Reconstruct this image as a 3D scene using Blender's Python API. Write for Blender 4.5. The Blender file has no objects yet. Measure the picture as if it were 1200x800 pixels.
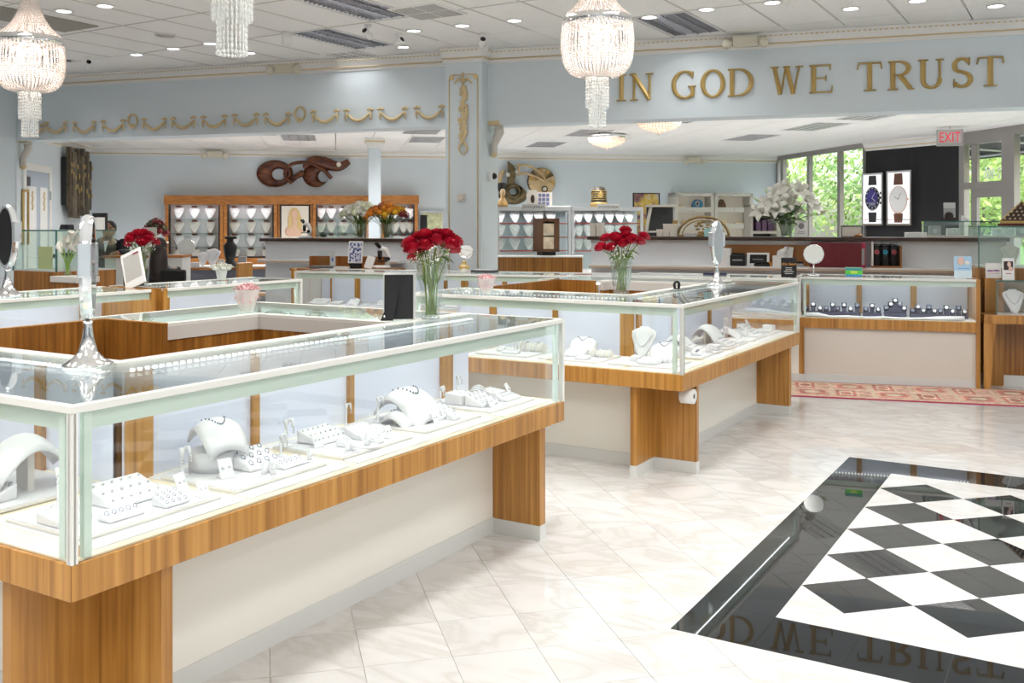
import bpy, bmesh, math, random
from mathutils import Vector, Matrix
random.seed(7)
C = bpy.context.scene.collection
SC = bpy.context.scene
R = math.radians
PI = math.pi
# ---------------------------------------------------------------- camera
FPX, HY, EYE = 1140.0, 263.2, 1.5            # focal length in pixels, horizon row, eye height
cam_d = bpy.data.cameras.new('camera'); cam = bpy.data.objects.new('camera', cam_d); C.objects.link(cam)
cam.location = (0, 0, EYE); cam.rotation_euler = (R(90), 0, 0)
cam_d.sensor_width = 36; cam_d.lens = FPX / 1200 * 36; cam_d.shift_y = -(400 - HY) / 1200
cam_d.clip_start = .05; cam_d.clip_end = 200
SC.camera = cam
# ---------------------------------------------------------------- world
wd = bpy.data.worlds.new('world'); SC.world = wd; wd.use_nodes = True
wn = wd.node_tree.nodes; wl = wd.node_tree.links
sky = wn.new('ShaderNodeTexSky'); sky.sky_type = 'NISHITA'; sky.sun_disc = False
sky.sun_elevation = R(52); sky.sun_rotation = R(120); sky.air_density = 1; sky.dust_density = 3
wl.new(sky.outputs[0], wn['Background'].inputs[0]); wn['Background'].inputs[1].default_value = 0.62
# ---------------------------------------------------------------- exposure
SC.view_settings.view_transform = 'Standard'; SC.view_settings.look = 'None'
SC.view_settings.exposure = 0.27; SC.view_settings.gamma = 1.0
try: SC.view_settings.use_curve_mapping = False
except Exception: pass
SC.cycles.max_bounces = 10; SC.cycles.diffuse_bounces = 5; SC.cycles.glossy_bounces = 5
SC.cycles.transmission_bounces = 6; SC.cycles.transparent_max_bounces = 40
SC.cycles.sample_clamp_indirect = 6; SC.cycles.caustics_reflective = False; SC.cycles.caustics_refractive = False
# ---------------------------------------------------------------- plan
TH = R(30.78)
UX, UY = math.sin(TH), math.cos(TH)          # "u": along the island counters, away to the right
RX, RY = math.cos(TH), -math.sin(TH)         # "r": square to it, towards the right
RZ = -TH
ZC, ZL = 3.65, 2.95                          # main ceiling, lower ceiling of the rear sales room
ZH = 2.735                                   # underside of the header beam
def gp(px, py, z=0.0):                       # photograph point on the level z -> plan point
    y = (EYE - z) * FPX / (py - HY); return ((px - 600) * y / FPX, y)
def at(px, py, y):                           # photograph point at distance y
    return ((px - 600) * y / FPX, y, EYE + (HY - py) * y / FPX)
def uv(x, y): return (x * RX + y * RY, x * UX + y * UY)
def xy(a, b): return (a * RX + b * UX, a * RY + b * UY)
HP = Vector((-.295, 12.03)); HA = R(18.2); HD = Vector((math.cos(HA), -math.sin(HA))); HN = Vector((-math.sin(HA), -math.cos(HA)))
def hpt(px):                                 # distance along the header seen at column px
    k = (px - 600) / FPX; return (k * HP.y - HP.x) / (HD.x - k * HD.y)
def hxy(t, n=0): p = HP + HD * t + HN * n; return (p.x, p.y)
BL, BR = Vector((-7.92, 18.2)), Vector((5.65, 20.66))
BA = math.atan2(BR.y - BL.y, BR.x - BL.x)
BD = (BR - BL).normalized(); BN = Vector((BD.y, -BD.x))
def bpt(px):                                 # distance along the back wall from BL at column px
    k = (px - 600) / FPX; return (k * BL.y - BL.x) / (BD.x - k * BD.y)
def bxy(px, n=0): p = BL + BD * bpt(px) + BN * n; return (p.x, p.y)
# ---------------------------------------------------------------- lights: what the fluorescent troffers give off
def troffer_light(x, y, z, w, rz=RZ, sx=.55, sy=1.15, col=(1, .985, .96)):
    l = bpy.data.lights.new('troffer_light', 'AREA'); l.shape = 'RECTANGLE'; l.size = sx; l.size_y = sy
    l.energy = w; l.spread = R(142); l.color = col
    o = bpy.data.objects.new('troffer_light', l); C.objects.link(o); o.location = (x, y, z); o.rotation_euler = (0, 0, rz)
MAIN_W, LOW_W = 30, 27
def snap(px, py):                            # main ceiling grid cell (61 x 122 cm) under a photograph point
    y = (ZC - EYE) * FPX / (HY - py); x = (px - 600) * y / FPX
    a, b = uv(x, y); return (math.floor((a + 2.29) / .61), math.floor((b - 6.887) / 1.22))
def cell(i, j): return xy(-2.29 + .61 * (i + .5), 6.887 + 1.22 * (j + .5))
TROFF = [snap(90, 72), snap(385, 63), snap(425, 58), snap(815, 27), snap(352, 2)]
for i, j in TROFF:
    x, y = cell(i, j); troffer_light(x, y, ZC - .03, MAIN_W * .22)
for a in (-7, -4.6, -2.2, .2, 2.6, 5.0):     # the rest of the rows, over and behind the camera
    for b in (-2.4, .6, 3.4, 6.0):
        i, j = math.floor((a + 2.29) / .61), math.floor((b - 6.887) / 1.22)
        x, y = cell(i, j)
        if y < 8.6: troffer_light(x, y, ZC - .03, MAIN_W); TROFF.append((i, j))
LOWT = [(175, 15.6), (300, 15.2), (350, 16.2), (495, 15.0), (500, 16.6), (800, 13.3), (880, 16.2), (955, 14.4), (1025, 12.9), (1112, 11.2), (690, 15.4), (640, 17.6)]
for px, y in LOWT:
    troffer_light((px - 600) * y / FPX, y, ZL - .03, LOW_W, BA)
# ---------------------------------------------------------------- mesh builder
class MB:
    def __init__(s): s.v = []; s.f = []; s.s = []
    def add(s, vs, fs, sm=False, M=None):
        n = len(s.v)
        s.v += [tuple(M @ Vector(p)) for p in vs] if M else [tuple(p) for p in vs]
        s.f += [tuple(i + n for i in f) for f in fs]; s.s += [sm] * len(fs); return s
    def box(s, x0, x1, y0, y1, z0, z1, M=None):
        return s.add([(x0,y0,z0),(x1,y0,z0),(x1,y1,z0),(x0,y1,z0),(x0,y0,z1),(x1,y0,z1),(x1,y1,z1),(x0,y1,z1)],
            [(3,2,1,0),(4,5,6,7),(0,1,5,4),(1,2,6,5),(2,3,7,6),(3,0,4,7)], False, M)
    def cb(s, c, d, M=None):
        return s.box(c[0]-d[0]/2, c[0]+d[0]/2, c[1]-d[1]/2, c[1]+d[1]/2, c[2]-d[2]/2, c[2]+d[2]/2, M)
    def prism(s, poly, z0, z1, M=None, sm=False):
        a = sum(p[0]*q[1]-q[0]*p[1] for p, q in zip(poly, poly[1:]+poly[:1]))
        if a < 0: poly = poly[::-1]
        n = len(poly); vs = [(x,y,z0) for x,y in poly] + [(x,y,z1) for x,y in poly]
        s.add(vs, [tuple(range(n-1,-1,-1)), tuple(range(n,2*n))], False, M)
        m = len(s.v) - 2*n
        s.f += [(m+i, m+(i+1)%n, m+n+(i+1)%n, m+n+i) for i in range(n)]; s.s += [sm]*n; return s
    def lathe(s, prof, n=16, M=None, sm=True, cap=True):
        vs = []; fs = []
        for r, z in prof: vs += [(r*math.cos(2*PI*k/n), r*math.sin(2*PI*k/n), z) for k in range(n)]
        for i in range(len(prof)-1):
            for k in range(n): fs.append((i*n+k, i*n+(k+1)%n, (i+1)*n+(k+1)%n, (i+1)*n+k))
        s.add(vs, fs, sm, M)
        if cap:
            m = len(s.v) - len(vs); e = m + (len(prof)-1)*n
            if prof[0][0] > 1e-4: s.f.append(tuple(m+k for k in range(n-1,-1,-1))); s.s.append(False)
            if prof[-1][0] > 1e-4: s.f.append(tuple(e+k for k in range(n))); s.s.append(False)
        return s
    def tube(s, pts, r, n=8, closed=False, M=None, flat=1.0):
        P = [Vector(p) for p in pts]; m = len(P); rr = r if isinstance(r, (list, tuple)) else [r]*m
        vs = []; fs = []; up = None
        for i in range(m):
            a = P[(i-1) % m] if (closed or i) else P[0]; b = P[(i+1) % m] if (closed or i < m-1) else P[-1]
            t = (b-a); t = t.normalized() if t.length > 1e-9 else Vector((0,0,1))
            if up is None:
                up = Vector((0,0,1)) if abs(t.z) < .9 else Vector((1,0,0))
            x = t.cross(up)
            if x.length < 1e-6: x = t.orthogonal()
            x.normalize(); y = x.cross(t).normalized(); up = y
            for k in range(n):
                c = 2*PI*k/n; vs.append(P[i] + x*(rr[i]*math.cos(c)) + y*(rr[i]*flat*math.sin(c)))
        for i in range(m if closed else m-1):
            j = (i+1) % m
            for k in range(n): fs.append((i*n+k, i*n+(k+1)%n, j*n+(k+1)%n, j*n+k))
        if not closed: fs += [tuple(range(n-1,-1,-1)), tuple((m-1)*n+k for k in range(n))]
        return s.add(vs, [f[::-1] for f in fs], True, M)
    def ball(s, c, r, n=8, m=5, M=None):
        rx, ry, rz = r if isinstance(r, (tuple, list)) else (r, r, r)
        vs = [(c[0],c[1],c[2]-rz)]; fs = []
        for i in range(1, m):
            t = -PI/2 + PI*i/m
            vs += [(c[0]+rx*math.cos(t)*math.cos(2*PI*k/n), c[1]+ry*math.cos(t)*math.sin(2*PI*k/n), c[2]+rz*math.sin(t)) for k in range(n)]
        vs.append((c[0],c[1],c[2]+rz)); L = len(vs)-1
        for k in range(n):
            fs.append((0, 1+(k+1)%n, 1+k)); fs.append((L, L-n+k, L-n+(k+1)%n))
            for i in range(m-2): a = 1+i*n; fs.append((a+k, a+(k+1)%n, a+n+(k+1)%n, a+n+k))
        return s.add(vs, fs, True, M)
    def grid(s, P, sm=True, M=None):         # P[i][j] points
        a, b = len(P), len(P[0]); vs = [p for row in P for p in row]
        return s.add(vs, [(i*b+j, i*b+j+1, (i+1)*b+j+1, (i+1)*b+j) for i in range(a-1) for j in range(b-1)], sm, M)
    def mesh(s, name, m):
        me = bpy.data.meshes.new(name); me.from_pydata(s.v, [], s.f)
        me.polygons.foreach_set('use_smooth', s.s); me.update()
        if m: me.materials.append(m)
        return me
def link(name, me, parent=None, loc=(0,0,0), rz=0):
    o = bpy.data.objects.new(name, me); C.objects.link(o); o.location = loc
    if isinstance(rz, tuple): o.rotation_euler = rz
    elif rz: o.rotation_euler = (0,0,rz)
    if parent: o.parent = parent
    return o
def part(name, mb, m, parent, bev=0, loc=(0,0,0), rz=0, stuff=False, thick=0, label=None):
    o = link(name, mb.mesh(name, m), parent, loc, rz)
    if thick: d = o.modifiers.new('t', 'SOLIDIFY'); d.thickness = thick; d.offset = 0
    if bev: d = o.modifiers.new('b', 'BEVEL'); d.width = bev; d.segments = 2; d.limit_method = 'ANGLE'
    if stuff: o['kind'] = 'stuff'
    if label: o['label'] = label
    return o
def tag(o, label, cat, group=None):
    o['label'] = label; o['category'] = cat
    if group: o['group'] = group
    return o
def thing(name, label, cat, loc=(0,0,0), rz=0, group=None):
    o = bpy.data.objects.new(name, None); C.objects.link(o); o.location = loc; o.empty_display_size = .05
    o.rotation_euler = rz if isinstance(rz, tuple) else (0,0,rz)
    return tag(o, label, cat, group)
def solo(name, label, cat, mb, m, loc=(0,0,0), rz=0, group=None, bev=0, thick=0):
    return tag(part(name, mb, m, None, bev, loc, rz, thick=thick), label, cat, group)
def struct(name, mb, m, parent=None, bev=0, loc=(0,0,0), rz=0):
    o = part(name, mb, m, parent, bev, loc, rz)
    if not parent: o['kind'] = 'structure'
    return o
def base_name(n): return n.split('.')[0]
def dup(root, loc, rz=0, label=None, group=None, scale=None):
    r = root.copy(); C.objects.link(r); r.location = loc; r.rotation_euler = rz if isinstance(rz, tuple) else (0,0,rz)
    if label: r['label'] = label
    if group: r['group'] = group
    if scale: r.scale = (scale,)*3
    for ch in list(root.children):
        c = ch.copy(); C.objects.link(c); c.parent = r
        for g in list(ch.children): d = g.copy(); C.objects.link(d); d.parent = c
    return r
def TM(loc, e=(0,0,0)):
    from mathutils import Euler
    return Matrix.Translation(loc) @ Euler(e).to_matrix().to_4x4()
def text_mb(s, size, depth=.004, align='CENTER'):
    cu = bpy.data.curves.new('t', 'FONT'); cu.body = s; cu.size = size; cu.extrude = depth; cu.align_x = align; cu.resolution_u = 3
    o = bpy.data.objects.new('t', cu); C.objects.link(o)
    dg = bpy.context.evaluated_depsgraph_get(); me = bpy.data.meshes.new_from_object(o.evaluated_get(dg))
    mb = MB(); mb.add([v.co[:] for v in me.vertices], [tuple(p.vertices) for p in me.polygons])
    bpy.data.objects.remove(o); bpy.data.curves.remove(cu); bpy.data.meshes.remove(me); return mb
# ---------------------------------------------------------------- materials
def nodes(name):
    m = bpy.data.materials.new(name); m.use_nodes = True; t = m.node_tree; return m, t, t.nodes['Principled BSDF']
def mat(name, col, rough=.5, metal=0, spec=.5, trans=0, ior=1.45, emit=0, ecol=None, coat=0, var=0, alpha=1, sub=0):
    m, t, b = nodes(name); I = b.inputs
    I['Base Color'].default_value = (*col, 1); I['Roughness'].default_value = rough; I['Metallic'].default_value = metal
    I['Specular IOR Level'].default_value = spec; I['IOR'].default_value = ior; I['Transmission Weight'].default_value = trans
    I['Coat Weight'].default_value = coat; I['Alpha'].default_value = alpha
    if emit: I['Emission Strength'].default_value = emit; I['Emission Color'].default_value = (*(ecol or col), 1)
    if var:                                  # fine mottling
        n = t.nodes.new('ShaderNodeTexNoise'); n.inputs['Scale'].default_value = 9; n.inputs['Detail'].default_value = 5
        tc = t.nodes.new('ShaderNodeTexCoord'); t.links.new(tc.outputs['Object'], n.inputs['Vector'])
        r = t.nodes.new('ShaderNodeValToRGB'); r.color_ramp.elements[0].position = .3; r.color_ramp.elements[1].position = .7
        r.color_ramp.elements[0].color = (*[c*(1-var) for c in col], 1); r.color_ramp.elements[1].color = (*[min(1, c*(1+var)) for c in col], 1)
        t.links.new(n.outputs['Fac'], r.inputs[0]); t.links.new(r.outputs[0], I['Base Color'])
    return m
def ramp(t, stops):
    r = t.nodes.new('ShaderNodeValToRGB'); e = r.color_ramp.elements
    while len(e) < len(stops): e.new(.5)
    for x, (p, c) in zip(e, stops): x.position = p; x.color = (*c, 1)
    return r
def wood(name, c0, c1, c2, sc=(38, 38, 1.2), rough=.35):
    m, t, b = nodes(name)
    tc = t.nodes.new('ShaderNodeTexCoord'); mp = t.nodes.new('ShaderNodeMapping'); mp.inputs['Scale'].default_value = sc
    oi = t.nodes.new('ShaderNodeObjectInfo'); mu = t.nodes.new('ShaderNodeMath'); mu.operation = 'MULTIPLY'; mu.inputs[1].default_value = 9
    t.links.new(oi.outputs['Random'], mu.inputs[0]); t.links.new(mu.outputs[0], mp.inputs['Location'])
    n = t.nodes.new('ShaderNodeTexNoise'); n.inputs['Scale'].default_value = 1; n.inputs['Detail'].default_value = 4; n.inputs['Distortion'].default_value = .3
    t.links.new(tc.outputs['Object'], mp.inputs[0]); t.links.new(mp.outputs[0], n.inputs['Vector'])
    r = ramp(t, [(.3, c0), (.52, c1), (.72, c2)]); t.links.new(n.outputs['Fac'], r.inputs[0]); t.links.new(r.outputs[0], b.inputs['Base Color'])
    b.inputs['Roughness'].default_value = rough; b.inputs['Coat Weight'].default_value = .15; return m
def marble(name, c, vein, rough, vs=.55, sc=1.7):
    m, t, b = nodes(name)
    tc = t.nodes.new('ShaderNodeTexCoord'); oi = t.nodes.new('ShaderNodeObjectInfo')
    mu = t.nodes.new('ShaderNodeVectorMath'); mu.operation = 'MULTIPLY_ADD'
    t.links.new(oi.outputs['Random'], mu.inputs[0]); mu.inputs[1].default_value = (7, 13, 3); t.links.new(tc.outputs['Object'], mu.inputs[2])
    mp = t.nodes.new('ShaderNodeMapping'); mp.inputs['Rotation'].default_value = (0, 0, .6); mp.inputs['Scale'].default_value = (1, 2.0, 1)
    t.links.new(mu.outputs[0], mp.inputs[0])
    n = t.nodes.new('ShaderNodeTexNoise'); n.inputs['Scale'].default_value = sc; n.inputs['Detail'].default_value = 8; n.inputs['Distortion'].default_value = 1.4
    t.links.new(mp.outputs[0], n.inputs['Vector'])
    mid = tuple(a*(1-.12*vs) for a in c); lo = tuple(a*(1-vs)+v*vs for a, v in zip(c, vein))
    r = ramp(t, [(.34, c), (.44, mid), (.5, lo), (.56, mid), (.7, c)]); t.links.new(n.outputs['Fac'], r.inputs[0])
    hs = t.nodes.new('ShaderNodeHueSaturation'); t.links.new(r.outputs[0], hs.inputs['Color'])
    ma = t.nodes.new('ShaderNodeMapRange'); ma.inputs['To Min'].default_value = .93; ma.inputs['To Max'].default_value = 1.03
    t.links.new(oi.outputs['Random'], ma.inputs[0]); t.links.new(ma.outputs[0], hs.inputs['Value'])
    t.links.new(hs.outputs[0], b.inputs['Base Color']); b.inputs['Roughness'].default_value = rough; return m
def glassy(name, tint, refl=1.0, ior=1.45, rough=0.0):
    m = bpy.data.materials.new(name); m.use_nodes = True; t = m.node_tree; t.nodes.clear()
    o = t.nodes.new('ShaderNodeOutputMaterial'); mx = t.nodes.new('ShaderNodeMixShader')
    tr = t.nodes.new('ShaderNodeBsdfTransparent'); gl = t.nodes.new('ShaderNodeBsdfGlossy'); fr = t.nodes.new('ShaderNodeFresnel')
    tr.inputs[0].default_value = (*tint, 1); gl.inputs['Roughness'].default_value = rough; gl.inputs[0].default_value = (refl,)*3 + (1,)
    ge = t.nodes.new('ShaderNodeNewGeometry'); mr = t.nodes.new('ShaderNodeMapRange')      # same reflectance on both faces of the pane
    mr.inputs['To Min'].default_value = ior; mr.inputs['To Max'].default_value = 1/ior
    t.links.new(ge.outputs['Backfacing'], mr.inputs[0]); t.links.new(mr.outputs[0], fr.inputs[0])
    t.links.new(fr.outputs[0], mx.inputs[0]); t.links.new(tr.outputs[0], mx.inputs[1]); t.links.new(gl.outputs[0], mx.inputs[2]); t.links.new(mx.outputs[0], o.inputs[0])
    return m
def crystal_mat(name, col, tfac):
    m = bpy.data.materials.new(name); m.use_nodes = True; t = m.node_tree; b = t.nodes['Principled BSDF']; o = t.nodes['Material Output']
    b.inputs['Base Color'].default_value = (*col, 1); b.inputs['Roughness'].default_value = .08; b.inputs['Specular IOR Level'].default_value = .9
    mx = t.nodes.new('ShaderNodeMixShader'); tr = t.nodes.new('ShaderNodeBsdfTransparent'); mx.inputs[0].default_value = tfac
    t.links.new(b.outputs[0], mx.inputs[1]); t.links.new(tr.outputs[0], mx.inputs[2]); t.links.new(mx.outputs[0], o.inputs[0]); return m
WALL = mat('wall_paint', (.705, .78, .835), .55)
CEIL = mat('ceiling_tile', (.94, .93, .92), .8, var=.015)
GRID = mat('ceiling_grid', (.62, .6, .58), .6)
WHITE = mat('white_paint', (.86, .86, .85), .4)
CREAM = mat('cream_laminate', (.83, .82, .75), .22)
PANEL = mat('white_panel', (.76, .785, .93), .3)
TOE = mat('toe_laminate', (.66, .67, .65), .25)
DECK = mat('maple_deck', (.86, .76, .56), .35, var=.05)
SUEDE = mat('white_leatherette', (.72, .71, .73), .5)
SUEDE2 = mat('ivory_leatherette', (.66, .62, .57), .5)
RAIL = mat('rail_white_metal', (.80, .80, .76), .3, .1)
GREENG = mat('green_glass_edge', (.62, .74, .66), .12, 0, .6)
DGREEN = mat('dark_glass_edge', (.06, .16, .14), .15)
GLASS = glassy('clear_glass', (.985, .995, .99))
GLASSG = glassy('greenish_glass', (.93, .97, .95))
WOODM = wood('teak_veneer', (.30, .125, .02), (.45, .21, .042), (.56, .285, .07))
WOODD = wood('dark_teak_veneer', (.17, .065, .01), (.30, .12, .02), (.43, .2, .04))
WOODO = wood('orange_cherry', (.36, .12, .02), (.5, .19, .04), (.6, .27, .06), (6, 6, 30))
GOLD = mat('gold_leaf', (.62, .44, .17), .38, .55)
GOLDP = mat('gold_paint', (.72, .57, .33), .45, .2)
CHROME = mat('chrome', (.86, .86, .87), .06, 1)
SILVER = mat('silver', (.75, .75, .76), .2, 1)
MIRROR = mat('mirror_glass', (.92, .93, .93), .01, 1)
BLACK = mat('black_satin', (.012, .012, .014), .45)
BLACKG = mat('black_gloss', (.01, .01, .012), .15)
NAVY = mat('navy_suede', (.035, .035, .075), .7)
DARKB = mat('dark_brown', (.055, .028, .02), .5)
GREY = mat('grey_plastic', (.35, .35, .36), .5)
STEEL = mat('aluminium_frame', (.36, .34, .33), .4, .5)
MARB = marble('white_marble', (.665, .66, .65), (.47, .45, .42), .07, .55)
MARBW = marble('warm_marble', (.87, .85, .80), (.55, .49, .40), .07)
BTILE = marble('black_granite', (.012, .012, .013), (.02, .02, .02), .02, .3)
GROUT = mat('grout', (.6, .58, .54), .7)
CRYS = crystal_mat('crystal_beads', (.97, .90, .87), .22)
CRYSC = crystal_mat('clear_crystal_rods', (.90, .92, .92), .42)
BULB = mat('lamp_bulb', (1, .85, .7), .5, emit=2.5, ecol=(1, .72, .5))
LEDM = mat('led_chip', (1, 1, 1), .5, emit=3.5, ecol=(.92, .95, 1))
DLITE = mat('downlight_lamp', (1, 1, 1), .5, emit=7, ecol=(1, .98, .95))
# ================================================================ SETTING
HLt, HRt = hpt(20), 9.15
HL, HR = Vector(hxy(HLt)), Vector(hxy(HRt))
WD = Vector((.179, -.984))
W1 = BR + WD * 3.48                          # end of the window wall
W2 = Vector((7.16, 15.47))                   # end of the black wall
W3 = W2 + WD * 20
ML = HL - Vector((UX, UY)) * 15
MAIN = [HL, HR, W2 + WD * 6.4, W3, Vector((W3.x, -6)), Vector((ML.x, -6)), ML]
REAR = [BL, BR, W1, W2, HR - HN*.2, HL - HN*.2]
def inside(p, poly):
    r = False
    for a, b in zip(poly, poly[1:] + poly[:1]):
        if (a[1] > p[1]) != (b[1] > p[1]) and p[0] < (b[0]-a[0])*(p[1]-a[1])/(b[1]-a[1])+a[0]: r = not r
    return r
def clip(poly, n, d):                        # keep n.p <= d
    out = []
    for p, q in zip(poly, poly[1:] + poly[:1]):
        a = n[0]*p[0]+n[1]*p[1]-d; b = n[0]*q[0]+n[1]*q[1]-d
        if a <= 0: out.append(p)
        if (a < 0 < b) or (b < 0 < a): t = a/(a-b); out.append((p[0]+(q[0]-p[0])*t, p[1]+(q[1]-p[1])*t))
    return out
def wall_mb(p, q, z0, z1, t=.12, mb=None):   # prism behind the line p-q, to the left of p->q
    p, q = Vector(p), Vector(q); d = (q-p).normalized(); n = Vector((-d.y, d.x)) * t
    mb = mb or MB(); return mb.prism([tuple(p), tuple(q), tuple(q+n), tuple(p+n)], z0, z1)
# ---- floor: slab, marble tiles laid diagonally, black and white inlay
HULL = [BL, BR, W1, W2, W3, Vector((W3.x, -6)), Vector((ML.x, -6)), ML, HL]
floor = struct('floor', MB().prism([tuple(p) for p in HULL], -.08, -.004), GROUT)
D = .4344
A0, B0 = uv(1.2067, 4.053)
IA0, IA1, IB0, IB1 = A0, A0 + 5.749 * D, B0 - .892 * D, B0 + 4.857 * D
BW = .3068
OUT = [((1,0), IA0-BW), ((-1,0), -(IA1+BW)), ((0,1), IB0-BW), ((0,-1), -(IB1+BW))]
def slab_mb(polys, z0=-.0042, z1=0.0):
    mb = MB()
    for p in polys:
        if len(p) > 2: mb.prism(p, z0, z1)
    return mb
def diamond(a, b, g=.0012): h = D/2-g; return [(a+h, b), (a, b+h), (a-h, b), (a, b-h)]
full = slab_mb([diamond(0, 0)]).mesh('marble_tile', MARB)
fullw = slab_mb([diamond(0, 0)]).mesh('marble_tile', MARBW)
near = []; far = MB()
ISL = []                                     # island outlines, filled below, in plan (r,u) boxes
AI, BI = uv(-1.1166, 2.4649), uv(.981, 5.587)
ISL = [(AI[0]-2.3, AI[0]-.29, AI[1]-.1, AI[1]+2.5), (BI[0]-2.3, BI[0]-.29, BI[1]+.3, BI[1]+2.4)]
amin, amax, bmin, bmax = -22, 14, -8, 24
for p in range(int((bmin-B0)/D*2), int((bmax-B0)/D*2)):
    for q in range(int((amin-A0)/D*2), int((amax-A0)/D*2)):
        if (p + q) % 2 == 0: continue
        a, b = A0 + q/2*D, B0 + p/2*D; x, y = xy(a, b)
        if not inside((x, y), HULL): continue
        inner = IA0-BW < a < IA1+BW and IB0-BW < b < IB1+BW
        P = diamond(a, b); pieces = []
        if all(IA0-BW+.0005 < c[0] < IA1+BW-.0005 and IB0-BW+.0005 < c[1] < IB1+BW-.0005 for c in P): continue
        if all(c[0] <= IA0-BW or c[0] >= IA1+BW or c[1] <= IB0-BW or c[1] >= IB1+BW for c in P): whole = True
        else:
            whole = False; rest = P
            for n, d in OUT:
                k = clip(rest, n, d)
                if len(k) > 2: pieces.append(k)
                rest = clip(rest, (-n[0], -n[1]), -d)
                if len(rest) < 3: break
        vis = False
        if y > 2.0:
            px, py = 600 + FPX*x/y, HY + FPX*EYE/y
            vis = -15 < px < 1225 and py < 830 and y < 8.6 and not any(i[0] < a < i[1] and i[2] < b < i[3] for i in ISL) and px > 240
        if vis: near.append((y, whole, a, b, pieces))
        else:
            for k in ([P] if whole else pieces): far.prism(k, -.0042, 0)
near.sort(key=lambda t: t[0])
for n, (y, whole, a, b, pieces) in enumerate(near):
    if n < 255 and whole:
        warm = (AI[0]-.4 < a < AI[0]+.02 and b < AI[1]+3) 
        x, yy = xy(a, b); link('marble_tile', full, floor, (x, yy, 0), RZ)
    elif n < 285: part('marble_tile', slab_mb([[(c[0]-a, c[1]-b) for c in k] for k in pieces] if not whole else [diamond(0,0)]), MARB, floor, loc=(*xy(a, b), 0), rz=RZ)
    else:
        for k in ([diamond(a, b)] if whole else pieces): far.prism(k, -.0042, 0)
o = part('marble_tiles', far, MARB, floor, rz=RZ, stuff=True)
INN = [((-1,0), -IA0), ((1,0), IA1), ((0,-1), -IB0), ((0,1), IB1)]
for p in range(-4, 14):
    for q in range(-3, 16):
        if (p + q) % 2 == 0: continue
        a, b = A0 + q/2*D, B0 + p/2*D; k = diamond(a, b, .0006)
        for n, d in INN:
            k = clip(k, n, d)
            if len(k) < 3: break
        if len(k) < 3: continue
        bl = p % 2 == 0 and 0 <= p <= 8
        part('black_tile' if bl else 'white_tile', slab_mb([[(c[0]-a, c[1]-b) for c in k]]), BTILE if bl else MARB, floor, loc=(*xy(a, b), 0), rz=RZ)
def border(a0, a1, b0, b1): part('border_tile', slab_mb([[(a0+.0006,b0+.0006),(a1-.0006,b0+.0006),(a1-.0006,b1-.0006),(a0+.0006,b1-.0006)]]), BTILE, floor, rz=RZ)
n = 8; w = (IA1-IA0)/n; h = (IB1-IB0)/n
for i in range(-1, n+1):
    a0, a1 = (IA0+i*w, IA0+(i+1)*w) if 0 <= i < n else ((IA0-BW, IA0) if i < 0 else (IA1, IA1+BW))
    border(a0, a1, IB0-BW, IB0); border(a0, a1, IB1, IB1+BW)
for i in range(n):
    border(IA0-BW, IA0, IB0+i*h, IB0+(i+1)*h); border(IA1, IA1+BW, IB0+i*h, IB0+(i+1)*h)
# ---- ceilings
ceil = struct('ceiling', MB().prism([tuple(p) for p in MAIN], ZC+.1, ZC+.2), CEIL)
tile_me = MB().box(-.296, .296, -.601, .601, 0, .012).mesh('ceiling_tile', CEIL)
bars = MB(); rest = MB()
for i in range(-32, 26):
    for j in range(-13, 9):
        x, y = cell(i, j)
        if not inside((x, y), MAIN) or not all(inside(xy(uv(x, y)[0]+sa*.3, uv(x, y)[1]+sb*.6), MAIN) for sa in (-1, 1) for sb in (-1, 1)):
            # edge cells: a cut tile pushed up to the wall
            c = [(-2.29+.61*i+.006, 6.887+1.22*j+.006), (-2.29+.61*(i+1)-.006, 6.887+1.22*j+.006), (-2.29+.61*(i+1)-.006, 6.887+1.22*(j+1)-.006), (-2.29+.61*i+.006, 6.887+1.22*(j+1)-.006)]
            ok = False
            for e, g in zip(MAIN, MAIN[1:] + MAIN[:1]):
                e2, g2 = uv(*e), uv(*g); nx, ny = -(g2[1]-e2[1]), g2[0]-e2[0]
                c = clip(c, (nx, ny), nx*e2[0]+ny*e2[1])
                if len(c) < 3: break
            if len(c) > 2: rest.prism(c, ZC+.004, ZC+.016)
            continue
        a, b = -2.29 + .61*i, 6.887 + 1.22*j
        bars.box(a-.011, a+.011, b, b+1.22, ZC, ZC+.012); bars.box(a, a+.61, b-.011, b+.011, ZC, ZC+.012)
        if (i, j) in TROFF: continue
        px = 600 + FPX*x/y if y > .5 else -999; py = HY - (ZC-EYE)*FPX/max(y, .5)
        if y > 7 and -80 < px < 1280 and py > -60: link('ceiling_tile', tile_me, ceil, (x, y, ZC+.004), RZ)
        else: rest.box(a+.011, a+.599, b+.011, b+1.209, ZC+.004, ZC+.016)
part('ceiling_grid', bars, GRID, ceil, rz=RZ, stuff=True); part('ceiling_tiles', rest, CEIL, ceil, rz=RZ, stuff=True)
low = struct('ceiling', MB().prism([tuple(p) for p in REAR], ZL+.06, ZL+.15), GRID); low.name = 'ceiling_rear'
lt = MB()
CB, SB = math.cos(BA), math.sin(BA)
LOWC = [((px-600)*y/FPX, y) for px, y in LOWT]
for i in range(-20, 20):
    for j in range(4, 36):
        a, b = i*.61, j*.61
        c = [(a+.006, b+.006), (a+.604, b+.006), (a+.604, b+.604), (a+.006, b+.604)]
        w = [(p[0]*CB-p[1]*SB, p[0]*SB+p[1]*CB) for p in c]
        if not any(inside(p, REAR) for p in w): continue
        w = clip(w, tuple(HN), HN.dot(HP) - .2)
        if len(w) > 2: lt.prism(w, ZL, ZL+.02)
part('ceiling_tiles', lt, CEIL, low, stuff=True)
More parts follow.
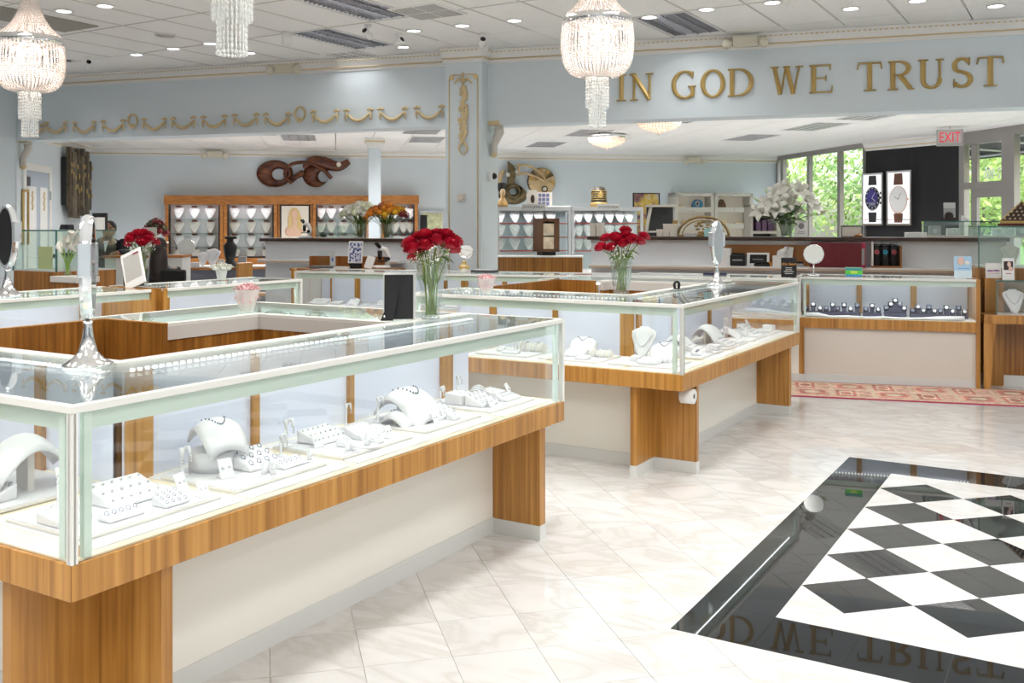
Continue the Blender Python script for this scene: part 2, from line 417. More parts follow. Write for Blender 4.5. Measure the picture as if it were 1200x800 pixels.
# ---- header beam with crown and gold beads
hb = MB(); L = HRt - HLt
hdr = struct('wall_header', wall_mb(hxy(HLt-.5), hxy(HRt+.3), ZH, ZC+.1, .4), WALL)
def crown(name, p, q, ztop, drop, out, rows=(('gold', .18), ('gold', .72)), dent=True):
    p, q = Vector(p), Vector(q); Lc = (q-p).length; ang = math.atan2(q.y-p.y, q.x-p.x)
    # local x along, -y out into the room
    prof = [(0, 0), (-out, 0), (-out, -.16*drop), (-out*.8, -.26*drop), (-out*.42, -.62*drop), (-out*.36, -.8*drop), (-out*.16, -.86*drop), (-out*.16, -drop), (0, -drop)]
    mb = MB(); n = len(prof)
    mb.add([(0, y, z) for y, z in prof] + [(Lc, y, z) for y, z in prof], [tuple(range(n)), tuple(range(2*n-1, n-1, -1))] + [((i+1) % n, i, n+i, n+(i+1) % n) for i in range(n)])
    root = struct(name, mb, WHITE, loc=(p.x, p.y, ztop), rz=ang)
    g = MB().tube([(0, -out*.40, -.72*drop), (Lc, -out*.40, -.72*drop)], .055*drop, 6); part('gold_bead', g, GOLDP, root)
    g = MB(); k = int(Lc / .055)
    for i in range(k): g.ball((i*.055+.03, -out*.86, -.22*drop), (.02, .016, .055*drop), 5, 3)
    part('egg_moulding', g, GOLDP, root, stuff=True); return root
PN = .24                                     # the pilaster stands proud of the header
def hptn(px, n): k = (px-600)/FPX; p = HP + HN*n; return (k*p.y - p.x)/(HD.x - k*HD.y)
t0, t1 = hptn(522, PN), hptn(564.5, PN)
crown('trim_1', hxy(HLt, 0), hxy(t0, 0), ZC, .16, .11)
crown('trim_2', hxy(t1, 0), hxy(HRt, 0), ZC, .16, .11)
# ---- big pilaster in the header line
pil = MB().prism([hxy(t0, PN), hxy(t1, PN), hxy(t1, -.36), hxy(t0, -.36)], 0, ZC+.05)
struct('pillar', pil, WALL)
crown('trim_3', hxy(t0-.03, PN), hxy(t1+.03, PN), ZC, .17, .11)
crown('trim_8', hxy(t1, PN+.03), hxy(t1, 0), ZC, .168, .10)
fr = MB(); W = t1-t0; x0, x1, zt, zb = .05, W-.05, 3.33, .95
for a, b in (((x0, zb), (x0, zt-.05)), ((x0, zt-.05), (x0+.05, zt)), ((x0+.05, zt), (x1-.05, zt)), ((x1-.05, zt), (x1, zt-.05)), ((x1, zt-.05), (x1, zb))):
    fr.tube([(a[0], 0, a[1]), (b[0], 0, b[1])], .008, 6)
for sx in (x0+.03, x1-.03): fr.ball((sx, 0, zt-.03), (.035, .012, .035), 8, 5)
p = hxy(t0, PN+.003); o = struct('trim_4', fr, GOLDP, loc=(*p, 0), rz=-HA)
# ---- walls
struct('wall_back', wall_mb(BL, BR, 0, ZL+.1), WALL)
struct('wall_left', wall_mb(HL - (BL-HL).normalized()*.02, BL, 0, ZL+.1), WALL)
struct('wall_front_left', wall_mb(ML, HL, 0, ZC+.15), WALL)
struct('wall_rear', wall_mb((W3.x, -6), (ML.x, -6), 0, ZC+.15), WALL)
struct('wall_far_left', wall_mb((ML.x, -6), ML, 0, ZC+.15), WALL)
struct('wall_far_right', wall_mb(W3, (W3.x, -6), 0, ZC+.15), WALL)
struct('wall_right', wall_mb(W2 + WD*6.2, W3, 0, ZC+.15), WALL)
struct('wall_right_upper', wall_mb(W2 + WD*5.9, W3, ZL+.1, ZC+.15, .2), WALL)
BWALL = mat('black_wall', (.012, .012, .015), .6)
struct('wall_black', wall_mb(W1, W2, 0, 2.83), BWALL)
struct('wall_soffit', wall_mb(W1 + Vector((-.02, 0)), W2 + Vector((-.02, 0)), 2.80, ZL+.05, .18), WHITE)
crown('trim_5', BL, BR, ZL, .15, .1); crown('trim_6', HL, BL, ZL, .15, .1)
crown('trim_7', W1, W2, ZL, .15, .1)
# slim rear column with a capital
x, y, z = at(439, 180, 16.4)
cm = MB().box(-.1, .1, -.1, .1, 0, 2.78)
col = struct('column', cm, WALL, loc=(x, y, 0), rz=BA)
part('capital', MB().box(-.13, .13, -.13, .13, 2.78, 2.86).box(-.16, .16, -.16, .16, 2.86, 2.95), WHITE, col)
part('gold_band', MB().box(-.165, .165, -.165, .165, 2.88, 2.905), GOLDP, col)
# ---- right side: windows, entrance
def rw(name, segs, base, dirv, m, th=.08, parent=None, mbs=None):
    ang = math.atan2(dirv.y, dirv.x); mb = MB()
    for s0, s1, z0, z1 in segs: mb.box(s0, s1, -th/2, th/2, z0, z1)
    return struct(name, mb, m, parent, loc=(*base, 0) if not parent else (0,0,0), rz=ang if not parent else 0)
def spt(px, base, dirv): k = (px-600)/FPX; return (k*base.y-base.x)/(dirv.x-k*dirv.y)
L1 = (W1-BR).length
ss = [spt(p, BR, WD) for p in (918.5, 949, 985)]
wdw = rw('window_1', [(0, L1, 2.86, 2.95), (0, L1, 0, .5), (0, .06, .5, 2.86), (ss[0]-.07, ss[0]+.05, .5, 2.86), (ss[1]-.05, ss[1]+.05, .5, 2.86), (ss[2]-.05, ss[2]+.05, .5, 2.86), (L1-.05, L1, .5, 2.86)], BR, WD, STEEL)
for s0, s1 in ((ss[0], ss[1]), (ss[1], ss[2]), (ss[2], L1)): part('pane', MB().box(s0, s1, -.006, .006, .5, 2.86), GLASS, wdw)
dd = lambda px: spt(px, W2, WD)
LD = 6.3
d = [dd(p) for p in (1127, 1133, 1139.5, 1146.5, 1177, 1192, 1197.5)]
ent = rw('door_2', [(0, LD, 2.83, 2.95), (d[0], d[1], 0, 2.83), (d[4], d[5], 0, 2.83), (d[1], d[4], 2.75, 2.83), (d[1], d[4], 2.06, 2.16),
    (LD-.1, LD, 0, 2.83), (d[5]+1.9, d[5]+2.02, 0, 2.83), (d[5]+3.6, d[5]+3.72, 0, 2.83)], W2, WD, STEEL, .1)
part('door_leaf', MB().box(d[2], d[3], -.025, .025, 0, 2.06).box(d[3], d[4], -.025, .025, 1.92, 2.06).box(d[4]-.01, d[4], -.025, .025, 0, 2.06).box(d[3], d[4], -.025, .025, 0, .2), STEEL, ent)
part('door_handle', MB().tube([(d[3]+.03, .06, .9), (d[3]+.03, .06, 1.2)], .012), SILVER, ent)
part('transom_post', MB().box(d[2], d[3], -.02, .02, 2.16, 2.75), STEEL, ent)
for s0, s1, z0, z1 in ((d[1], d[4], 2.16, 2.75), (d[3], d[4], .2, 1.92), (d[5], d[5]+1.9, .05, 2.83), (d[5]+2.02, d[5]+3.6, .05, 2.83), (d[5]+3.72, LD-.1, .05, 2.83)):
    part('pane', MB().box(s0, s1, -.005, .005, z0, z1), GLASS, ent)
tx = text_mb('912-900', .225, .002); tm = MB(); tm.add([(-v[0]*.75, v[2], v[1]) for v in tx.v], tx.f)
# lettering on the transom pane reads from the street
part('phone_number', tm, mat('white_vinyl', (.95, .95, .95), .5, emit=.0), ent, loc=((d[3]+d[4])/2+.13, -.014, 2.20), rz=0)
# ---- left wall door, parted white panels
base = HL; dv = (BL-HL).normalized(); la = math.atan2(dv.y, dv.x)
lp = lambda px: spt(px, base, dv)
a0, a1 = lp(29), lp(56)
DBLUE = mat('door_blue', (.46, .53, .62), .4)
zt = 2.33
dr = struct('door_1', MB().box(a0-.12, a0, -.03, .03, 0, zt).box(a1, a1+.12, -.03, .03, 0, zt).box(a0-.12, a1+.12, -.03, .03, zt, zt+.11), WHITE, loc=(*base, 0), rz=la)
part('door_leaf', MB().box(a0, a1, -.012, .012, 0, zt), DBLUE, dr)
w = a1-a0
for f0, f1 in ((.06, .43), (.6, .92)):
    part('door_panel', MB().box(a0+w*f0, a0+w*f1, -.022, -.012, .2, zt-.24), WHITE, dr, .004)
    m = MB(); xm = a0+w*(f0+f1)/2
    for k in range(7): m.ball((xm + .02*math.sin(k*2.1), -.026, 1.75+k*.04), (.03, .012, .03), 6, 4)
    part('gold_ornament', m, GOLDP, dr)
part('hinge', MB().box(a1-.01, a1+.03, -.045, -.03, 1.9, 2.04).box(a1-.01, a1+.03, -.045, -.03, .9, 1.04), SILVER, dr)
# ---- outside
grass = mat('lawn', (.16, .26, .05), .9, var=.3)
gr = struct('ground', MB().box(-40, 60, -30, 80, -.3, -.12), grass)
struct('pavement', MB().prism([tuple(W2+Vector((.3,0))), tuple(W3+Vector((.3,0))), tuple(W3+Vector((4,0))), tuple(BR+Vector((4,2))), tuple(BR+Vector((.3,1)))], -.12, -.06), mat('concrete', (.5, .49, .46), .9, var=.08))
# ================================================================ SHOWCASES
HC, HW, HB, DEP = 1.04, .635, .54, .58
PADZ = HW + .008
def showcase(name, label, loc, rz, L, d=DEP, hc=HC, hw=HW, hb=HB, m0=False, m1=False, end0='', end1='', divs=(), pads=(), legs=True, lamp=0, wide=(), group=None, pane=True, green=True, bpan=PANEL, front=CREAM, rec=.29, led=True, apron_m=None, cut0=.0, cut1=.0):
    t = thing(name, label, 'showcase', (*loc, 0), rz, group)
    F = lambda x0, x1, i0=0, i1=0: [(x0, (-x0 if m0 else 0)+i0), (x0, L-(-x0 if m1 else 0)-i1), (x1, L-(-x1 if m1 else 0)-i1), (x1, (-x1 if m0 else 0)+i0)]
    part('apron', MB().prism(F(0, -d), hb, hw), apron_m or WOODM, t, .003)
    part('deck', MB().prism(F(-.012, -d+.02, .012, .012), hw, hw+.005), DECK, t)
    for y0, y1 in pads: part('deck_pad', MB().box(-d+.05, -.045, y0, y1, hw+.005, hw+.008), SUEDE, t)
    b0 = rec+.03 if m0 else .06; b1 = L-rec-.03 if m1 else L-.16
    if not legs: b0 = 0 if not m0 else rec; b1 = L if not m1 else L-rec
    part('base_panel', MB().box(-d+.02, -rec, b0, b1, .075, hb), front, t)
    part('toe_kick', MB().box(-d+.03, -rec+.006, b0-.004, b1+.004, 0, .075), TOE, t)
    if legs:
        for mit, y0, y1 in ((m0, (rec+.01) if m0 else .14, (rec+.05) if m0 else .2), (m1, (L-rec-.05) if m1 else L-.2, (L-rec-.01) if m1 else L-.145)):
            o = part('leg', MB().box(-rec-.06, -.027, y0, y1, .07, hb), WOODM, t, .002)
            part('leg_shoe', MB().box(-rec-.06, -.025, y0-.002, y1+.002, 0, .07), TOE, o)
    part('back_panel', MB().prism(F(-d+.0, -d-.018), .0, hc-.07), WOODD, t)
    part('back_apron', MB().prism(F(-d+.006, -d-.024), hc-.075, hc-.012), mat_grey, t)
    part('sliding_door', MB().prism(F(-d+.03, -d+.015, .02, .02), hw+.005, hc-.03), bpan, t)
    for y, w in divs: part('divider', MB().box(-d+.03, -d+.05, y-w/2, y+w/2, hw+.005, hc-.03), WOODM, t)
    g = 1 if pane else 0
    part('front_glass', MB().box(-.014, -.007, .015 if not m0 else 0, L-.015 if not m1 else L, hw, hc-.012), GLASS, t)
    part('top_glass', MB().prism(F(-.02, -d, .0, .0), hc-.010, hc-.001), GLASSG, t)
    part('top_rail', MB().prism(F(.001, -.022), hc-.021, hc), RAIL, t, .002)
    part('rear_rail', MB().prism(F(-d+.03, -d-.024), hc-.012, hc+.002), RAIL, t)
    if green: part('glass_strip', MB().prism(F(-.018, -.03, .03, .03), hc-.07, hc-.021), GREENG, t)
    for mit, y, s, e in ((m0, 0, 1, end0), (m1, L, -1, end1)):
        if e == 'wood':
            part('end_panel', MB().box(-d-.02, .004, min(y, y+s*.035), max(y, y+s*.035), .0, hc), WOODM, t, .002)
        elif e == 'glass':
            part('end_glass', MB().box(-d+.03, -.014, min(y+s*.007, y+s*.014), max(y+s*.007, y+s*.014), hw, hc-.012), GLASS, t)
            part('end_rail', MB().box(-d, 0, min(y, y+s*.022), max(y, y+s*.022), hc-.021, hc), RAIL, t)
        if e == 'glass' or mit:
            part('post', MB().box(-.02, 0, min(y, y+s*.02), max(y, y+s*.02), hw, hc-.021), RAIL, t)
            part('glass_edge', MB().box(-.03, -.012, min(y+s*.045, y+s*.068), max(y+s*.045, y+s*.068), hw, hc-.021), GREENG, t)
    if led:
        m = MB(); k = int((L-(d if m0 else 0)-(d if m1 else 0)) / .03)
        for i in range(k): yy = (d if m0 else 0)+.03*i+.015; m.box(-d+.045, -d+.056, yy-.006, yy+.006, hc-.03, hc-.02)
        if m.v: part('led_strip', m, LEDM, t, stuff=True)
    if lamp:
        l = bpy.data.lights.new('led_light', 'AREA'); l.shape = 'RECTANGLE'; l.size = .02; l.size_y = L-.1; l.energy = lamp*L; l.color = (.93, .95, 1); l.spread = R(165)
        o = bpy.data.objects.new('led_light', l); C.objects.link(o); o.parent = t; o.location = (-.06, L/2, hc-.03); o.rotation_euler = (0, R(-18), 0)
    return t
mat_grey = mat('putty_laminate', (.62, .60, .57), .4)
AX, AY, AL = -1.1166, 2.4649, 2.685
BX, BY, BLN = .981, 5.587, 2.60
def fr(ox, oy):                              # island frame: local x = right, y = away
    return lambda a, b: (ox + a*RX + b*UX, oy + a*RY + b*UY)
FA, FB = fr(AX, AY), fr(BX, BY)
YP = [(.10, .62), (.66, 1.13), (1.18, 1.63), (1.68, 2.13), (2.18, 2.62)]
# nearest island
caseA = showcase('jewelry_showcase', 'nearest glass showcase, long side with five white jewelry trays', FA(0, 0), RZ, AL, m0=True, end1='glass',
    divs=[(.63, .10), (1.16, .03), (1.72, .03), (2.45, .09)], pads=YP, lamp=.8)
showcase('jewelry_showcase', 'nearest glass showcase, short side cut off by the left frame edge', FA(-2.4, 0), RZ-PI/2, 2.4, m1=True, end0='',
    divs=[(1.45, .04), (.6, .04)], pads=[(1.30, 1.80), (.74, 1.24), (.2, .7)], lamp=.8)
showcase('jewelry_showcase', 'far end showcase of the nearest island, seen from its wood back', FA(-.63, AL), RZ+PI/2, 1.43, m1=True, lamp=.8, legs=False)
showcase('jewelry_showcase', 'far side showcase of the nearest island under the pink flowers', FA(-2.06, AL), RZ+PI, AL-1.48, m0=True, lamp=.8, legs=False)
m = MB().prism([FA(-1.44, 1.48), FA(-1.84, 1.48), FA(-1.84, 1.455), FA(-1.44, 1.455)], 0, 1.045)
cb = thing('wood_cabinet', 'wooden cabinet panels forming a corner inside the nearest island', 'cabinet', (*FA(-1.84, 1.48), 0), RZ)
part('side_panel', MB().box(0, .42, -.025, 0, 0, 1.045), WOODD, cb); part('back_panel', MB().box(-.025, 0, -2.4, 0, 0, 1.045), WOODD, cb)
part('edge_strip', MB().box(-.026, .42, -.026, .001, 1.045, 1.05).box(-.026, .001, -2.4, -.026, 1.045, 1.05), WOODM, cb)
# second island
showcase('jewelry_showcase', 'second glass showcase, right side running back to the wood leg', FB(0, 0), RZ, BLN, m0=True, end1='glass',
    divs=[(.62, .06), (1.25, .04), (2.0, .04)], pads=[(.66, 1.16), (1.2, 1.7), (1.75, 2.2), (2.24, 2.55)], lamp=.8)
showcase('jewelry_showcase', 'second glass showcase, front side below the middle rose vase', FB(-1.95, 0), RZ-PI/2, 1.95, m1=True, end0='glass',
    divs=[(.33, .05), (.83, .035), (1.36, .09)], pads=[(.05, .5), (.55, 1.0), (1.06, 1.52), (1.58, 1.9)], lamp=.8)
showcase('jewelry_showcase', 'far end showcase of the second island with putty colored back', FB(-.63, BLN), RZ+PI/2, 1.37, m1=True, lamp=.7, legs=False)
showcase('jewelry_showcase', 'far side showcase of the second island behind the middle roses', FB(-2.0, BLN), RZ+PI, .72, m0=True, lamp=.7, legs=False)
cb = thing('wood_cabinet', 'wooden cabinet panels forming a corner inside the second island', 'cabinet', (*FB(-1.79, 1.86), 0), RZ)
part('side_panel', MB().box(0, .34, -.025, 0, 0, 1.045), WOODD, cb); part('back_panel', MB().box(-.025, 0, -1.2, 0, 0, 1.045), WOODD, cb)
part('drawer_pull', MB().box(.16, .25, -.035, -.025, .90, .91), SILVER, cb)
# third island, left: two cases in line
C0 = Vector((-2.53, 6.99)); CU = Vector((UX, UY))
p = C0 - CU*3.4
showcase('jewelry_showcase', 'left rear showcase under the white tablet and crystal mirror', tuple(p), RZ, 3.36, end1='wood', divs=[(1.62, .2), (2.45, .05), (3.16, .04)], pads=[(.1, 1.6), (1.7, 3.2)], lamp=.8, legs=False)
p = C0 + CU*.03
showcase('jewelry_showcase', 'left rear showcase under the small white flower cup', tuple(p), RZ, 1.44, end0='wood', end1='glass', divs=[(.47, .06)], pads=[(.1, .7), (.75, 1.35)], lamp=.8, legs=False)
# back row along the header
GZ = -HA + PI/2 - PI                         # front faces the camera side
def gcase(px0, px1, y0, label, divpx, **k):
    p0 = Vector(((px0-600)*y0/FPX, y0)); s = spt(px1, p0, HD)
    c = showcase('jewelry_showcase', label, tuple(p0), -HA-PI/2, s, hc=1.0, hw=.61, hb=.515, divs=[(spt(p, p0 - HN*.5, HD), w) for p, w in divpx], **k)
    return c, p0, s
G1, g1p, g1l = gcase(345, 498, 10.5, 'rear showcase behind the black easel frame and first roses', [(386, .012), (417, .06), (455, .012)], end0='glass', end1='', pads=[(.1, 1.2)], lamp=.8, legs=False)
part('wood_post', MB().box(-.05, .002, -.04, -.002, 0, 1.03), WOODM, G1, .002)
G2, g2p, g2l = gcase(499, 735, 10.02, 'rear showcase in front of the tall pilaster', [(521, .012), (543, .08), (590, .05), (660, .05), (700, .05)], pads=[(.1, 1.9)], lamp=.8, legs=False)
G3, g3p, g3l = gcase(737, 935, 9.55, 'rear showcase between the middle roses and the watch counter', [(790, .05), (850, .05)], end1='glass', pads=[(.1, 1.5)], lamp=.8, legs=False)
G4, g4p, g4l = gcase(936, 1149, 9.34, 'watch showcase on the right with cream front panel', [(946, .04), (1007, .05), (1071, .055), (1135, .012)], end0='glass', end1='wood', pads=[(.05, 1.55)], lamp=1.8, legs=False, rec=.03, front=mat('beige_laminate', (.66, .62, .56), .35))
part('leg', MB().box(-.06, -.002, 0.0, .05, .07, .515), WOODM, G4); part('leg_shoe', MB().box(-.06, -.002, 0.0, .05, 0, .07), TOE, G4)
# ================================================================ JEWELLERY DISPLAYS
SIL = mat('polished_silver', (.66, .66, .69), .25, .2)
GEM = mat('dark_gem', (.20, .22, .30), .1)
def studs(pts, r=.0042):
    m = MB()
    for p in pts: m.ball(p, r, 5, 3)
    return m
def rings(pts, r=.008, tilt=.9):
    m = MB()
    for p in pts:
        M = TM(p, (0, tilt, 0)); m.tube([(r*math.cos(a*PI/4), r*math.sin(a*PI/4), 0) for a in range(8)], .0012, 4, True, M); m.ball((r, 0, .001), .003, 5, 3, M)
    return m
def mk_wedge(t, w, d, h0, h1, kind='studs', rows=2, cols=4, m=None):
    # front (low) edge at +x
    mb = MB(); mb.add([(d/2,-w/2,0),(d/2,w/2,0),(-d/2,w/2,0),(-d/2,-w/2,0),(d/2,-w/2,h0),(d/2,w/2,h0),(-d/2,w/2,h1),(-d/2,-w/2,h1)],
        [(3,2,1,0),(4,5,6,7),(0,1,5,4),(1,2,6,5),(2,3,7,6),(3,0,4,7)])
    part('pad', mb, m or SUEDE, t, .006)
    P = []
    for i in range(rows):
        for j in range(cols):
            f = (i+.5)/rows; P.append((d/2-d*f, -w/2+w*(j+.5)/cols, h0+(h1-h0)*f+.003))
    part('jewelry', studs(P) if kind == 'studs' else rings(P, .007), GEM if kind == 'gems' else SIL, t, stuff=True)
    if kind == 'gems': pass
def mk_stand(t, h=.07):                      # little T stand with two hanging earrings
    mb = MB().lathe([(.022, 0), (.022, .004), (.008, .007), (.005, .012), (.005, h)], 10)
    part('base', mb, SUEDE, t)
    for s in (-1, 1): part('hook', MB().tube([(0, 0, h-.006), (.004, s*.008, h+.006), (.011, s*.013, h+.008), (.015, s*.014, h-.002), (.015, s*.014, h-.014)], [.006, .006, .006, .005, .004], 6), SUEDE, t)
    part('earrings', studs([(.018, s*.014, h-.016-k*.007) for s in (-1, 1) for k in range(3)], .0035), SIL, t, stuff=True)
def arch(w, L, h, curl=.03, n=12, wn=8, taper=.55):
    P = []
    for i in range(n+1):
        f = i/n; x = -L/2 + L*f; z = h*(math.sin(PI*min(1, .12+.86*f)) ** .9); ww = w*(taper+(1-taper)*math.sin(PI*(.15+.6*f)))
        P.append([(x, ww*(k/wn-.5), z - curl*(2*(k/wn-.5))**2) for k in range(wn+1)])
    return P
def mk_ramp(t, w=.16, L=.2, h=.1, neck=True):    # saddle shaped necklace ramp
    P = arch(w, L, h); part('saddle', MB().grid(P), SUEDE, t, thick=.007)
    part('support', MB().box(-.02, .0, -w*.22, w*.22, 0, h*.86), SUEDE2, t)
    if neck:
        pts = []
        for k in range(15):
            f = k/14; yy = (f-.5)*w*.5; i = 4+4.2*(1-(2*f-1)**2); a = int(i); q = i-a
            z = P[a][4][2]*(1-q)+P[min(a+1, 12)][4][2]*q; x = P[a][4][0]*(1-q)+P[min(a+1, 12)][4][0]*q
            pts.append((x, yy, z - .03*(2*yy/w)**2 + .007))
        part('necklace', studs(pts, .0034), GEM, t, stuff=True)
def mk_riser(t, r=.065, h=.055): part('block', MB().lathe([(r, 0), (r, h-.004), (r-.004, h)], 24), SUEDE, t)
def mk_roll(t, w=.15, r=.035, n=5):          # half-round bracelet bar with bracelets over it
    part('bar', MB().prism([(r*math.cos(a*PI/10), r*math.sin(a*PI/10)*1.2) for a in range(11)], -w/2, w/2, TM((0, 0, 0), (PI/2, 0, PI/2)).copy() @ TM((0,0,0)), True), SUEDE2, t, rz=PI/2)
    for k in range(n):
        x = -w/2+w*(k+.5)/n
        part('bracelet', MB().tube([((r+.003)*math.cos(a*PI/10), x, (r+.003)*1.2*math.sin(a*PI/10)+.001) for a in range(11)], .004, 5), SIL if k % 2 else SUEDE, t)
def mk_cube(t, w=.045, h=.03):               # single ring block
    mb = MB().prism([(-w/2, 0), (w/2, 0), (w/2, h*.45), (-w/2, h)], -w/2, w/2, TM((0, 0, 0), (PI/2, 0, 0)))
    part('block', mb, SUEDE, t, .004)
    part('ring', rings([(0, 0, h*.8)], .009, .5), SIL, t)
def mk_card(t, w=.04, h=.055):               # leaning earring card
    M = TM((0, 0, 0), (0, -R(28), 0)); part('card', MB().box(-.004, 0, -w/2, w/2, 0, h, M), SUEDE, t, .002)
    part('foot', MB().box(-.03, .004, -w/2, w/2, 0, .004), SUEDE, t)
    part('earrings', studs([M @ Vector((.003, s*.009, h*.55)) for s in (-1, 1)], .0042), SIL, t, stuff=True)
def mk_cone(t, n=3):                         # cluster of ring cones
    for k in range(n):
        a = 2*PI*k/max(n, 1); c = (.016*math.cos(a), .016*math.sin(a)) if n > 1 else (0, 0)
        part('cone', MB().lathe([(.010, 0), (.0095, .012), (.006, .035), (.0015, .042)], 8, TM((*c, .004))), SUEDE, t)
    part('base', MB().lathe([(.034, 0), (.034, .004)], 12), SUEDE, t)
    part('rings', rings([(.016, 0, .022)], .009, 0), SIL, t)
def mk_bust(t, h=.2, m=None, cap=True, neck=True, wf=.85):   # shield shaped neck form facing +x
    w = h*wf; prof = [(0, .10), (.16, .22), (.42, .36), (.68, .49), (.84, .5), (.92, .33), (.95, .2), (1.0, .19)]
    P = []
    for z, hw in prof:
        P.append([(.10*h*math.cos((k/8-.5)*2.4)*(1.15-z*.75) - (.30*h*(z-.3)), hw*w*(k/8-.5)*2, z*h) for k in range(9)])
    part('form', MB().grid(P), m or SUEDE, t, thick=.006)
    part('easel_back', MB().box(-.25*h, -.02*h, -.06*h, .06*h, 0, .55*h), m or SUEDE, t)
    if cap: part('neck_cap', MB().lathe([(.22*w, .93*h), (.27*w, .98*h), (.25*w, 1.04*h), (.1*w, 1.06*h)], 12, TM((-.12*h, 0, 0))), CAPM, t)
    if neck:
        pts = [(.105*h*math.cos((f-.5)*1.6)*(1.15-z*.75)-(.3*h*(z-.3))+.006, .36*w*(f-.5)*2, z*h) for f, z in [(k/12, .80-.40*math.sin(PI*k/12)) for k in range(13)]]
        part('necklace', MB().tube(pts, .004, 4), SIL, t)
CAPM = mat('cherry_cap', (.16, .05, .025), .4)
KINDS = {
 'wide': lambda t: mk_wedge(t, .17, .12, .012, .05, 'studs', 3, 6), 'slope': lambda t: mk_wedge(t, .12, .09, .014, .05, 'gems', 3, 4),
 'low': lambda t: mk_wedge(t, .12, .06, .012, .028, 'gems', 1, 5), 'slab': lambda t: mk_wedge(t, .10, .10, .02, .03, 'rings', 2, 3),
 'ringboard': lambda t: mk_wedge(t, .14, .10, .018, .052, 'rings', 3, 5), 'box': lambda t: mk_wedge(t, .09, .09, .045, .05, 'rings', 2, 2),
 'stand': mk_stand, 'tallstand': lambda t: mk_stand(t, .1), 'ramp': mk_ramp, 'bigramp': lambda t: mk_ramp(t, .24, .26, .17, False), 'smallramp': lambda t: mk_ramp(t, .11, .15, .06),
 'riser': mk_riser, 'roll': mk_roll, 'cube': mk_cube, 'card': mk_card, 'cone': mk_cone, 'onecone': lambda t: mk_cone(t, 1), 'neckform': lambda t: mk_bust(t, .17, None, False), }
NOUN = {'wide': ('wide white stud earring board', 'earring board', 'earring_board'), 'slope': ('gem stud earring board', 'earring board', 'earring_board'),
 'low': ('low white one-row earring ramp', 'earring ramp', 'earring_ramp'), 'slab': ('flat white ring pad', 'ring pad', 'ring_pad'),
 'ringboard': ('white sloped ring board', 'ring board', 'ring_board'), 'box': ('square white ring riser', 'ring riser', 'ring_riser'),
 'stand': ('small white earring stand', 'earring stand', 'earring_stand'), 'tallstand': ('tall white earring stand', 'earring stand', 'earring_stand'),
 'ramp': ('curved necklace ramp with gems', 'necklace ramp', 'necklace_ramp'), 'bigramp': ('large bare necklace ramp', 'necklace ramp', 'necklace_ramp'),
 'smallramp': ('small low necklace ramp', 'necklace ramp', 'necklace_ramp'), 'riser': ('round white riser block', 'riser block', 'riser_block'),
 'roll': ('half-round bar of bracelets', 'bracelet bar', 'bracelet_bar'), 'cube': ('small one-ring block', 'ring block', 'ring_block'),
 'card': ('small leaning earring card', 'earring card', 'earring_card'), 'cone': ('cluster of ring cones', 'ring cones', 'ring_cones'),
 'onecone': ('single white ring cone', 'ring cone', 'ring_cone'), 'neckform': ('upright white neck form', 'necklace bust', 'necklace_bust')}
PROTO = {}
def jewel(kind, x, y, z, rz, where, scale=1):
    look, cat, name = NOUN[kind]; lab = look + ' ' + where
    if kind not in PROTO:
        t = thing(name, lab, cat, (x, y, z), rz, 'jewelry displays in the glass cases'); KINDS[kind](t); PROTO[kind] = t
        t.scale = (scale,)*3; return t
    t = dup(PROTO[kind], (x, y, z), rz, lab); t.scale = (scale,)*3; return t
def tray(frame, a0, a1, b0, b1, z, rz, label):   # thin board, edges beige; a = local right, b = local away
    p = frame((a0+a1)/2, (b0+b1)/2); t = thing('display_tray', label, 'tray', (*p, z), rz, 'white display trays in the glass cases')
    part('board', MB().box(-(a1-a0)/2, (a1-a0)/2, -(b1-b0)/2, (b1-b0)/2, 0, .009), SUEDE2, t, .002)
    part('top_pad', MB().box(-(a1-a0)/2+.006, (a1-a0)/2-.006, -(b1-b0)/2+.006, (b1-b0)/2-.006, .009, .012), SUEDE, t); return t
TZ = PADZ + .0121
def fill(frame, rz, a0, a1, b0, b1, tname, items, base=None):
    # items: kind, fraction across depth (0 back .. 1 front), fraction along, turn, scale, lift, words
    tray(frame, a0, a1, b0, b1, PADZ, rz, tname[0])
    for it in items:
        kind, fa, fb, turn, sc, lift, words = it
        p = frame(a0+(a1-a0)*fa, b0+(b1-b0)*fb); jewel(kind, p[0], p[1], TZ+lift, rz+turn, words + ' ' + tname[1], sc)
def ft(i): return ('white display tray, %s from the near corner of the nearest case' % i, 'on %s tray of nearest case' % i)
XB, XF = -.47, -.115
fill(FA, RZ, XB, XF, .115, .60, ft('first'), [
 ('wide', .40, .62, 0, 1.15, 0, 'in the middle'), ('low', .80, .36, 0, 1.0, 0, 'at the front'), ('slope', .84, .70, 0, .75, 0, 'at the front'), ('card', .66, .93, .2, 1.2, 0, 'at the far end'),
 ('tallstand', .10, .30, 0, 1.1, 0, 'at the back'), ('cube', .60, .86, 0, .8, 0, 'beside the wide board'), ('slab', .50, .14, 0, 1.1, 0, 'at the near end'), ('card', .92, .92, -.2, .9, 0, 'at the front edge')])
fill(FA, RZ, XB, XF, .66, 1.09, ft('second'), [
 ('riser', .20, .38, 0, 1.25, 0, 'under the gem necklace ramp'), ('ramp', .20, .42, -.3, 1.0, .069, 'on the round riser'), ('stand', .16, .10, 0, 1.2, 0, 'at the near back'),
 ('slope', .50, .60, 0, 1.25, 0, 'in the middle'), ('low', .78, .76, 0, 1.0, 0, 'at the front'), ('card', .62, .22, -.3, 1.25, 0, 'beside the round riser'), ('cone', .86, .46, 0, 1.1, 0, 'at the front'), ('stand', .42, .96, .2, 1.0, 0, 'at the far end'), ('onecone', .80, .97, 0, 1.0, 0, 'at the far front corner')])
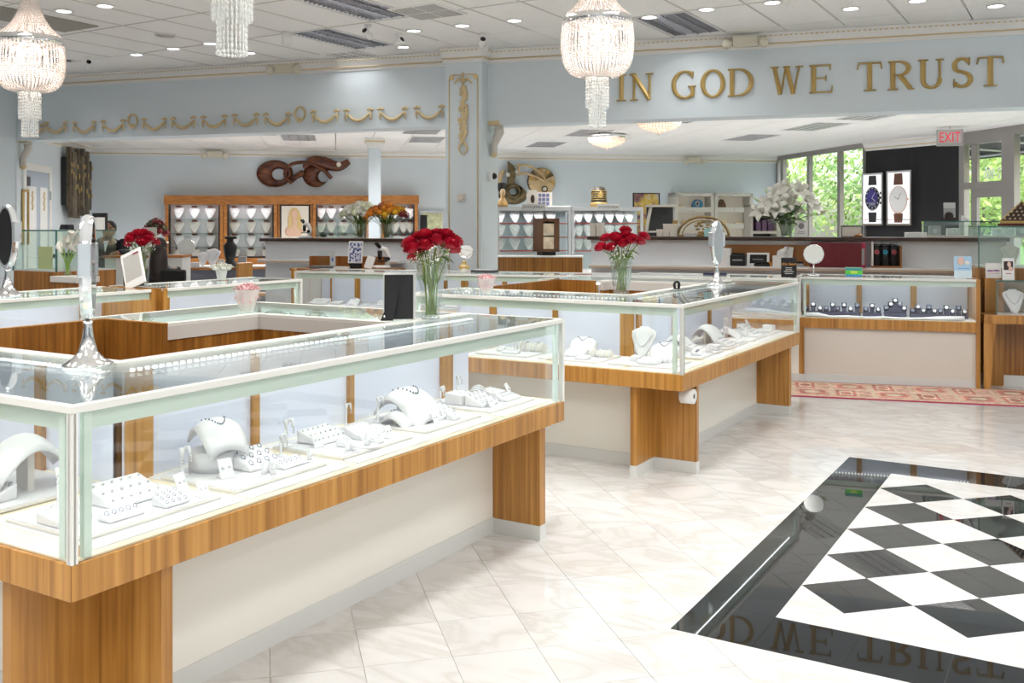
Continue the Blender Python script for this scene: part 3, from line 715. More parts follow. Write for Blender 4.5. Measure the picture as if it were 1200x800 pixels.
fill(FA, RZ, XB, XF, 1.18, 1.60, ft('third'), [
 ('stand', .14, .05, 0, 1.3, 0, 'at the near back'), ('wide', .30, .40, 0, 1.0, 0, 'at the back'), ('tallstand', .10, .92, 0, .95, 0, 'at the far back'), ('ringboard', .55, .72, 0, .9, 0, 'in the middle'),
 ('cube', .68, .34, 0, 1.2, 0, 'in front of the wide board'), ('slab', .50, .97, 0, .8, 0, 'at the far end'), ('cone', .90, .20, 0, .9, 0, 'at the near front corner'), ('onecone', .90, .42, 0, 1.3, 0, 'at the front'), ('cube', .88, .58, 0, 1.0, 0, 'at the front'), ('card', .88, .80, 0, 1.0, 0, 'at the front'), ('card', .50, .16, -.2, 1.0, 0, 'at the near end')])
fill(FA, RZ, XB, XF, 1.69, 2.11, ft('fourth'), [
 ('tallstand', .20, .10, 0, 1.0, 0, 'at the near back'), ('ramp', .40, .40, -.15, 1.35, 0, 'in the middle'), ('smallramp', .48, .16, -.1, 1.0, 0, 'beside the taller ramp'), ('slope', .66, .66, 0, 1.1, 0, 'at the front'),
 ('tallstand', .10, .80, 0, .9, 0, 'at the far back'), ('cube', .88, .62, 0, 1.1, 0, 'at the front'), ('card', .86, .36, 0, .9, 0, 'at the near front'), ('slab', .36, .88, 0, .9, 0, 'at the far end')])
fill(FA, RZ, XB, XF, 2.19, 2.59, ft('fifth'), [
 ('box', .34, .22, 0, 1.1, 0, 'at the near back'), ('slope', .66, .28, 0, 1.15, 0, 'in the middle'), ('roll', .34, .62, .5, 1.1, 0, 'at the back'), ('tallstand', .10, .50, 0, 1.0, 0, 'behind the bracelet bar'),
 ('slab', .38, .92, 0, 1.0, 0, 'at the far end'), ('low', .76, .74, 0, 1.1, 0, 'at the front'), ('card', .88, .22, 0, 1.0, 0, 'at the near front corner'), ('card', .66, .97, .3, 1.3, 0, 'at the far front corner'), ('stand', .12, .12, .3, 1.0, 0, 'at the near back')])
GA = lambda a, b: FA(-b, -a)                 # short side: b runs left, a towards the front
def fill2(b0, b1, tname, items):
    fill(lambda a, b: FA(-b, -a), RZ-PI/2, XB, XF, b0, b1, tname, items)
fill2(.56, 1.04, ('white display tray, beside the corner tray on the nearest short case', 'on first tray, nearest short case'), [
 ('bigramp', .40, .34, -.25, 1.0, 0, 'filling the back'), ('box', .72, .62, 0, 1.1, 0, 'in the middle'), ('slope', .74, .26, 0, 1.0, 0, 'beside the corner post'), ('stand', .92, .48, 0, 1.1, 0, 'at the front')])
fill2(1.12, 1.6, ('white display tray, beyond the corner tray at the left frame edge', 'on second tray, nearest short case'), [
 ('smallramp', .3, .3, 0, 1.2, 0, 'at the back'), ('slope', .7, .4, 0, 1.0, 0, 'at the front'), ('tallstand', .2, .7, 0, 1.0, 0, 'at the back')])
# second island
def bt(i): return ('white display tray, %s on the front side of the second case' % i, 'on %s tray, second case front' % i)
def br(i): return ('white display tray, %s on the right side of the second case' % i, 'on %s tray, second case right side' % i)
FBF = lambda a, b: FB(-b, -a)
fill(FBF, RZ-PI/2, XB, XF, .12, .53, bt('corner'), [
 ('neckform', .14, .75, 0, 1.15, 0, 'at the back'), ('ramp', .26, .34, .2, 1.1, 0, 'near the corner post'), ('slab', .74, .42, 0, 1.2, 0, 'at the front'), ('cone', .55, .16, 0, 1.0, 0, 'in the middle'), ('box', .56, .70, 0, .7, 0, 'in the middle')])
fill(FBF, RZ-PI/2, XB, XF, .60, 1.02, bt('second'), [
 ('ramp', .22, .55, .3, 1.1, 0, 'leaning at the back'), ('roll', .36, .2, .2, 1.0, 0, 'at the corner side'), ('ringboard', .55, .55, 0, 1.0, 0, 'in the middle'), ('cone', .85, .72, 0, 1.0, 0, 'at the front'), ('slab', .84, .3, 0, .8, 0, 'at the front')])
fill(FBF, RZ-PI/2, XB, XF, 1.10, 1.50, bt('third'), [
 ('roll', .3, .25, .1, 1.3, 0, 'at the back'), ('stand', .4, .55, 0, 1.1, 0, 'in the middle'), ('cube', .6, .7, 0, 1.1, 0, 'in the middle'), ('low', .8, .4, 0, 1.0, 0, 'at the front'), ('stand', .35, .85, 0, 1.0, 0, 'at the left end')])
fill(FBF, RZ-PI/2, XB, XF, 1.56, 1.9, bt('fourth'), [('smallramp', .35, .5, 0, 1.0, 0, 'at the back'), ('low', .75, .5, 0, 1.0, 0, 'at the front')])
fill(FB, RZ, XB, XF, .62, 1.08, br('second'), [
 ('roll', .26, .30, .2, 1.3, 0, 'at the back'), ('cone', .52, .24, 0, 1.2, 0, 'in the middle'), ('low', .80, .28, .2, 1.1, 0, 'at the near front'), ('wide', .60, .66, .1, .9, 0, 'in the middle'), ('cone', .88, .58, 0, 1.0, 0, 'at the front'), ('ramp', .22, .76, 0, 1.0, 0, 'at the far back'), ('box', .84, .90, 0, .8, 0, 'at the far front')])
fill(FB, RZ, XB, XF, 1.15, 1.62, br('third'), [
 ('bigramp', .42, .42, -.1, .8, 0, 'in the middle'), ('slope', .82, .30, 0, 1.1, 0, 'at the front'), ('slab', .84, .68, 0, 1.1, 0, 'at the front'), ('ramp', .22, .86, 0, 1.0, 0, 'at the far back'), ('stand', .55, .86, 0, 1.3, 0, 'at the far end')])
fill(FB, RZ, XB, XF, 1.69, 2.10, br('fourth'), [
 ('smallramp', .42, .30, 0, 1.2, 0, 'in the middle'), ('cone', .7, .55, 0, 1.2, 0, 'in the middle'), ('low', .86, .66, 0, 1.1, 0, 'at the front'), ('tallstand', .2, .6, 0, 1.2, 0, 'at the back'), ('slope', .5, .85, 0, 1.0, 0, 'at the far end')])
fill(FB, RZ, XB, XF, 2.16, 2.52, br('fifth'), [
 ('slope', .35, .4, 0, 1.2, 0, 'at the back'), ('slab', .8, .3, 0, 1.0, 0, 'at the front'), ('card', .3, .9, 0, 1.5, 0, 'at the far end'), ('box', .75, .8, 0, .9, 0, 'at the far front')])
# rear row: white pads with boards and chains
GR = lambda p0: (lambda a, b: (p0 + HD*b + HN*a))
def rear_row(p0, s, names, z):
    n = len(names); w = s/n
    for i, (lab, kinds) in enumerate(names):
        b0, b1 = w*i+.06, w*(i+1)-.06
        c = p0 + HD*((b0+b1)/2) + HN*(-.29)
        t = thing('display_tray', 'white display tray ' + lab, 'tray', (c.x, c.y, z), -HA-PI/2, 'white display trays in the glass cases')
        part('board', MB().box(-.2, .2, -(b1-b0)/2, (b1-b0)/2, 0, .014), SUEDE, t, .003)
        for j, k in enumerate(kinds):
            q = p0 + HD*(b0+(b1-b0)*(j+.5)/len(kinds)) + HN*(-.25)
            jewel(k, q.x, q.y, z+.0145, -HA-PI/2, ('%s in the row ' % ['first', 'second', 'third', 'fourth'][j]) + lab, 1.2)
rear_row(g1p, g1l, [('left of the black easel frame', ['wide', 'slab', 'smallramp']), ('behind the black easel frame', ['slope', 'low', 'slab'])], .618)
rear_row(g2p, g2l, [('below the small round mirror', ['wide', 'slab', 'slope']), ('left of the middle rose vase', ['low', 'slab', 'box'])], .618)
rear_row(g3p, g3l, [('right of the middle rose vase', ['slab', 'low']), ('behind the silver oval mirror', ['low', 'slab'])], .618)
# watch case: dark cushions with watches
def watch_stand(x, y, z, rz, n, lab, w=.2, tall=False):
    t = thing('watch_stand', 'navy watch display ' + lab, 'watch display', (x, y, z), rz, 'watch displays in the right case')
    part('base', MB().box(-.07, .07, -w/2, w/2, 0, .03), NAVY, t, .006)
    for k in range(n):
        r = k % 2; yy = -w/2+w*(k+.5)/n; zz = .03 + (.035 if r else 0)
        if tall: zz = .03+.045*(1-abs(2*(k+.5)/n-1))*2
        c = part('cushion', MB().lathe([(.022, -.024), (.027, -.015), (.027, .015), (.022, .024)], 10, TM((.0, yy, zz+.03), (PI/2, 0, 0))), NAVY, t)
        part('watch', MB().lathe([(.016, 0), (.016, .006)], 10, TM((.026, yy, zz+.036), (0, R(65), 0))), SIL if k % 3 else GEM, c)
        part('riser', MB().box(-.03, .03, yy-.02, yy+.02, .03, zz+.006), NAVY, t)
for px, n, w, lab, tall in ((953, 3, .2, 'at the left end of the watch case', 0), (972, 2, .12, 'second from the left, two cushions', 0), (993, 4, .24, 'third from the left, with raised cushions', 0), (1022, 3, .17, 'fourth from the left, low', 0), (1049, 5, .2, 'with a stepped pyramid of cushions in the middle', 1), (1082, 5, .24, 'right of the stepped pyramid', 0), (1116, 5, .26, 'at the right end of the watch case', 0)):
    s = spt(px, g4p - HN*.3, HD); q = g4p + HD*s - HN*.3; watch_stand(q.x, q.y, .618, -HA-PI/2, n, lab, w, tall)
cl = MB(); P = []
for i in range(13):
    P.append([(-.09+.06*j/4, .06+1.4*i/12, .622+.03*math.sin(PI*j/4)*(1 if i in (0, 1, 10, 11, 12) else .35)+.004*math.sin(i*2.3)) for j in range(5)])
o = solo('white_cloth', 'folded white cloth lying along the front of the watch case', 'cloth', cl.grid(P), SUEDE, loc=(*g4p, 0), rz=-HA-PI/2, thick=.006)
# ================================================================ GOLD LETTERS
def ridge(mb, pts, ws, h=.02, closed=False):
    n = len(pts); vs = []; fs = []
    for i in range(n):
        a = Vector(pts[(i-1) % n] if (closed or i) else pts[0]); b = Vector(pts[(i+1) % n] if (closed or i < n-1) else pts[-1])
        t = (b-a).normalized(); nn = Vector((-t.y, t.x)); w = ws[i] if isinstance(ws, (list, tuple)) else ws; p = Vector(pts[i])
        l, r = p+nn*w/2, p-nn*w/2
        vs += [(l.x, .012, l.y), (l.x, -.006, l.y), (p.x, -.006-h, p.y), (r.x, -.006, r.y), (r.x, .012, r.y)]
    for i in range(n if closed else n-1):
        j = (i+1) % n
        for k in range(4): fs.append((i*5+k, j*5+k, j*5+k+1, i*5+k+1))
    if not closed: fs += [(4,3,2,1,0), tuple((n-1)*5+k for k in range(5))]
    mb.add(vs, [f[::-1] for f in fs])
def arc(cx, cz, rx, rz, a0, a1, n=14): return [(cx+rx*math.cos(R(a0+(a1-a0)*i/n)), cz+rz*math.sin(R(a0+(a1-a0)*i/n))) for i in range(n+1)]
def letter(ch, W, Hh):
    mb = MB(); T, t, s = .17*Hh, .085*Hh, .05*Hh
    def st(x0, z0, x1, z1, w): ridge(mb, [(x0*W, z0*Hh), (x1*W, z1*Hh)], w)
    def sf(x, z, w): st(x-w/2, z, x+w/2, z, s)        # serif bar, in letter widths
    def cv(p, lo, hi, vert=True):
        n = len(p); ws = []
        for i in range(n):
            a = Vector(p[max(i-1, 0)]); b = Vector(p[min(i+1, n-1)]); d = (b-a).normalized(); ws.append(lo+(hi-lo)*abs(d.y))
        ridge(mb, p, ws)
    if ch == 'I': st(.5, 0, .5, 1, T); sf(.5, .02, 1); sf(.5, .98, 1)
    if ch == 'N': st(.16, 0, .16, 1, t); st(.86, 0, .86, 1, t); st(.12, 1, .86, .02, T); sf(.16, .02, .34); sf(.12, .98, .3); sf(.86, .98, .34)
    if ch == 'G': cv(arc(.55*W, .5*Hh, .49*W, .49*Hh, 48, 318, 22), t, T); st(.88, .05, .88, .44, T*.9); sf(.86, .44, .34); st(.9, .98, .86, .72, s)
    if ch == 'O': p = arc(.5*W, .5*Hh, .44*W, .48*Hh, 0, 360, 28)[:-1]; ridge(mb, p, [t+(T-t)*abs(math.cos(2*PI*i/28)) for i in range(28)], closed=True)
    if ch == 'D': st(.18, 0, .18, 1, T); cv([(.02*W, .975*Hh), (.4*W, .975*Hh)] + arc(.42*W, .5*Hh, .5*W, .475*Hh, 85, -85, 16) + [(.4*W, .025*Hh), (.02*W, .025*Hh)], s*1.2, T)
    if ch == 'W':
        for a, b, w in ((.12, .30, T*.9), (.48, .32, t*.8), (.5, .70, T*.9), (.89, .72, t*.8)): st(a, 1, b, 0, w)
        sf(.12, .98, .26); sf(.5, .98, .22); sf(.89, .98, .24)
    if ch == 'E': st(.2, 0, .2, 1, T); st(.02, .975, .92, .975, s*1.2); st(.02, .025, .97, .025, s*1.2); st(.2, .52, .72, .52, s*1.1); st(.92, 1, .9, .8, s); st(.97, 0, .99, .24, s); st(.72, .62, .72, .42, s)
    if ch == 'T': st(.5, 0, .5, 1, T); st(.02, .97, .98, .97, s*1.2); st(.04, .98, .0, .76, s); st(.96, .98, 1, .76, s); sf(.5, .02, .5)
    if ch == 'R': st(.2, 0, .2, 1, T); cv([(.02*W, .975*Hh), (.36*W, .975*Hh)] + arc(.42*W, .74*Hh, .36*W, .235*Hh, 88, -88, 12) + [(.2*W, .505*Hh)], s*1.2, T); st(.46, .5, .86, .03, T*.95); sf(.2, .02, .4); sf(.88, .02, .24)
    if ch == 'U': st(.2, .3, .2, 1, T); st(.84, .3, .84, 1, t); cv([(.2*W, .34*Hh)] + arc(.52*W, .3*Hh, .32*W, .27*Hh, 180, 360, 14) + [(.84*W, .34*Hh)], t, T*.9); sf(.2, .98, .4); sf(.84, .98, .32)
    if ch == 'S': cv(arc(.5*W, .74*Hh, .36*W, .235*Hh, 28, 230, 12) + [(.52*W, .52*Hh)] + arc(.5*W, .265*Hh, .4*W, .24*Hh, 55, -152, 12), t, T); st(.86, 1, .84, .74, s); st(.12, 0, .12, .28, s)
    return mb
sg = thing('gold_lettering', 'large raised gold serif letters on the header, right of the pilaster', 'lettering', (*hxy(0, .012), 2.962), -HA)
for ch, a, b in (('I', 723, 734), ('N', 739, 765), ('G', 788, 815), ('O', 822, 849), ('D', 852.5, 883), ('W', 903, 941), ('E', 948, 975.5), ('T', 1005, 1033.5), ('R', 1040, 1071.5), ('U', 1075.5, 1106), ('S', 1115, 1139.5), ('T', 1145, 1176)):
    s0, s1 = hpt(a), hpt(b); part('letter', letter(ch, s1-s0, .312), GOLD, sg, loc=(s0, 0, 0))
# ================================================================ GARLANDS AND WREATHS
def garland_parts(t):
    w = .17; P = [(w*(k/10*2-1), -.012-.01*math.sin(PI*k/10), -.10*math.sin(PI*k/10)+.02) for k in range(11)]
    m = MB().tube(P, [.012+.012*math.sin(PI*k/10) for k in range(11)], 6)
    for k in range(9): m.ball((P[k+1][0], -.03, P[k+1][2]), .013, 5, 3)
    part('swag', m, GOLDP, t)
    for s in (-1, 1):
        m = MB(); 
        for a in (40, 140, 90): m.ball((s*w+.035*math.cos(R(a)), -.015, .04+.03*math.sin(R(a))), (.026, .012, .018), 6, 4)
        m.tube([(s*w, -.015, .03), (s*(w+.012), -.018, -.03), (s*(w+.002), -.015, -.08)], [.012, .014, .006], 6); part('bow', m, GOLDP, t)
gl = None
for k, (px, py) in enumerate(((40, 152), (67, 149), (100, 148.5), (134, 147), (182, 145), (216, 143.5), (252, 142), (289, 140), (326, 139), (382, 136), (421, 134.5), (461, 133), (504, 131))):
    q = hxy(hpt(px), .012); z = EYE+(HY-py)*q[1]/FPX
    lab = 'gold swag garland on the left header, %s from its left end' % ['first', 'second', 'third', 'fourth', 'fifth', 'sixth', 'seventh', 'eighth', 'ninth', 'tenth', 'eleventh', 'twelfth', 'thirteenth'][k]
    if gl is None: gl = thing('garland', lab, 'wall ornament', (*q, z), -HA, 'gold garlands on the header'); garland_parts(gl)
    else: dup(gl, (*q, z), -HA, lab)
for px, py, lab in ((157, 142, 'gold laurel wreath between the fourth and fifth garlands'), (353, 134, 'gold laurel wreath between the ninth and tenth garlands')):
    q = hxy(hpt(px), .012); z = EYE+(HY-py)*q[1]/FPX; t = thing('wreath', lab, 'wall ornament', (*q, z), -HA, 'gold wreaths on the header')
    m = MB().tube([(.075*math.cos(a*PI/12), -.015, .085*math.sin(a*PI/12)+.01) for a in range(24)], .013, 6, True)
    for a in range(24): m.ball((.08*math.cos(a*PI/12), -.022, .088*math.sin(a*PI/12)+.01), (.014, .012, .012), 5, 3)
    part('ring', m, GOLDP, t); m = MB()
    for k in range(7): m.ball((.03*math.cos(k*.9), -.028, -.075+.02*math.sin(k*.9)), (.02, .014, .016), 6, 4)
    part('bow', m, GOLDP, t)
tc = (t0+t1)/2; q = hxy(tc, PN+.005)
t = thing('floral_drop', 'gold floral drop ornament on the tall white pilaster', 'wall ornament', (*q, 2.52), -HA)
m = MB(); random.seed(3)
for k in range(64):
    f = k/63; z = .66*f; w = .055*(1-.35*abs(2*f-1))
    m.ball((random.uniform(-w, w), -.012, z), (.024, .014, .028), 6, 4)
m.tube([(0, -.01, 0), (0, -.01, .72)], .012, 6); part('flower_string', m, GOLDP, t)
m = MB()
for s in (-1, 0, 1): m.tube([(0, -.012, .72), (s*.06, -.018, .76), (s*.12, -.012, .70 if s else .84)], [.02, .02, .006], 6)
part('top_spray', m, GOLDP, t); m = MB()
for s in (-1, 1): m.tube([(0, -.012, .0), (s*.04, -.016, -.05), (s*.055, -.012, -.10), (s*.01, -.012, -.17)], [.014, .016, .012, .006], 6)
part('tail', m, GOLDP, t)
def corbel(loc, rz, lab):
    t = thing('corbel', lab, 'wall bracket', loc, rz, 'scrolled corbels')
    part('cap', MB().box(-.09, .09, -.14, 0, .0, .05), GOLDP, t, .006)
    P = [(0, -.11, -.02), (0, -.12, -.09), (0, -.08, -.17), (0, -.045, -.25), (0, -.05, -.32), (0, -.06, -.36)]
    part('scroll', MB().tube(P, [.06, .062, .052, .045, .042, .03], 8), SUEDE2, t); part('foot_scroll', MB().ball((0, -.05, -.36), (.04, .045, .04), 8, 6), GOLDP, t)
s = spt(22, HL, dv); q = HL + dv*.12; corbel((q.x, q.y, 2.72), la, 'cream and gold corbel bracket under the header, left wall')
q = hxy(t1+.0, -.06); corbel((q[0]+.005, q[1], 2.73), -HA+PI/2, 'cream and gold corbel bracket on the pilaster side')
# ================================================================ CHANDELIERS
def beads(pts, r):
    m = MB()
    for p in pts: m.ball(p, r, 6, 4)
    return m
def curve(P, step):
    out = []; P = [Vector(p) for p in P]; Q = []
    for i in range(len(P)-1):
        for k in range(12): Q.append(P[i].lerp(P[i+1], k/12))
    acc = 0; last = Q[0]; out.append(last)
    for p in Q[1:]:
        acc += (p-last).length; last = p
        if acc >= step: out.append(p); acc = 0
    return out
def smooth(P, n=2):
    for _ in range(n):
        Q = [P[0]]
        for a, b in zip(P, P[1:]): Q += [tuple(x*.75+y*.25 for x, y in zip(a, b)), tuple(x*.25+y*.75 for x, y in zip(a, b))]
        P = Q + [P[-1]]
    return P
def chandelier(loc, lab):
    t = thing('chandelier', lab, 'chandelier', loc, 0, 'crystal chandeliers')      # origin at the bottom tip, 2.24 m up
    part('ring_band', MB().lathe([(.258, .78), (.262, .785), (.262, .835), (.258, .84)], 40, cap=False), CHROME, t, thick=.006)
    part('top_ring', MB().lathe([(.062, 1.19), (.066, 1.2), (.062, 1.215)], 24), CHROME, t)
    part('hanging_rod', MB().tube([(0, 0, .3), (0, 0, ZC-loc[2]-.03)], .008, 8), CHROME, t)
    part('ceiling_cup', MB().lathe([(.02, ZC-loc[2]-.06), (.06, ZC-loc[2]-.03), (.065, ZC-loc[2])], 20), CHROME, t)
    part('bottom_ring', MB().lathe([(.10, .375), (.108, .38), (.10, .39)], 24, cap=False), CHROME, t, thick=.004)
    part('frame_arms', MB().tube([(-.25, 0, .8), (0, 0, .78), (.25, 0, .8)], .006, 5).tube([(0, -.25, .8), (0, 0, .78), (0, .25, .8)], .006, 5), CHROME, t)
    up = beads(curve(smooth([(.06, 0, 1.19), (.085, 0, 1.05), (.16, 0, .92), (.255, 0, .84)]), .017), .0088).mesh('strand', CRYS)
    dn = beads(curve(smooth([(.262, 0, .79), (.275, 0, .66), (.262, 0, .50), (.20, 0, .41), (.10, 0, .385)]), .017), .0088).mesh('strand', CRYS)
    rod = MB()
    for i in range(9): rod.lathe([(.003, .385-.026*i-.025), (.006, .385-.026*i-.012), (.003, .385-.026*i)], 5, TM((.085, 0, 0)))
    rod = rod.mesh('crystal_rod', CRYSC); rod2 = MB()
    for i in range(14): rod2.lathe([(.003, .385-.026*i-.025), (.006, .385-.026*i-.012), (.003, .385-.026*i)], 5, TM((.062, 0, 0)))
    rod2.ball((.062, 0, .012), .009, 6, 4); rod2 = rod2.mesh('crystal_rod', CRYSC)
    for n, me in ((44, up), (52, dn)):
        for k in range(n): link('bead_strand', me, t, (0, 0, 0), 2*PI*k/n)
    for n, me in ((26, rod), (22, rod2)):
        for k in range(n): link('crystal_rod', me, t, (0, 0, 0), 2*PI*k/n)
    for k in range(6):
        a = k*PI/3+.2; m = part('candle_tube', MB().lathe([(.014, .62), (.014, .70)], 8, TM((.13*math.cos(a), .13*math.sin(a), 0))), CHROME, t)
        part('bulb', MB().ball((.13*math.cos(a), .13*math.sin(a), .73), (.016, .016, .028), 8, 6), BULB, m)
    l = bpy.data.lights.new('chandelier_glow', 'POINT'); l.energy = 18; l.shadow_soft_size = .12; l.color = (1, .86, .74)
    o = bpy.data.objects.new('chandelier_glow', l); C.objects.link(o); o.parent = t; o.location = (0, 0, .66)
    return t
px = at(700, 0, 7.4); ch = chandelier((px[0], 7.4, 2.235), 'crystal chandelier hanging left of the gold letters')
for X, Y, lab in ((35, 8.2, 'crystal chandelier at the left frame edge'), (272, 4.25, 'nearest chandelier, cut by the top of the frame')):
    p = at(X, 0, Y); dup(ch, (p[0], Y, 2.235), .13, lab)
def flush(px, py, y, lab):
    x = (px-600)*y/FPX; t = thing('flush_ceiling_light', lab, 'ceiling light', (x, y, ZL), 0, 'bowl lights on the lower ceiling')
    part('rim', MB().lathe([(.29, -.07), (.30, -.05), (.30, -.02), (.27, 0)], 32), CHROME, t)
    b = MB()
    for i, (r, z) in enumerate(((.285, -.08), (.27, -.115), (.22, -.15), (.15, -.175), (.07, -.20))):
        n = max(6, int(44*r/.285))
        for k in range(n): b.ball((r*math.cos(2*PI*k/n), r*math.sin(2*PI*k/n), z), (.017, .017, .024), 5, 4)
    part('crystal_bowl', b, mat('glowing_crystal', (.95, .85, .78), .3, emit=.28, ecol=(1, .70, .5)), t, stuff=True)
    part('glass_bowl', MB().lathe([(.26, -.06), (.255, -.1), (.2, -.14), (.1, -.165), (.001, -.175)], 24), BULBG, t)
    part('finial', MB().ball((0, 0, -.235), .022, 8, 6), CRYS, t)
BULBG = mat('warm_glow', (1, .85, .7), .5, emit=.9, ecol=(1, .72, .5))
flush(772, 158, 13.0, 'larger beaded bowl light under the lower ceiling, right'); flush(711, 172, 15.6, 'smaller looking beaded bowl light farther back')
# ================================================================ TROFFERS, DOWNLIGHTS, VENTS, CAMERAS
LOUV = mat('louver_metal', (.34, .34, .36), .25, .6); DARKC = mat('white_reflector', (.8, .8, .82), .3)
def troffer(x, y, z, rz, lab, sx=.58, sy=1.18, grp='ceiling troffers', nx=4, ny=9):
    t = thing('ceiling_troffer', lab, 'ceiling light', (x, y, z), rz, grp)
    part('housing', MB().box(-sx/2, sx/2, -sy/2, sy/2, .055, .06).box(-sx/2, -sx/2+.02, -sy/2, sy/2, 0, .055).box(sx/2-.02, sx/2, -sy/2, sy/2, 0, .055).box(-sx/2, sx/2, -sy/2, -sy/2+.02, 0, .055).box(-sx/2, sx/2, sy/2-.02, sy/2, 0, .055), DARKC, t)
    for k in range(2): part('tube_lamp', MB().tube([((k-.5)*.22, -sy/2+.04, .042), ((k-.5)*.22, sy/2-.04, .042)], .012, 6), TUBEM, t)
    for i in range(1, nx): x0 = -sx/2+sx*i/nx; part('long_louver', MB().box(x0-.006, x0+.006, -sy/2+.02, sy/2-.02, 0, .03), LOUV, t)
    for j in range(1, ny*2): y0 = -sy/2+sy*j/(ny*2); part('cross_louver', MB().box(-sx/2+.02, sx/2-.02, y0-.003, y0+.003, 0, .03), LOUV, t)
    return t
TUBEM = mat('fluorescent_tube', (1, 1, 1), .5, emit=3)
names = ['ceiling troffer beside the left chandelier', 'left of the two troffers above the left header', 'right of the two troffers above the left header', 'ceiling troffer above the word GOD', 'ceiling troffer at the top frame edge']
tr = None
for k, (i, j) in enumerate(TROFF[:5]):
    x, y = cell(i, j)
    if tr is None: tr = troffer(x, y, ZC, RZ, names[k])
    else: dup(tr, (x, y, ZC), RZ, names[k])
for k, (px, y) in enumerate(LOWT):
    o = ['first', 'second', 'third', 'fourth', 'fifth', 'sixth', 'seventh', 'eighth', 'ninth', 'tenth', 'eleventh', 'twelfth'][sorted(range(len(LOWT)), key=lambda q: LOWT[q][0]).index(k)]
    dup(tr, ((px-600)*y/FPX, y, ZL-.004), BA, 'recessed troffer on the lower rear ceiling, %s from the left' % o, 'rear ceiling troffers')
ords = ['first', 'second', 'third', 'fourth', 'fifth', 'sixth', 'seventh', 'eighth', 'ninth', 'tenth', 'eleventh', 'twelfth', 'thirteenth', 'fourteenth', 'fifteenth', 'sixteenth', 'seventeenth', 'eighteenth']
dl = None
for k, (px, py) in enumerate(sorted(((75, 13), (123, 7), (160, 64), (203, 57), (246, 51), (292, 62), (472, 55), (485, 36), (542, 30), (603, 24), (761, 20), (828, 11), (905, 3), (997, 10), (1075, 1), (1167, 7)))):
    y = (ZC-EYE)*FPX/(HY-py); x = (px-600)*y/FPX; lab = 'recessed ceiling downlight, %s from the left' % ords[k]
    if dl is None:
        dl = thing('downlight', lab, 'downlight', (x, y, ZC), 0, 'recessed downlights')
        part('trim_ring', MB().lathe([(.095, .0), (.095, -.008), (.075, -.008), (.07, .004)], 24, cap=False), WHITE, dl); part('lamp', MB().lathe([(.07, -.001), (.07, .003)], 20), DLITE, dl)
    else: dup(dl, (x, y, ZC), 0, lab)
def vent(px, py, lab, m, s=.29):
    y = (ZC-EYE)*FPX/(HY-py); x = (px-600)*y/FPX; t = thing('air_vent', lab, 'vent', (x, y, ZC), RZ, 'ceiling vents')
    part('frame', MB().box(-s, s, -s, s, -.012, .004), WHITE, t)
    for k in range(4):
        sx, sy = (-1 if k % 2 else 1), (-1 if k > 1 else 1)
        for j in range(5): part('slat', MB().box(min(sx*.015, sx*(s-.03)), max(sx*.015, sx*(s-.03)), min(sy*(.02+j*.05), sy*(.055+j*.05)), max(sy*(.02+j*.05), sy*(.055+j*.05)), -.018, -.012), m, t)
vent(501, 13, 'square grey air vent above the left header', mat('vent_grey', (.5, .49, .48), .5))
y = (ZC-EYE)*FPX/(HY-22); solo('return_grille', 'taupe square return grille above the left chandelier', 'vent', MB().box(-.3, .3, -.6, .6, -.01, .0), mat('taupe', (.36, .33, .29), .6), ((35-600)*y/FPX, y, ZC), RZ)
y = (ZC-EYE)*FPX/(HY-41); t = thing('ceiling_speaker', 'round ceiling speaker grille at upper left', 'speaker', ((194-600)*y/FPX, y, ZC), 0)
part('rim', MB().lathe([(.12, 0), (.12, -.01), (.105, -.012)], 24, cap=False), WHITE, t); part('grille', MB().lathe([(.105, -.010), (.0005, -.012)], 24), mat('grille_grey', (.62, .62, .63), .6), t)
def spot(px, py, aim, lab, m, name='spotlight', cat='spotlight'):
    y = (ZC-.1-EYE)*FPX/(HY-py); x = (px-600)*y/FPX; t = thing(name, lab, cat, (x, y, ZC), aim, 'ceiling cameras and spots')
    part('mount', MB().lathe([(.04, 0), (.04, -.02), (.012, -.03), (.012, -.07)], 12), WHITE, t)
    M = TM((0, 0, -.1), (R(62), 0, 0)); h = part('body', MB().lathe([(.03, -.06), (.038, -.05), (.038, .06), (.034, .065)], 12, M), WHITE, t)
    part('lens', MB().lathe([(.03, .062), (.03, .07), (.01, .07)], 12, M), m, h)
for px, py, a, lab in ((103, 76, .6, 'white camera beside the left chandelier troffer'), (431, 40, -.5, 'white bullet camera, left of the ceiling pair'), (467, 50, .9, 'white bullet camera, right of the ceiling pair'), (565, 50, .2, 'small dome camera in front of the pilaster'), (928, 1, .3, 'black camera lens at the top frame edge')):
    spot(px, py, a, lab, BLACKG, 'security_camera', 'camera')
y = (ZC-EYE)*FPX/(HY-38); solo('can_light', 'white cylinder can light on the ceiling, left of centre', 'ceiling light', MB().lathe([(.055, 0), (.055, -.14), (.045, -.14), (.04, -.12)], 18), WHITE, ((336-600)*y/FPX, y, ZC))
EMB = mat('beige_plastic', (.74, .70, .58), .5); LENS = mat('emergency_lens', (.75, .75, .72), .15)
def emergency(loc, rz, lab):
    t = thing('emergency_light', lab, 'emergency light', loc, rz, 'twin head emergency lights')
    part('battery_case', MB().box(-.14, .14, -.08, 0, -.06, .06), EMB, t, .01)
    for s in (-1, 1):
        h = part('lamp_head', MB().lathe([(.03, .05), (.055, .02), (.06, -.03)], 12, TM((s*.2, -.08, -.02), (R(65), 0, s*.5))), EMB, t); part('lens', MB().lathe([(.056, -.03), (.03, -.038), (.001, -.04)], 12, TM((s*.2, -.08, -.02), (R(65), 0, s*.5))), LENS, h)
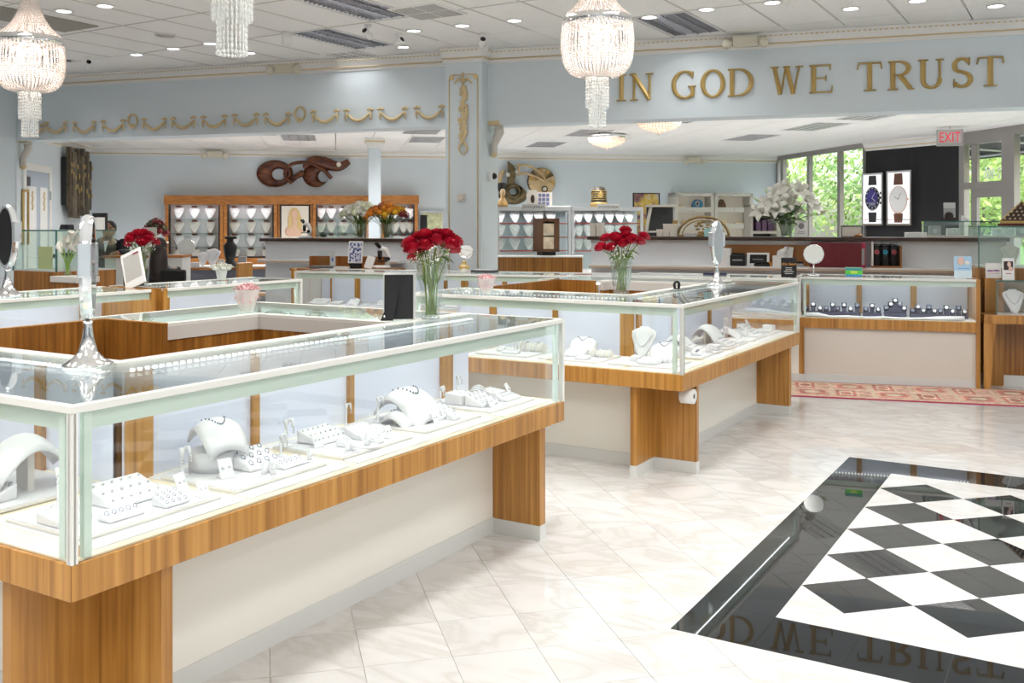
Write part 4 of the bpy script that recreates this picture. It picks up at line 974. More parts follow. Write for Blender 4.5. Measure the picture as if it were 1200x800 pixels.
q = hxy(hpt(337), .02); emergency((*q, 3.62-.06), -HA, 'twin emergency light on the left header crown'); q = hxy(hpt(875), .13); emergency((*q, 3.55), -HA, 'twin emergency light above the word WE')
q = bxy(253, .12); emergency((*q, 2.83), BA, 'twin emergency light above the brown wall sculpture'); q = bxy(810, .12); emergency((*q, 2.83), BA, 'twin emergency light above the white cabinets')
t = thing('dome_camera', 'white dome camera with dark lens on the pilaster side', 'camera', (*hxy(t1+.0, -.02), 2.10), -HA+PI/2)
part('base', MB().lathe([(.06, 0), (.06, .05), (.05, .06)], 14, TM((0, 0, 0), (PI/2, 0, 0))), WHITE, t); part('lens', MB().ball((0, -.065, 0), .042, 10, 7), BLACKG, t)
q = hxy(tc-.02, PN+.005); t = thing('thermostat', 'cream round dial wall control on the pilaster', 'thermostat', (*q, 1.83), -HA); part('plate', MB().box(-.05, .05, -.02, 0, -.05, .05), SUEDE2, t, .006); part('dial', MB().lathe([(.034, .02), (.03, .03)], 16, TM((0, 0, 0), (PI/2, 0, 0))), SUEDE2, t)
# ================================================================ BACK WALL: NECKLACE CABINETS
OR10 = ['first', 'second', 'third', 'fourth', 'fifth', 'sixth', 'seventh', 'eighth', 'ninth']
def bz(px, py): y = bxy(px, .2)[1]; return EYE+(HY-py)*y/FPX
LITB = mat('lit_white_back', (.90, .91, .95), .5)
BUSTP = {}
def bust(loc, rz, label, grp, h, ivory=False, cap=True):
    k = (round(h, 2), ivory, cap)
    if k not in BUSTP:
        t = thing('necklace_bust', label, 'necklace bust', loc, rz, grp); mk_bust(t, h, SUEDE2 if ivory else SUEDE, cap, True); BUSTP[k] = t; return t
    return dup(BUSTP[k], loc, rz, label, grp)
def wcab(px0, px1, frames, lab, top=229, bot=302):
    p = BL + BD*bpt(px0); s = bpt(px1)-bpt(px0); z0, z1 = bz(px0, bot), bz(px0, top)
    t = thing('necklace_cabinet', lab, 'wall cabinet', (p.x, p.y, 0), BA, 'wooden necklace wall cabinets')
    part('carcass', MB().box(0, s, -.04, -.005, z0-.4, z1), WOODO, t)
    part('cornice', MB().box(-.02, s+.02, -.36, 0, z1-.17, z1), WOODO, t, .006)
    part('base', MB().box(0, s, -.34, -.04, 0, z0), WOODO, t)
    for a in (0, s-.06): part('side_post', MB().box(a, a+.06, -.34, -.04, z0, z1-.17), WOODO, t)
    part('lit_back', MB().box(.06, s-.06, -.05, -.041, z0+.02, z1-.17), LITB, t)
    for a in (.06, s-.09): part('black_frame', MB().box(a, a+.03, -.33, -.30, z0, z1-.17), BLACK, t)
    part('black_frame', MB().box(.06, s-.06, -.33, -.30, z0, z0+.03), BLACK, t)
    l = bpy.data.lights.new('cabinet_light', 'AREA'); l.shape = 'RECTANGLE'; l.size = s-.15; l.size_y = .05; l.energy = 1.3*s; l.spread = R(150)
    o = bpy.data.objects.new('cabinet_light', l); C.objects.link(o); o.parent = t; o.location = (s/2, -.335, z1-.175); o.rotation_euler = (R(18), 0, 0)
    return t, p, s, z0, z1
rows = (253.5, 270, 286, 302.5)
def cabbusts(px0, pxs, grp, where, rows=rows, skip=(), t=None, s=0):
    for i, py in enumerate(rows):
        zb = bz(px0, py)-.05
        if t and i < 3: part('glass_shelf', MB().box(.07, s-.07, -.30, -.05, zb-.012, zb), mat_shelf, t)
        for j, px in enumerate(pxs):
            if (i, j) in skip: continue
            q = bxy(px, .19); bust((*q, zb), BA-PI/2, 'necklace bust, %s from left, %s shelf, %s' % (OR10[j], ['top', 'second', 'third', 'bottom'][i], where), grp, .235, i % 2 == 1, True)
mat_shelf = glassy('shelf_glass', (.75, .82, .8))
t, p, s, z0, z1 = wcab(197, 264, 0, 'cherry wood necklace cabinet at the left end, behind the seated woman')
cabbusts(197, (211, 229.5, 248), 'busts in the first wall cabinet', 'first wall cabinet', t=t, s=s)
t, p, s, z0, z1 = wcab(264.6, 326, 0, 'second cherry wood necklace cabinet, left of the poster')
cabbusts(265, (276, 295, 313), 'busts in the second wall cabinet', 'second wall cabinet', t=t, s=s)
t, p, s, z0, z1 = wcab(367, 432, 0, 'cherry wood necklace cabinet between the poster and slim column')
cabbusts(367, (376, 388, 403, 418), 'busts in the third wall cabinet', 'third wall cabinet', t=t, s=s)
t, p, s, z0, z1 = wcab(446, 488, 0, 'cherry wood necklace cabinet right of the slim column')
cabbusts(446, (453, 462, 472, 480), 'busts in the fourth wall cabinet', 'fourth wall cabinet', t=t, s=s)
# poster bay
p = BL + BD*bpt(326.6); s = bpt(366.4)-bpt(326.6); z0, z1 = bz(327, 302), bz(327, 229)
t = thing('poster_cabinet', 'cherry wood bay holding a framed portrait poster of a blonde woman', 'poster', (p.x, p.y, 0), BA)
part('carcass', MB().box(0, s, -.30, -.005, 0, z1-.17).box(-.0, s, -.36, 0, z1-.17, z1), WOODO, t)
part('black_frame', MB().box(.04, s-.04, -.325, -.30, z0+.25, z1-.18), BLACK, t)
part('poster_sheet', MB().box(.07, s-.07, -.33, -.325, z0+.28, z1-.2), mat('poster_cream', (.86, .80, .70), .5), t)
zc = z0+.53; SK = mat('print_skin', (.78, .52, .38), .6); m = MB().ball((s/2-.01, -.3335, zc+.30), (.055, .002, .08), 12, 8); m.ball((s/2-.02, -.331, zc-.02), (.17, .003, .13), 12, 8); m.ball((s/2-.01, -.331, zc+.16), (.035, .003, .1), 8, 6); m.tube([(s/2-.16, -.331, zc), (s/2-.20, -.331, zc-.18), (s/2-.12, -.331, zc-.34)], .04, 6, flat=.1); part('printed_figure', m, SK, t)
m = MB(); m.ball((s/2-.015, -.3315, zc+.30), (.105, .002, .13), 14, 8); m.ball((s/2-.09, -.3325, zc+.16), (.05, .002, .16), 10, 8); m.ball((s/2+.08, -.3325, zc+.14), (.05, .002, .17), 10, 8); part('printed_hair', m, mat('print_blonde', (.72, .52, .24), .6), t)
part('printed_dress', MB().ball((s/2-.02, -.332, zc-.25), (.17, .003, .13), 10, 8), mat('print_dress', (.9, .87, .82), .6), t)
# ================================================================ SCULPTURES
def wp(px, py): # point in the back wall plane
    return (bpt(px), EYE+(HY-py)*bxy(px, .1)[1]/FPX)
MAHO = wood('mahogany', (.05, .012, .006), (.12, .03, .012), (.24, .07, .02), (5, 5, 14), .2)
def wall_root(name, lab, cat): return thing(name, lab, cat, (BL.x, BL.y, 0), BA)
def W3d(pts, d): return [(wp(a, b)[0], -d, wp(a, b)[1]) for a, b in pts]
t = wall_root('wood_sculpture', 'dark mahogany wall sculpture of looping discs above the cabinets', 'wall sculpture')
def ringdisc(cx, cy, rx, ry, hx, hy, hrx, hry, d=.1, n=32):
    P = []
    for k in range(n+1):
        a = 2*PI*k/n; o = wp(cx+rx*math.cos(a), cy+ry*math.sin(a)); i = wp(hx+hrx*math.cos(a), hy+hry*math.sin(a)); mid = ((o[0]+i[0])/2, (o[1]+i[1])/2)
        P.append([(o[0], -.02, o[1]), (o[0]*.9+i[0]*.1, -d*.8, o[1]*.9+i[1]*.1), (mid[0], -d*1.3, mid[1]), (i[0]*.9+o[0]*.1, -d*.8, i[1]*.9+o[1]*.1), (i[0], -.02, i[1])])
    return MB().grid(P)
part('left_disc', ringdisc(322, 203, 21.5, 16, 327, 204, 8, 6.5), MAHO, t)
part('right_disc', ringdisc(370, 205, 15.5, 14, 379, 206.5, 6, 6.5), MAHO, t)
part('loop_band', MB().tube(W3d(smooth([(342, 214), (335, 209), (334, 201), (340, 193), (352, 190), (365, 191), (378, 198), (389, 209)]), .17), .035, 8), MAHO, t)
part('cross_bar', MB().tube(W3d([(338, 213), (347, 207), (356, 202)], .1), [.07, .055, .06], 8), MAHO, t)
tl = smooth([(356, 197), (363, 189), (371, 188.5), (382, 191), (392, 195), (400, 195), (409, 189)])
part('tail', MB().tube(W3d(tl, .11), [.02+.12*math.sin(PI*min(1, .15+.85*(1-k/(len(tl)-1)))) * (1-.5*k/(len(tl)-1)) + .005 for k in range(len(tl))], 8), MAHO, t)
part('pearl', MB().ball(W3d([(397, 193)], .2)[0], .05, 10, 8), mat('pearl', (.8, .72, .6), .2), t)
BRZ = mat('bronze_patina', (.16, .12, .06), .45, .5, var=.5); TAN = mat('tan_wood', (.62, .46, .26), .45, var=.12); OCH = mat('ochre', (.55, .34, .12), .5, var=.3)
t = wall_root('disc_sculpture', 'bronze and tan wall sculpture of discs right of the pilaster', 'wall sculpture')
part('arc_body', ringdisc(601, 229, 17, 10.5, 600, 221, 9, 7, .1), BRZ, t)
part('hub_ring', ringdisc(600, 224.5, 9.5, 9, 601, 224.5, 4.5, 4.5, .16), BRZ, t)
m = MB(); f = [wp(*q) for q in ((594, 189), (600, 194), (604, 200), (601, 216), (594, 216))]; m.add([(x, -.16, z) for x, z in f] + [(x, -.06, z) for x, z in f], [(0, 1, 2, 3, 4), (9, 8, 7, 6, 5)] + [(i, i+5, (i+1) % 5+5, (i+1) % 5) for i in range(5)]); part('fin', m, BRZ, t)
cr = smooth([(591, 199), (585, 206), (583, 215), (586, 224)]); part('crescent', MB().tube(W3d(cr, .08), [.02+.1*math.sin(PI*k/(len(cr)-1)) for k in range(len(cr))], 8, flat=.5), TAN, t)
c = wp(633.5, 213); r = 16.3*20/FPX; SEG = []
d = part('large_disc', MB().lathe([(r, 0), (r, .05), (r*.97, .06)], 40, TM((c[0], -.04, c[1]), (PI/2, 0, 0))), BRZ, t)
for k in range(10):
    a0, a1 = R(-12+k*20.4), R(-12+(k+1)*20.4-1.5); P = [(0, 0)] + [(r*.95*math.cos(a0+(a1-a0)*i/4), r*.95*math.sin(a0+(a1-a0)*i/4)) for i in range(5)]
    part('inlay_wedge', MB().prism(P, .06, .075, TM((c[0], -.04, c[1]), (PI/2, 0, 0))), (OCH, TAN, BRZ, OCH, TAN)[k % 5], d)
P = [(r*.95*math.cos(R(-165+150*i/10)), r*.95*math.sin(R(-165+150*i/10))) for i in range(11)]
part('lower_panel', MB().prism(P + [(.05, .06), (-.05, .06)], .06, .085, TM((c[0], -.04, c[1]), (PI/2, 0, 0))), TAN, d)
q = wp(636.5, 221.5); part('eye_ring', MB().tube([(q[0]+.055*math.cos(a*PI/8), -.135, q[1]+.055*math.sin(a*PI/8)) for a in range(16)], .014, 6, True), BRZ, d); part('eye_pearl', MB().ball((q[0], -.13, q[1]), .045, 10, 8), SUEDE2, d)
for pts in ([(605, 194), (614, 193.5), (624, 197), (632, 204), (638, 213)], [(604, 204), (614, 203), (624, 206), (632, 210), (638, 214)], [(604, 193), (607, 198), (605, 205)]):
    part('tan_arm', MB().tube(W3d(smooth(pts), .17), .05, 8, flat=.5), TAN, t)
for q in ((593.5, 205), (604, 201.5)): part('disc_boss', MB().ball(W3d([q], .19)[0], (.045, .03, .045), 10, 6), SUEDE2, t)
# bark plank sculpture on the left side wall
def lwp(px, py): s = spt(px, HL, dv); q = HL + dv*s; return s, EYE+(HY-py)*q.y/FPX
BARK = [mat('bark_%d' % k, c, .7, var=.35) for k, c in enumerate(((.10, .075, .05), (.15, .12, .085), (.19, .155, .11), (.12, .10, .08)))]
for m_, n_ in zip(BARK, ('bark_dark', 'bark_mid', 'bark_pale', 'bark_grey')): m_.name = n_
s0, s1 = lwp(71, 200)[0], lwp(98, 200)[0]; t = thing('bark_sculpture', 'tall panel of weathered wood strips with gold flecks, left wall', 'wall sculpture', (HL.x, HL.y, 0), la)
random.seed(5); n = 12; zt, zb = lwp(84, 180)[1], lwp(84, 249)[1]
part('backing', MB().box(s0, s1, -.09, -.01, zb+.12, zt-.1), BLACK, t)
for k in range(n):
    a, b = s0+(s1-s0)*k/n, s0+(s1-s0)*(k+1)/n-.01; o = part('strip', MB().box(a, b, -.12-random.uniform(0, .05), -.09, zb+random.uniform(-.1, .12), zt+random.uniform(-.1, .12)), BARK[k % 4], t, .004)
    for g in range(2): part('gold_fleck', MB().ball(((a+b)/2, -.165, random.uniform(zb+.3, zt-.2)), (.02, .012, .05), 6, 4), GOLD, o)
s, z = lwp(22.5, 211); solo('wall_plaque', 'small dark square plaque left of the blue door', 'wall plaque', MB().box(-.07, .07, -.02, 0, -.07, .07), mat('plaque', (.06, .06, .065), .4), (*(HL + dv*(s+.35) - Vector((-dv.y, dv.x))*.01), z), la, bev=.004)
t = thing('wall_mirror', 'tall gold framed mirror left of the blue door', 'mirror', (*(HL + dv*.30 - Vector((-dv.y, dv.x))*.01), 1.2), la)
part('frame', MB().box(-.13, -.09, -.03, 0, 0, .83).box(.09, .13, -.03, 0, 0, .83).box(-.13, .13, -.03, 0, .79, .83), GOLD, t, .004); part('mirror_sheet', MB().box(-.09, .09, -.012, -.002, 0, .79), MIRROR, t)
# ================================================================ RIGHT DISPLAY WALL (glass cases with small busts)
ALU = mat('brushed_frame', (.62, .63, .64), .3, .7); CASEB = mat('pale_blue_back', (.62, .68, .74), .4)
def glass_wall_case(px0, px1, y0, lab, cols, txt, sign_px):
    p = Vector(((px0-600)*y0/FPX, y0)); s = spt(px1, p, BD); zt = EYE+(HY-247)*y0/FPX; zb = .78
    t = thing('necklace_showcase', lab, 'display case', (p.x, p.y, 0), BA, 'tall glass necklace cases')
    part('base_cabinet', MB().box(0, s, -.35, 0, 0, zb), WHITE, t); part('back_panel', MB().box(0, s, -.02, 0, zb, zt), CASEB, t)
    for a in (0, s-.04): part('frame_post', MB().box(a, a+.04, -.36, -.32, zb, zt), ALU, t)
    part('top_frame', MB().box(0, s, -.36, 0, zt, zt+.06), ALU, t); part('front_glass', MB().box(.04, s-.04, -.345, -.338, zb, zt), GLASS, t)
    l = bpy.data.lights.new('cabinet_light', 'AREA'); l.shape = 'RECTANGLE'; l.size = s-.1; l.size_y = .05; l.energy = 2*s; l.spread = R(150)
    o = bpy.data.objects.new('cabinet_light', l); C.objects.link(o); o.parent = t; o.location = (s/2, -.27, zt-.01)
    for i, py in enumerate((261.5, 277.5, 293)):
        z = EYE+(HY-py)*y0/FPX; part('shelf', MB().box(.04, s-.04, -.31, -.02, z-.012, z), mat_shelf, t); part('red_price_strip', MB().box(.06, s-.06, -.318, -.312, z-.014, z+.004), mat_red, t)
        for j, px in enumerate(cols):
            ss_ = spt(px, p, BD); q = p + BD*ss_ + BN*.17; bust((q.x, q.y, z+.001), BA-PI/2, 'small white necklace bust, %s from left, %s shelf, %s' % (OR10[j], ['top', 'middle', 'bottom'][i], txt), 'busts in the ' + txt, .2, False, False)
    q = p + BD*spt(sign_px, p, BD) + BN*.37; sg = thing('shelf_sign', 'grey nameplate sign on top of the ' + txt, 'sign', (q.x, q.y, zt+.02), BA, 'nameplates on the glass cases')
    part('plate', MB().box(-.19, .19, -.012, 0, -.01, .085), mat('sign_grey', (.42, .42, .41), .4), sg); tm = text_mb('ESTATE JEWELRY', .052, .001); mm = MB(); mm.add([(v[0]*.85, -v[2]-.013, v[1]) for v in tm.v], tm.f); part('lettering', mm, BLACK, sg, loc=(0, 0, .02))
    return p, s, zt
mat_red = mat('red_strip', (.45, .06, .05), .5)
E1 = glass_wall_case(578, 663, 15.6, 'left tall glass necklace case, behind the carved wooden lantern', (584, 601, 617, 629, 643), 'left glass case', 620)
E2 = glass_wall_case(664, 746, 15.9, 'right tall glass necklace case, behind the middle roses', (668, 675, 686, 699, 711, 723, 734), 'right glass case', 706)
def on_case(E, px, z=None): q = E[0] + BD*spt(px, E[0], BD) + BN*.2; return (q.x, q.y, E[2]+.06)
t = thing('egyptian_bust', 'dark and gold pharaoh bust on the right glass case', 'bust', on_case(E2, 698), BA)
part('headdress', MB().lathe([(.14, 0), (.13, .1), (.12, .17), (.13, .24), (.09, .32), (.001, .34)], 14), mat('pharaoh_black', (.05, .045, .03), .4, var=.4), t)
part('face', MB().ball((0, -.09, .2), (.055, .05, .075), 10, 8), GOLD, t); part('collar', MB().lathe([(.15, 0), (.14, .07), (.09, .11)], 14), GOLD, t)
for k in range(5): part('gold_band', MB().tube([(.133*math.cos(a*PI/10+PI), .133*math.sin(a*PI/10+PI), .12+k*.035) for a in range(11)], .006, 4), GOLD, t)
t = thing('queen_bust', 'small tan bust with flat crown on the left glass case', 'bust', on_case(E1, 586.5), BA)
part('torso', MB().lathe([(.09, 0), (.085, .06), (.05, .12), (.03, .15), (.035, .2)], 12), OCH, t); part('head', MB().ball((0, -.02, .23), (.045, .055, .06), 10, 8), TAN, t); part('crown', MB().lathe([(.05, .25), (.085, .37), (.08, .38)], 12, TM((0, .02, 0), (R(-14), 0, 0))), BLACK, t)
t = thing('picture_card', 'cream arched card with brown figure, on left glass case', 'card', on_case(E1, 621), BA); part('card', MB().prism([(-.09, 0), (.09, 0), (.1, .2), (.06, .27), (-.06, .27), (-.1, .2)], 0, .02, TM((0, 0, 0), (PI/2, 0, 0))), SUEDE2, t); part('printed_figure', MB().ball((0, -.022, .13), (.035, .004, .07), 8, 6), DARKB, t)
t = thing('framed_print', 'cream frame with blue grid pattern behind the arched card', 'picture frame', (*on_case(E1, 632)[:2], on_case(E1, 632)[2]), BA)
t.location.y += .07; part('frame', MB().box(-.17, .17, -.01, .01, 0, .24), SUEDE2, t)
for i in range(4):
    for j in range(3): part('blue_square', MB().box(-.13+i*.067, -.08+i*.067, -.014, -.01, .03+j*.067, .08+j*.067), mat('print_blue_%d%d' % (i, j), (.12, .14, .3), .5) if (i, j) == (0, 0) else bpy.data.materials['print_blue_00'], t)
bpy.data.materials['print_blue_00'].name = 'print_blue'
o = solo('paper_stack', 'thin stack of papers on the left glass case', 'paper', MB().box(-.2, .2, -.1, .1, 0, .008).box(-.15, .25, -.08, .1, .008, .02), WHITE, on_case(E1, 647), BA+.2)
# painting, curved shelf, white lit cabinets
p = at(757, 276, 18.2); t = thing('painting', 'abstract purple and yellow painting in thin black frame', 'painting', (p[0], 18.2, .95), BA); zt = EYE+(HY-226)*18.2/FPX-.95
pm, tt, bb = nodes('abstract_paint'); n = tt.nodes.new('ShaderNodeTexNoise'); n.inputs['Scale'].default_value = 3.5; n.inputs['Distortion'].default_value = 1.5; tco = tt.nodes.new('ShaderNodeTexCoord'); tt.links.new(tco.outputs['Object'], n.inputs['Vector'])
r_ = ramp(tt, [(.3, (.12, .04, .05)), (.42, (.32, .16, .16)), (.5, (.55, .36, .10)), (.58, (.70, .52, .08)), (.7, (.6, .55, .62))]); tt.links.new(n.outputs['Fac'], r_.inputs[0]); tt.links.new(r_.outputs[0], bb.inputs['Base Color'])
part('canvas', MB().box(-.24, .24, -.02, 0, .02, zt-.02), pm, t); part('frame', MB().box(-.26, -.24, -.035, 0, 0, zt).box(.24, .26, -.035, 0, 0, zt).box(-.26, .26, -.035, 0, zt-.02, zt).box(-.26, .26, -.035, 0, 0, .02), BLACK, t)
GREYW = mat('greige_wood', (.40, .37, .32), .5)
p = at(772, 276, 17.6); t = thing('curved_shelf', 'greige shelf unit with bowed left side beside the painting', 'shelf', (p[0], 17.6, 0), BA); zt = EYE+(HY-240)*17.6/FPX
part('bowed_side', MB().tube([(-.17-.10*math.sin(PI*k/10), -.1, .6+(zt-.6)*k/10) for k in range(11)], .03, 6), GREYW, t); part('top', MB().box(-.22, .30, -.2, .1, zt-.04, zt), GREYW, t); part('back', MB().box(-.2, .3, .08, .1, 0, zt-.04), BLACK, t); part('shelf', MB().box(-.24, .3, -.2, .08, 1.36, 1.39), GREYW, t); part('base', MB().box(-.24, .3, -.2, .08, 0, .6), GREYW, t)
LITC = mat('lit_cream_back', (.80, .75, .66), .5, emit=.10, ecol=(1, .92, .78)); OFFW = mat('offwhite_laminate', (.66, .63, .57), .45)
SHL = []
def lit_cab(px0, px1, lab):
    p = BL + BD*bpt(px0) + BN*.02; s = bpt(px1)-bpt(px0); zz = [EYE+(HY-v)*19.7/FPX for v in (225.5, 229.5, 242.5, 248.5, 262, 268, 276)]
    t = thing('lit_cabinet', lab, 'cabinet', (p.x, p.y, 0), BA, 'white lit cabinets'); part('back', MB().box(.06, s-.06, -.04, -.02, .9, zz[1]), LITC, t)
    part('carcass', MB().box(0, .07, -.4, 0, 0, zz[0]).box(s-.07, s, -.4, 0, 0, zz[0]).box(0, s, -.4, 0, zz[1], zz[0]).box(.07, s-.07, -.4, 0, 0, .9), OFFW, t)
    for a, b in ((zz[2], zz[3]), (zz[4], zz[5])): part('shelf_rail', MB().box(.07, s-.07, -.4, -.04, b, a) if b < a else MB().box(.07, s-.07, -.4, -.04, a, b), OFFW, t)
    for z in (zz[1], zz[3]): part('lock', MB().ball((s/2, -.4, z+.03 if z == zz[1] else z+.05), .018, 8, 6), SILVER, t)
    return t, p, s, zz
L1c = lit_cab(783, 828, 'left white lit cabinet, with the blue agate'); L2c = lit_cab(828.6, 872.5, 'right white lit cabinet, with the brown geode')
def in_cab(Lc, px, lvl): q = Lc[1] + BD*spt(px, Lc[1], BD) + BN*.25; return (q.x, q.y, Lc[3][lvl])
AG = mat('blue_agate', (.02, .20, .38), .15, var=.5); t = thing('agate_slice', 'blue agate bookend with white ring on top shelf', 'agate', in_cab(L1c, 811, 2), BA)
part('slab', MB().prism([(-.11, 0), (.11, 0), (.115, .09), (.07, .15), (-.03, .165), (-.09, .12), (-.115, .05)], 0, .06, TM((0, 0, 0), (PI/2, 0, 0))), AG, t); part('white_ring', MB().tube([(.035*math.cos(a*PI/8), -.062, .075+.05*math.sin(a*PI/8)) for a in range(16)], .012, 5, True), SUEDE, t); part('dark_core', MB().ball((0, -.06, .075), (.022, .006, .035), 8, 6), NAVY, t)
o = solo('geode', 'brown geode standing on the top shelf of right lit cabinet', 'geode', MB().prism([(-.09, 0), (.09, 0), (.08, .08), (.03, .16), (-.02, .17), (-.07, .11)], -.04, .04, TM((0, 0, 0), (PI/2, 0, 0))), mat('geode_brown', (.17, .075, .035), .5, var=.5), in_cab(L2c, 840, 2), BA, bev=.012)
CRY2 = mat('pale_mineral', (.9, .78, .55), .3)
for k, (Lc, px, lvl, lab) in enumerate(((L1c, 791, 2, 'pale mineral cluster left of the blue agate'), (L1c, 798, 4, 'pale mineral cluster, left on second lit shelf'), (L1c, 815, 4, 'pale mineral cluster, right on second lit shelf'), (L2c, 842, 4, 'pale shell left on second lit shelf of right cabinet'), (L2c, 860, 4, 'pale shell right on second lit shelf of right cabinet'))):
    m = MB(); random.seed(k)
    for i in range(7): m.prism([(-.02, 0), (.02, 0), (.0, random.uniform(.05, .1))], -.015, .015, TM((random.uniform(-.07, .07), 0, 0), (PI/2, 0, random.uniform(-.6, .6))))
    m.box(-.09, .09, -.05, .04, 0, .02); q = in_cab(Lc, px, lvl); solo('mineral_cluster', lab, 'mineral', m, CRY2, q, BA, 'minerals on the lit shelves')
p = at(879, 276, 18.6); t = thing('tall_shelf', 'greige open shelf with dark interior behind the lilies', 'shelf', (p[0], 18.6, 0), BA); zt = EYE+(HY-240)*18.6/FPX
part('frame', MB().box(-.08, -.03, -.2, .1, 0, zt).box(-.08, .5, -.2, .1, zt-.05, zt).box(-.03, .5, -.2, .08, 1.33, 1.38).box(.45, .5, -.2, .1, 0, zt), GREYW, t); part('back', MB().box(-.03, .45, .08, .1, 0, zt-.05), BLACK, t)
for k in range(3): part('purple_box', MB().box(.06+k*.12, .15+k*.12, -.15, .05, 1.38, 1.55+.03*k), mat('dark_plum', (.10, .05, .10), .5) if k == 0 else bpy.data.materials['dark_plum'], t)
# framed dark picture right of the cabinets by the pilaster (left)
p = at(508, 258, 19.0); q = bxy(506, .03); t = thing('wall_art', 'small framed picture with green print, left of the pilaster', 'picture', (q[0], q[1], EYE+(HY-278)*19/FPX), BA)
part('frame', MB().box(-.25, .25, -.04, 0, 0, .52), SILVER, t); part('print', MB().box(-.2, .2, -.05, -.04, .04, .48), mat('print_green', (.55, .58, .36), .5, var=.4), t); part('dark_plant_print', MB().box(-.24, -.1, -.07, -.05, 0, .44), BLACK, t)
# ================================================================ HALF WALLS WITH DARK LEDGES
TANE = mat('tan_edge', (.55, .43, .34), .5); HALF = mat('half_wall_white', (.80, .82, .86), .45)
def half_wall(px0, px1, y0, ztop, lab, zl, lx1):
    p = Vector(((px0-600)*y0/FPX, y0)); s = spt(px1, p, HD)
    t = thing('half_wall', lab, 'partition', (p.x, p.y, 0), -HA)
    part('panel', MB().box(0, s, 0, .12, 0, ztop-.04), HALF, t); part('dark_ledge', MB().box(-.03, s+.03, -.10, .32, ztop-.04, ztop), DARKB, t, .004)
    part('cap_moulding', MB().box(0, s, -.03, 0, ztop-.075, ztop-.04), WHITE, t)
    part('lower_shelf', MB().box(.02, lx1, -.22, 0, zl-.03, zl), WHITE, t); part('shelf_edge', MB().box(.02, lx1, -.225, -.22, zl-.045, zl-.02), TANE, t); return p, s
HWR = half_wall(693, 1178, 11.8, 1.36, 'long white half wall with dark ledge behind the rear cases', 1.03, 5.4)
HWL = half_wall(311, 519, 12.7, 1.325, 'white half wall with dark ledge, left of the pilaster', 1.06, 2.0)
def ledge(Hw, px, n=-.1, z=None): q = Hw[0] + HD*spt(px, Hw[0] - HN*(-n), HD) + HN*n; return (q.x, q.y)
def onR(px, n=-.1): return (*ledge(HWR, px, n), 1.36)
def onL(px, n=-.1): return (*ledge(HWL, px, n), 1.325)
def shR(px, n=.11): return (*ledge(HWR, px, n), 1.03)
# ================================================================ FLOWERS
RED = mat('rose_red', (.40, .003, .022), .45, var=.25); STEM = mat('stem_green', (.26, .36, .10), .5, var=.3); LEAF = mat('leaf_green', (.07, .17, .03), .45, var=.3)
BABY = mat('babys_breath', (.88, .88, .80), .6); WATER = glassy('vase_water', (.90, .94, .88), .6, 1.2); VGL = glassy('vase_glass', (.90, .925, .92), 1, 1.85)
def rose_mb(r):
    m = MB(); m.ball((0, 0, r*.15), (r*.42, r*.42, r*.6), 8, 6)
    for n, rr, h, tilt, w in ((4, .42, .95, .1, .95), (5, .66, .86, .3, .95), (5, .92, .66, .55, .95), (6, 1.0, .40, 1.0, .9)):
        for k in range(n):
            a0 = 2*PI*k/n + n*.7; P = []
            for i in range(4):
                f = i/3; row = []
                for j in range(5):
                    g = j/4-.5; rad = r*(rr*(.35+.65*math.sin(f*PI*.55)) + tilt*.25*f*f); a = a0 + g*w*(2*PI/n)*1.25
                    row.append((rad*math.cos(a), rad*math.sin(a), r*(-.55 + (h+.45)*f - .22*f*(2*g)**2)))
                P.append(row)
            m.grid(P)
    return m
def vase_mb(prof, n=20): return MB().lathe(prof, n, cap=False)
def vase(lab, loc, h, rb, rt, waterf=.8, flare=1.6):
    t = thing('glass_vase', lab, 'vase', loc, 0, 'clear glass vases')
    pr = [(rb + (rt-rb)*(k/8)**flare, h*k/8) for k in range(9)]
    part('glass_wall', vase_mb([(.001, .004)] + [(r, z+.004 if z == 0 else z) for r, z in pr]), VGL, t); m = MB().lathe([(rb+.004, 0), (rb+.004, .012), (rb*.7, .016)], 20); part('foot', m, VGL, t)
    part('rim', MB().tube([(rt*math.cos(a*PI/12), rt*math.sin(a*PI/12), h) for a in range(24)], .0035, 5, True), VGL, t)
    return t, pr
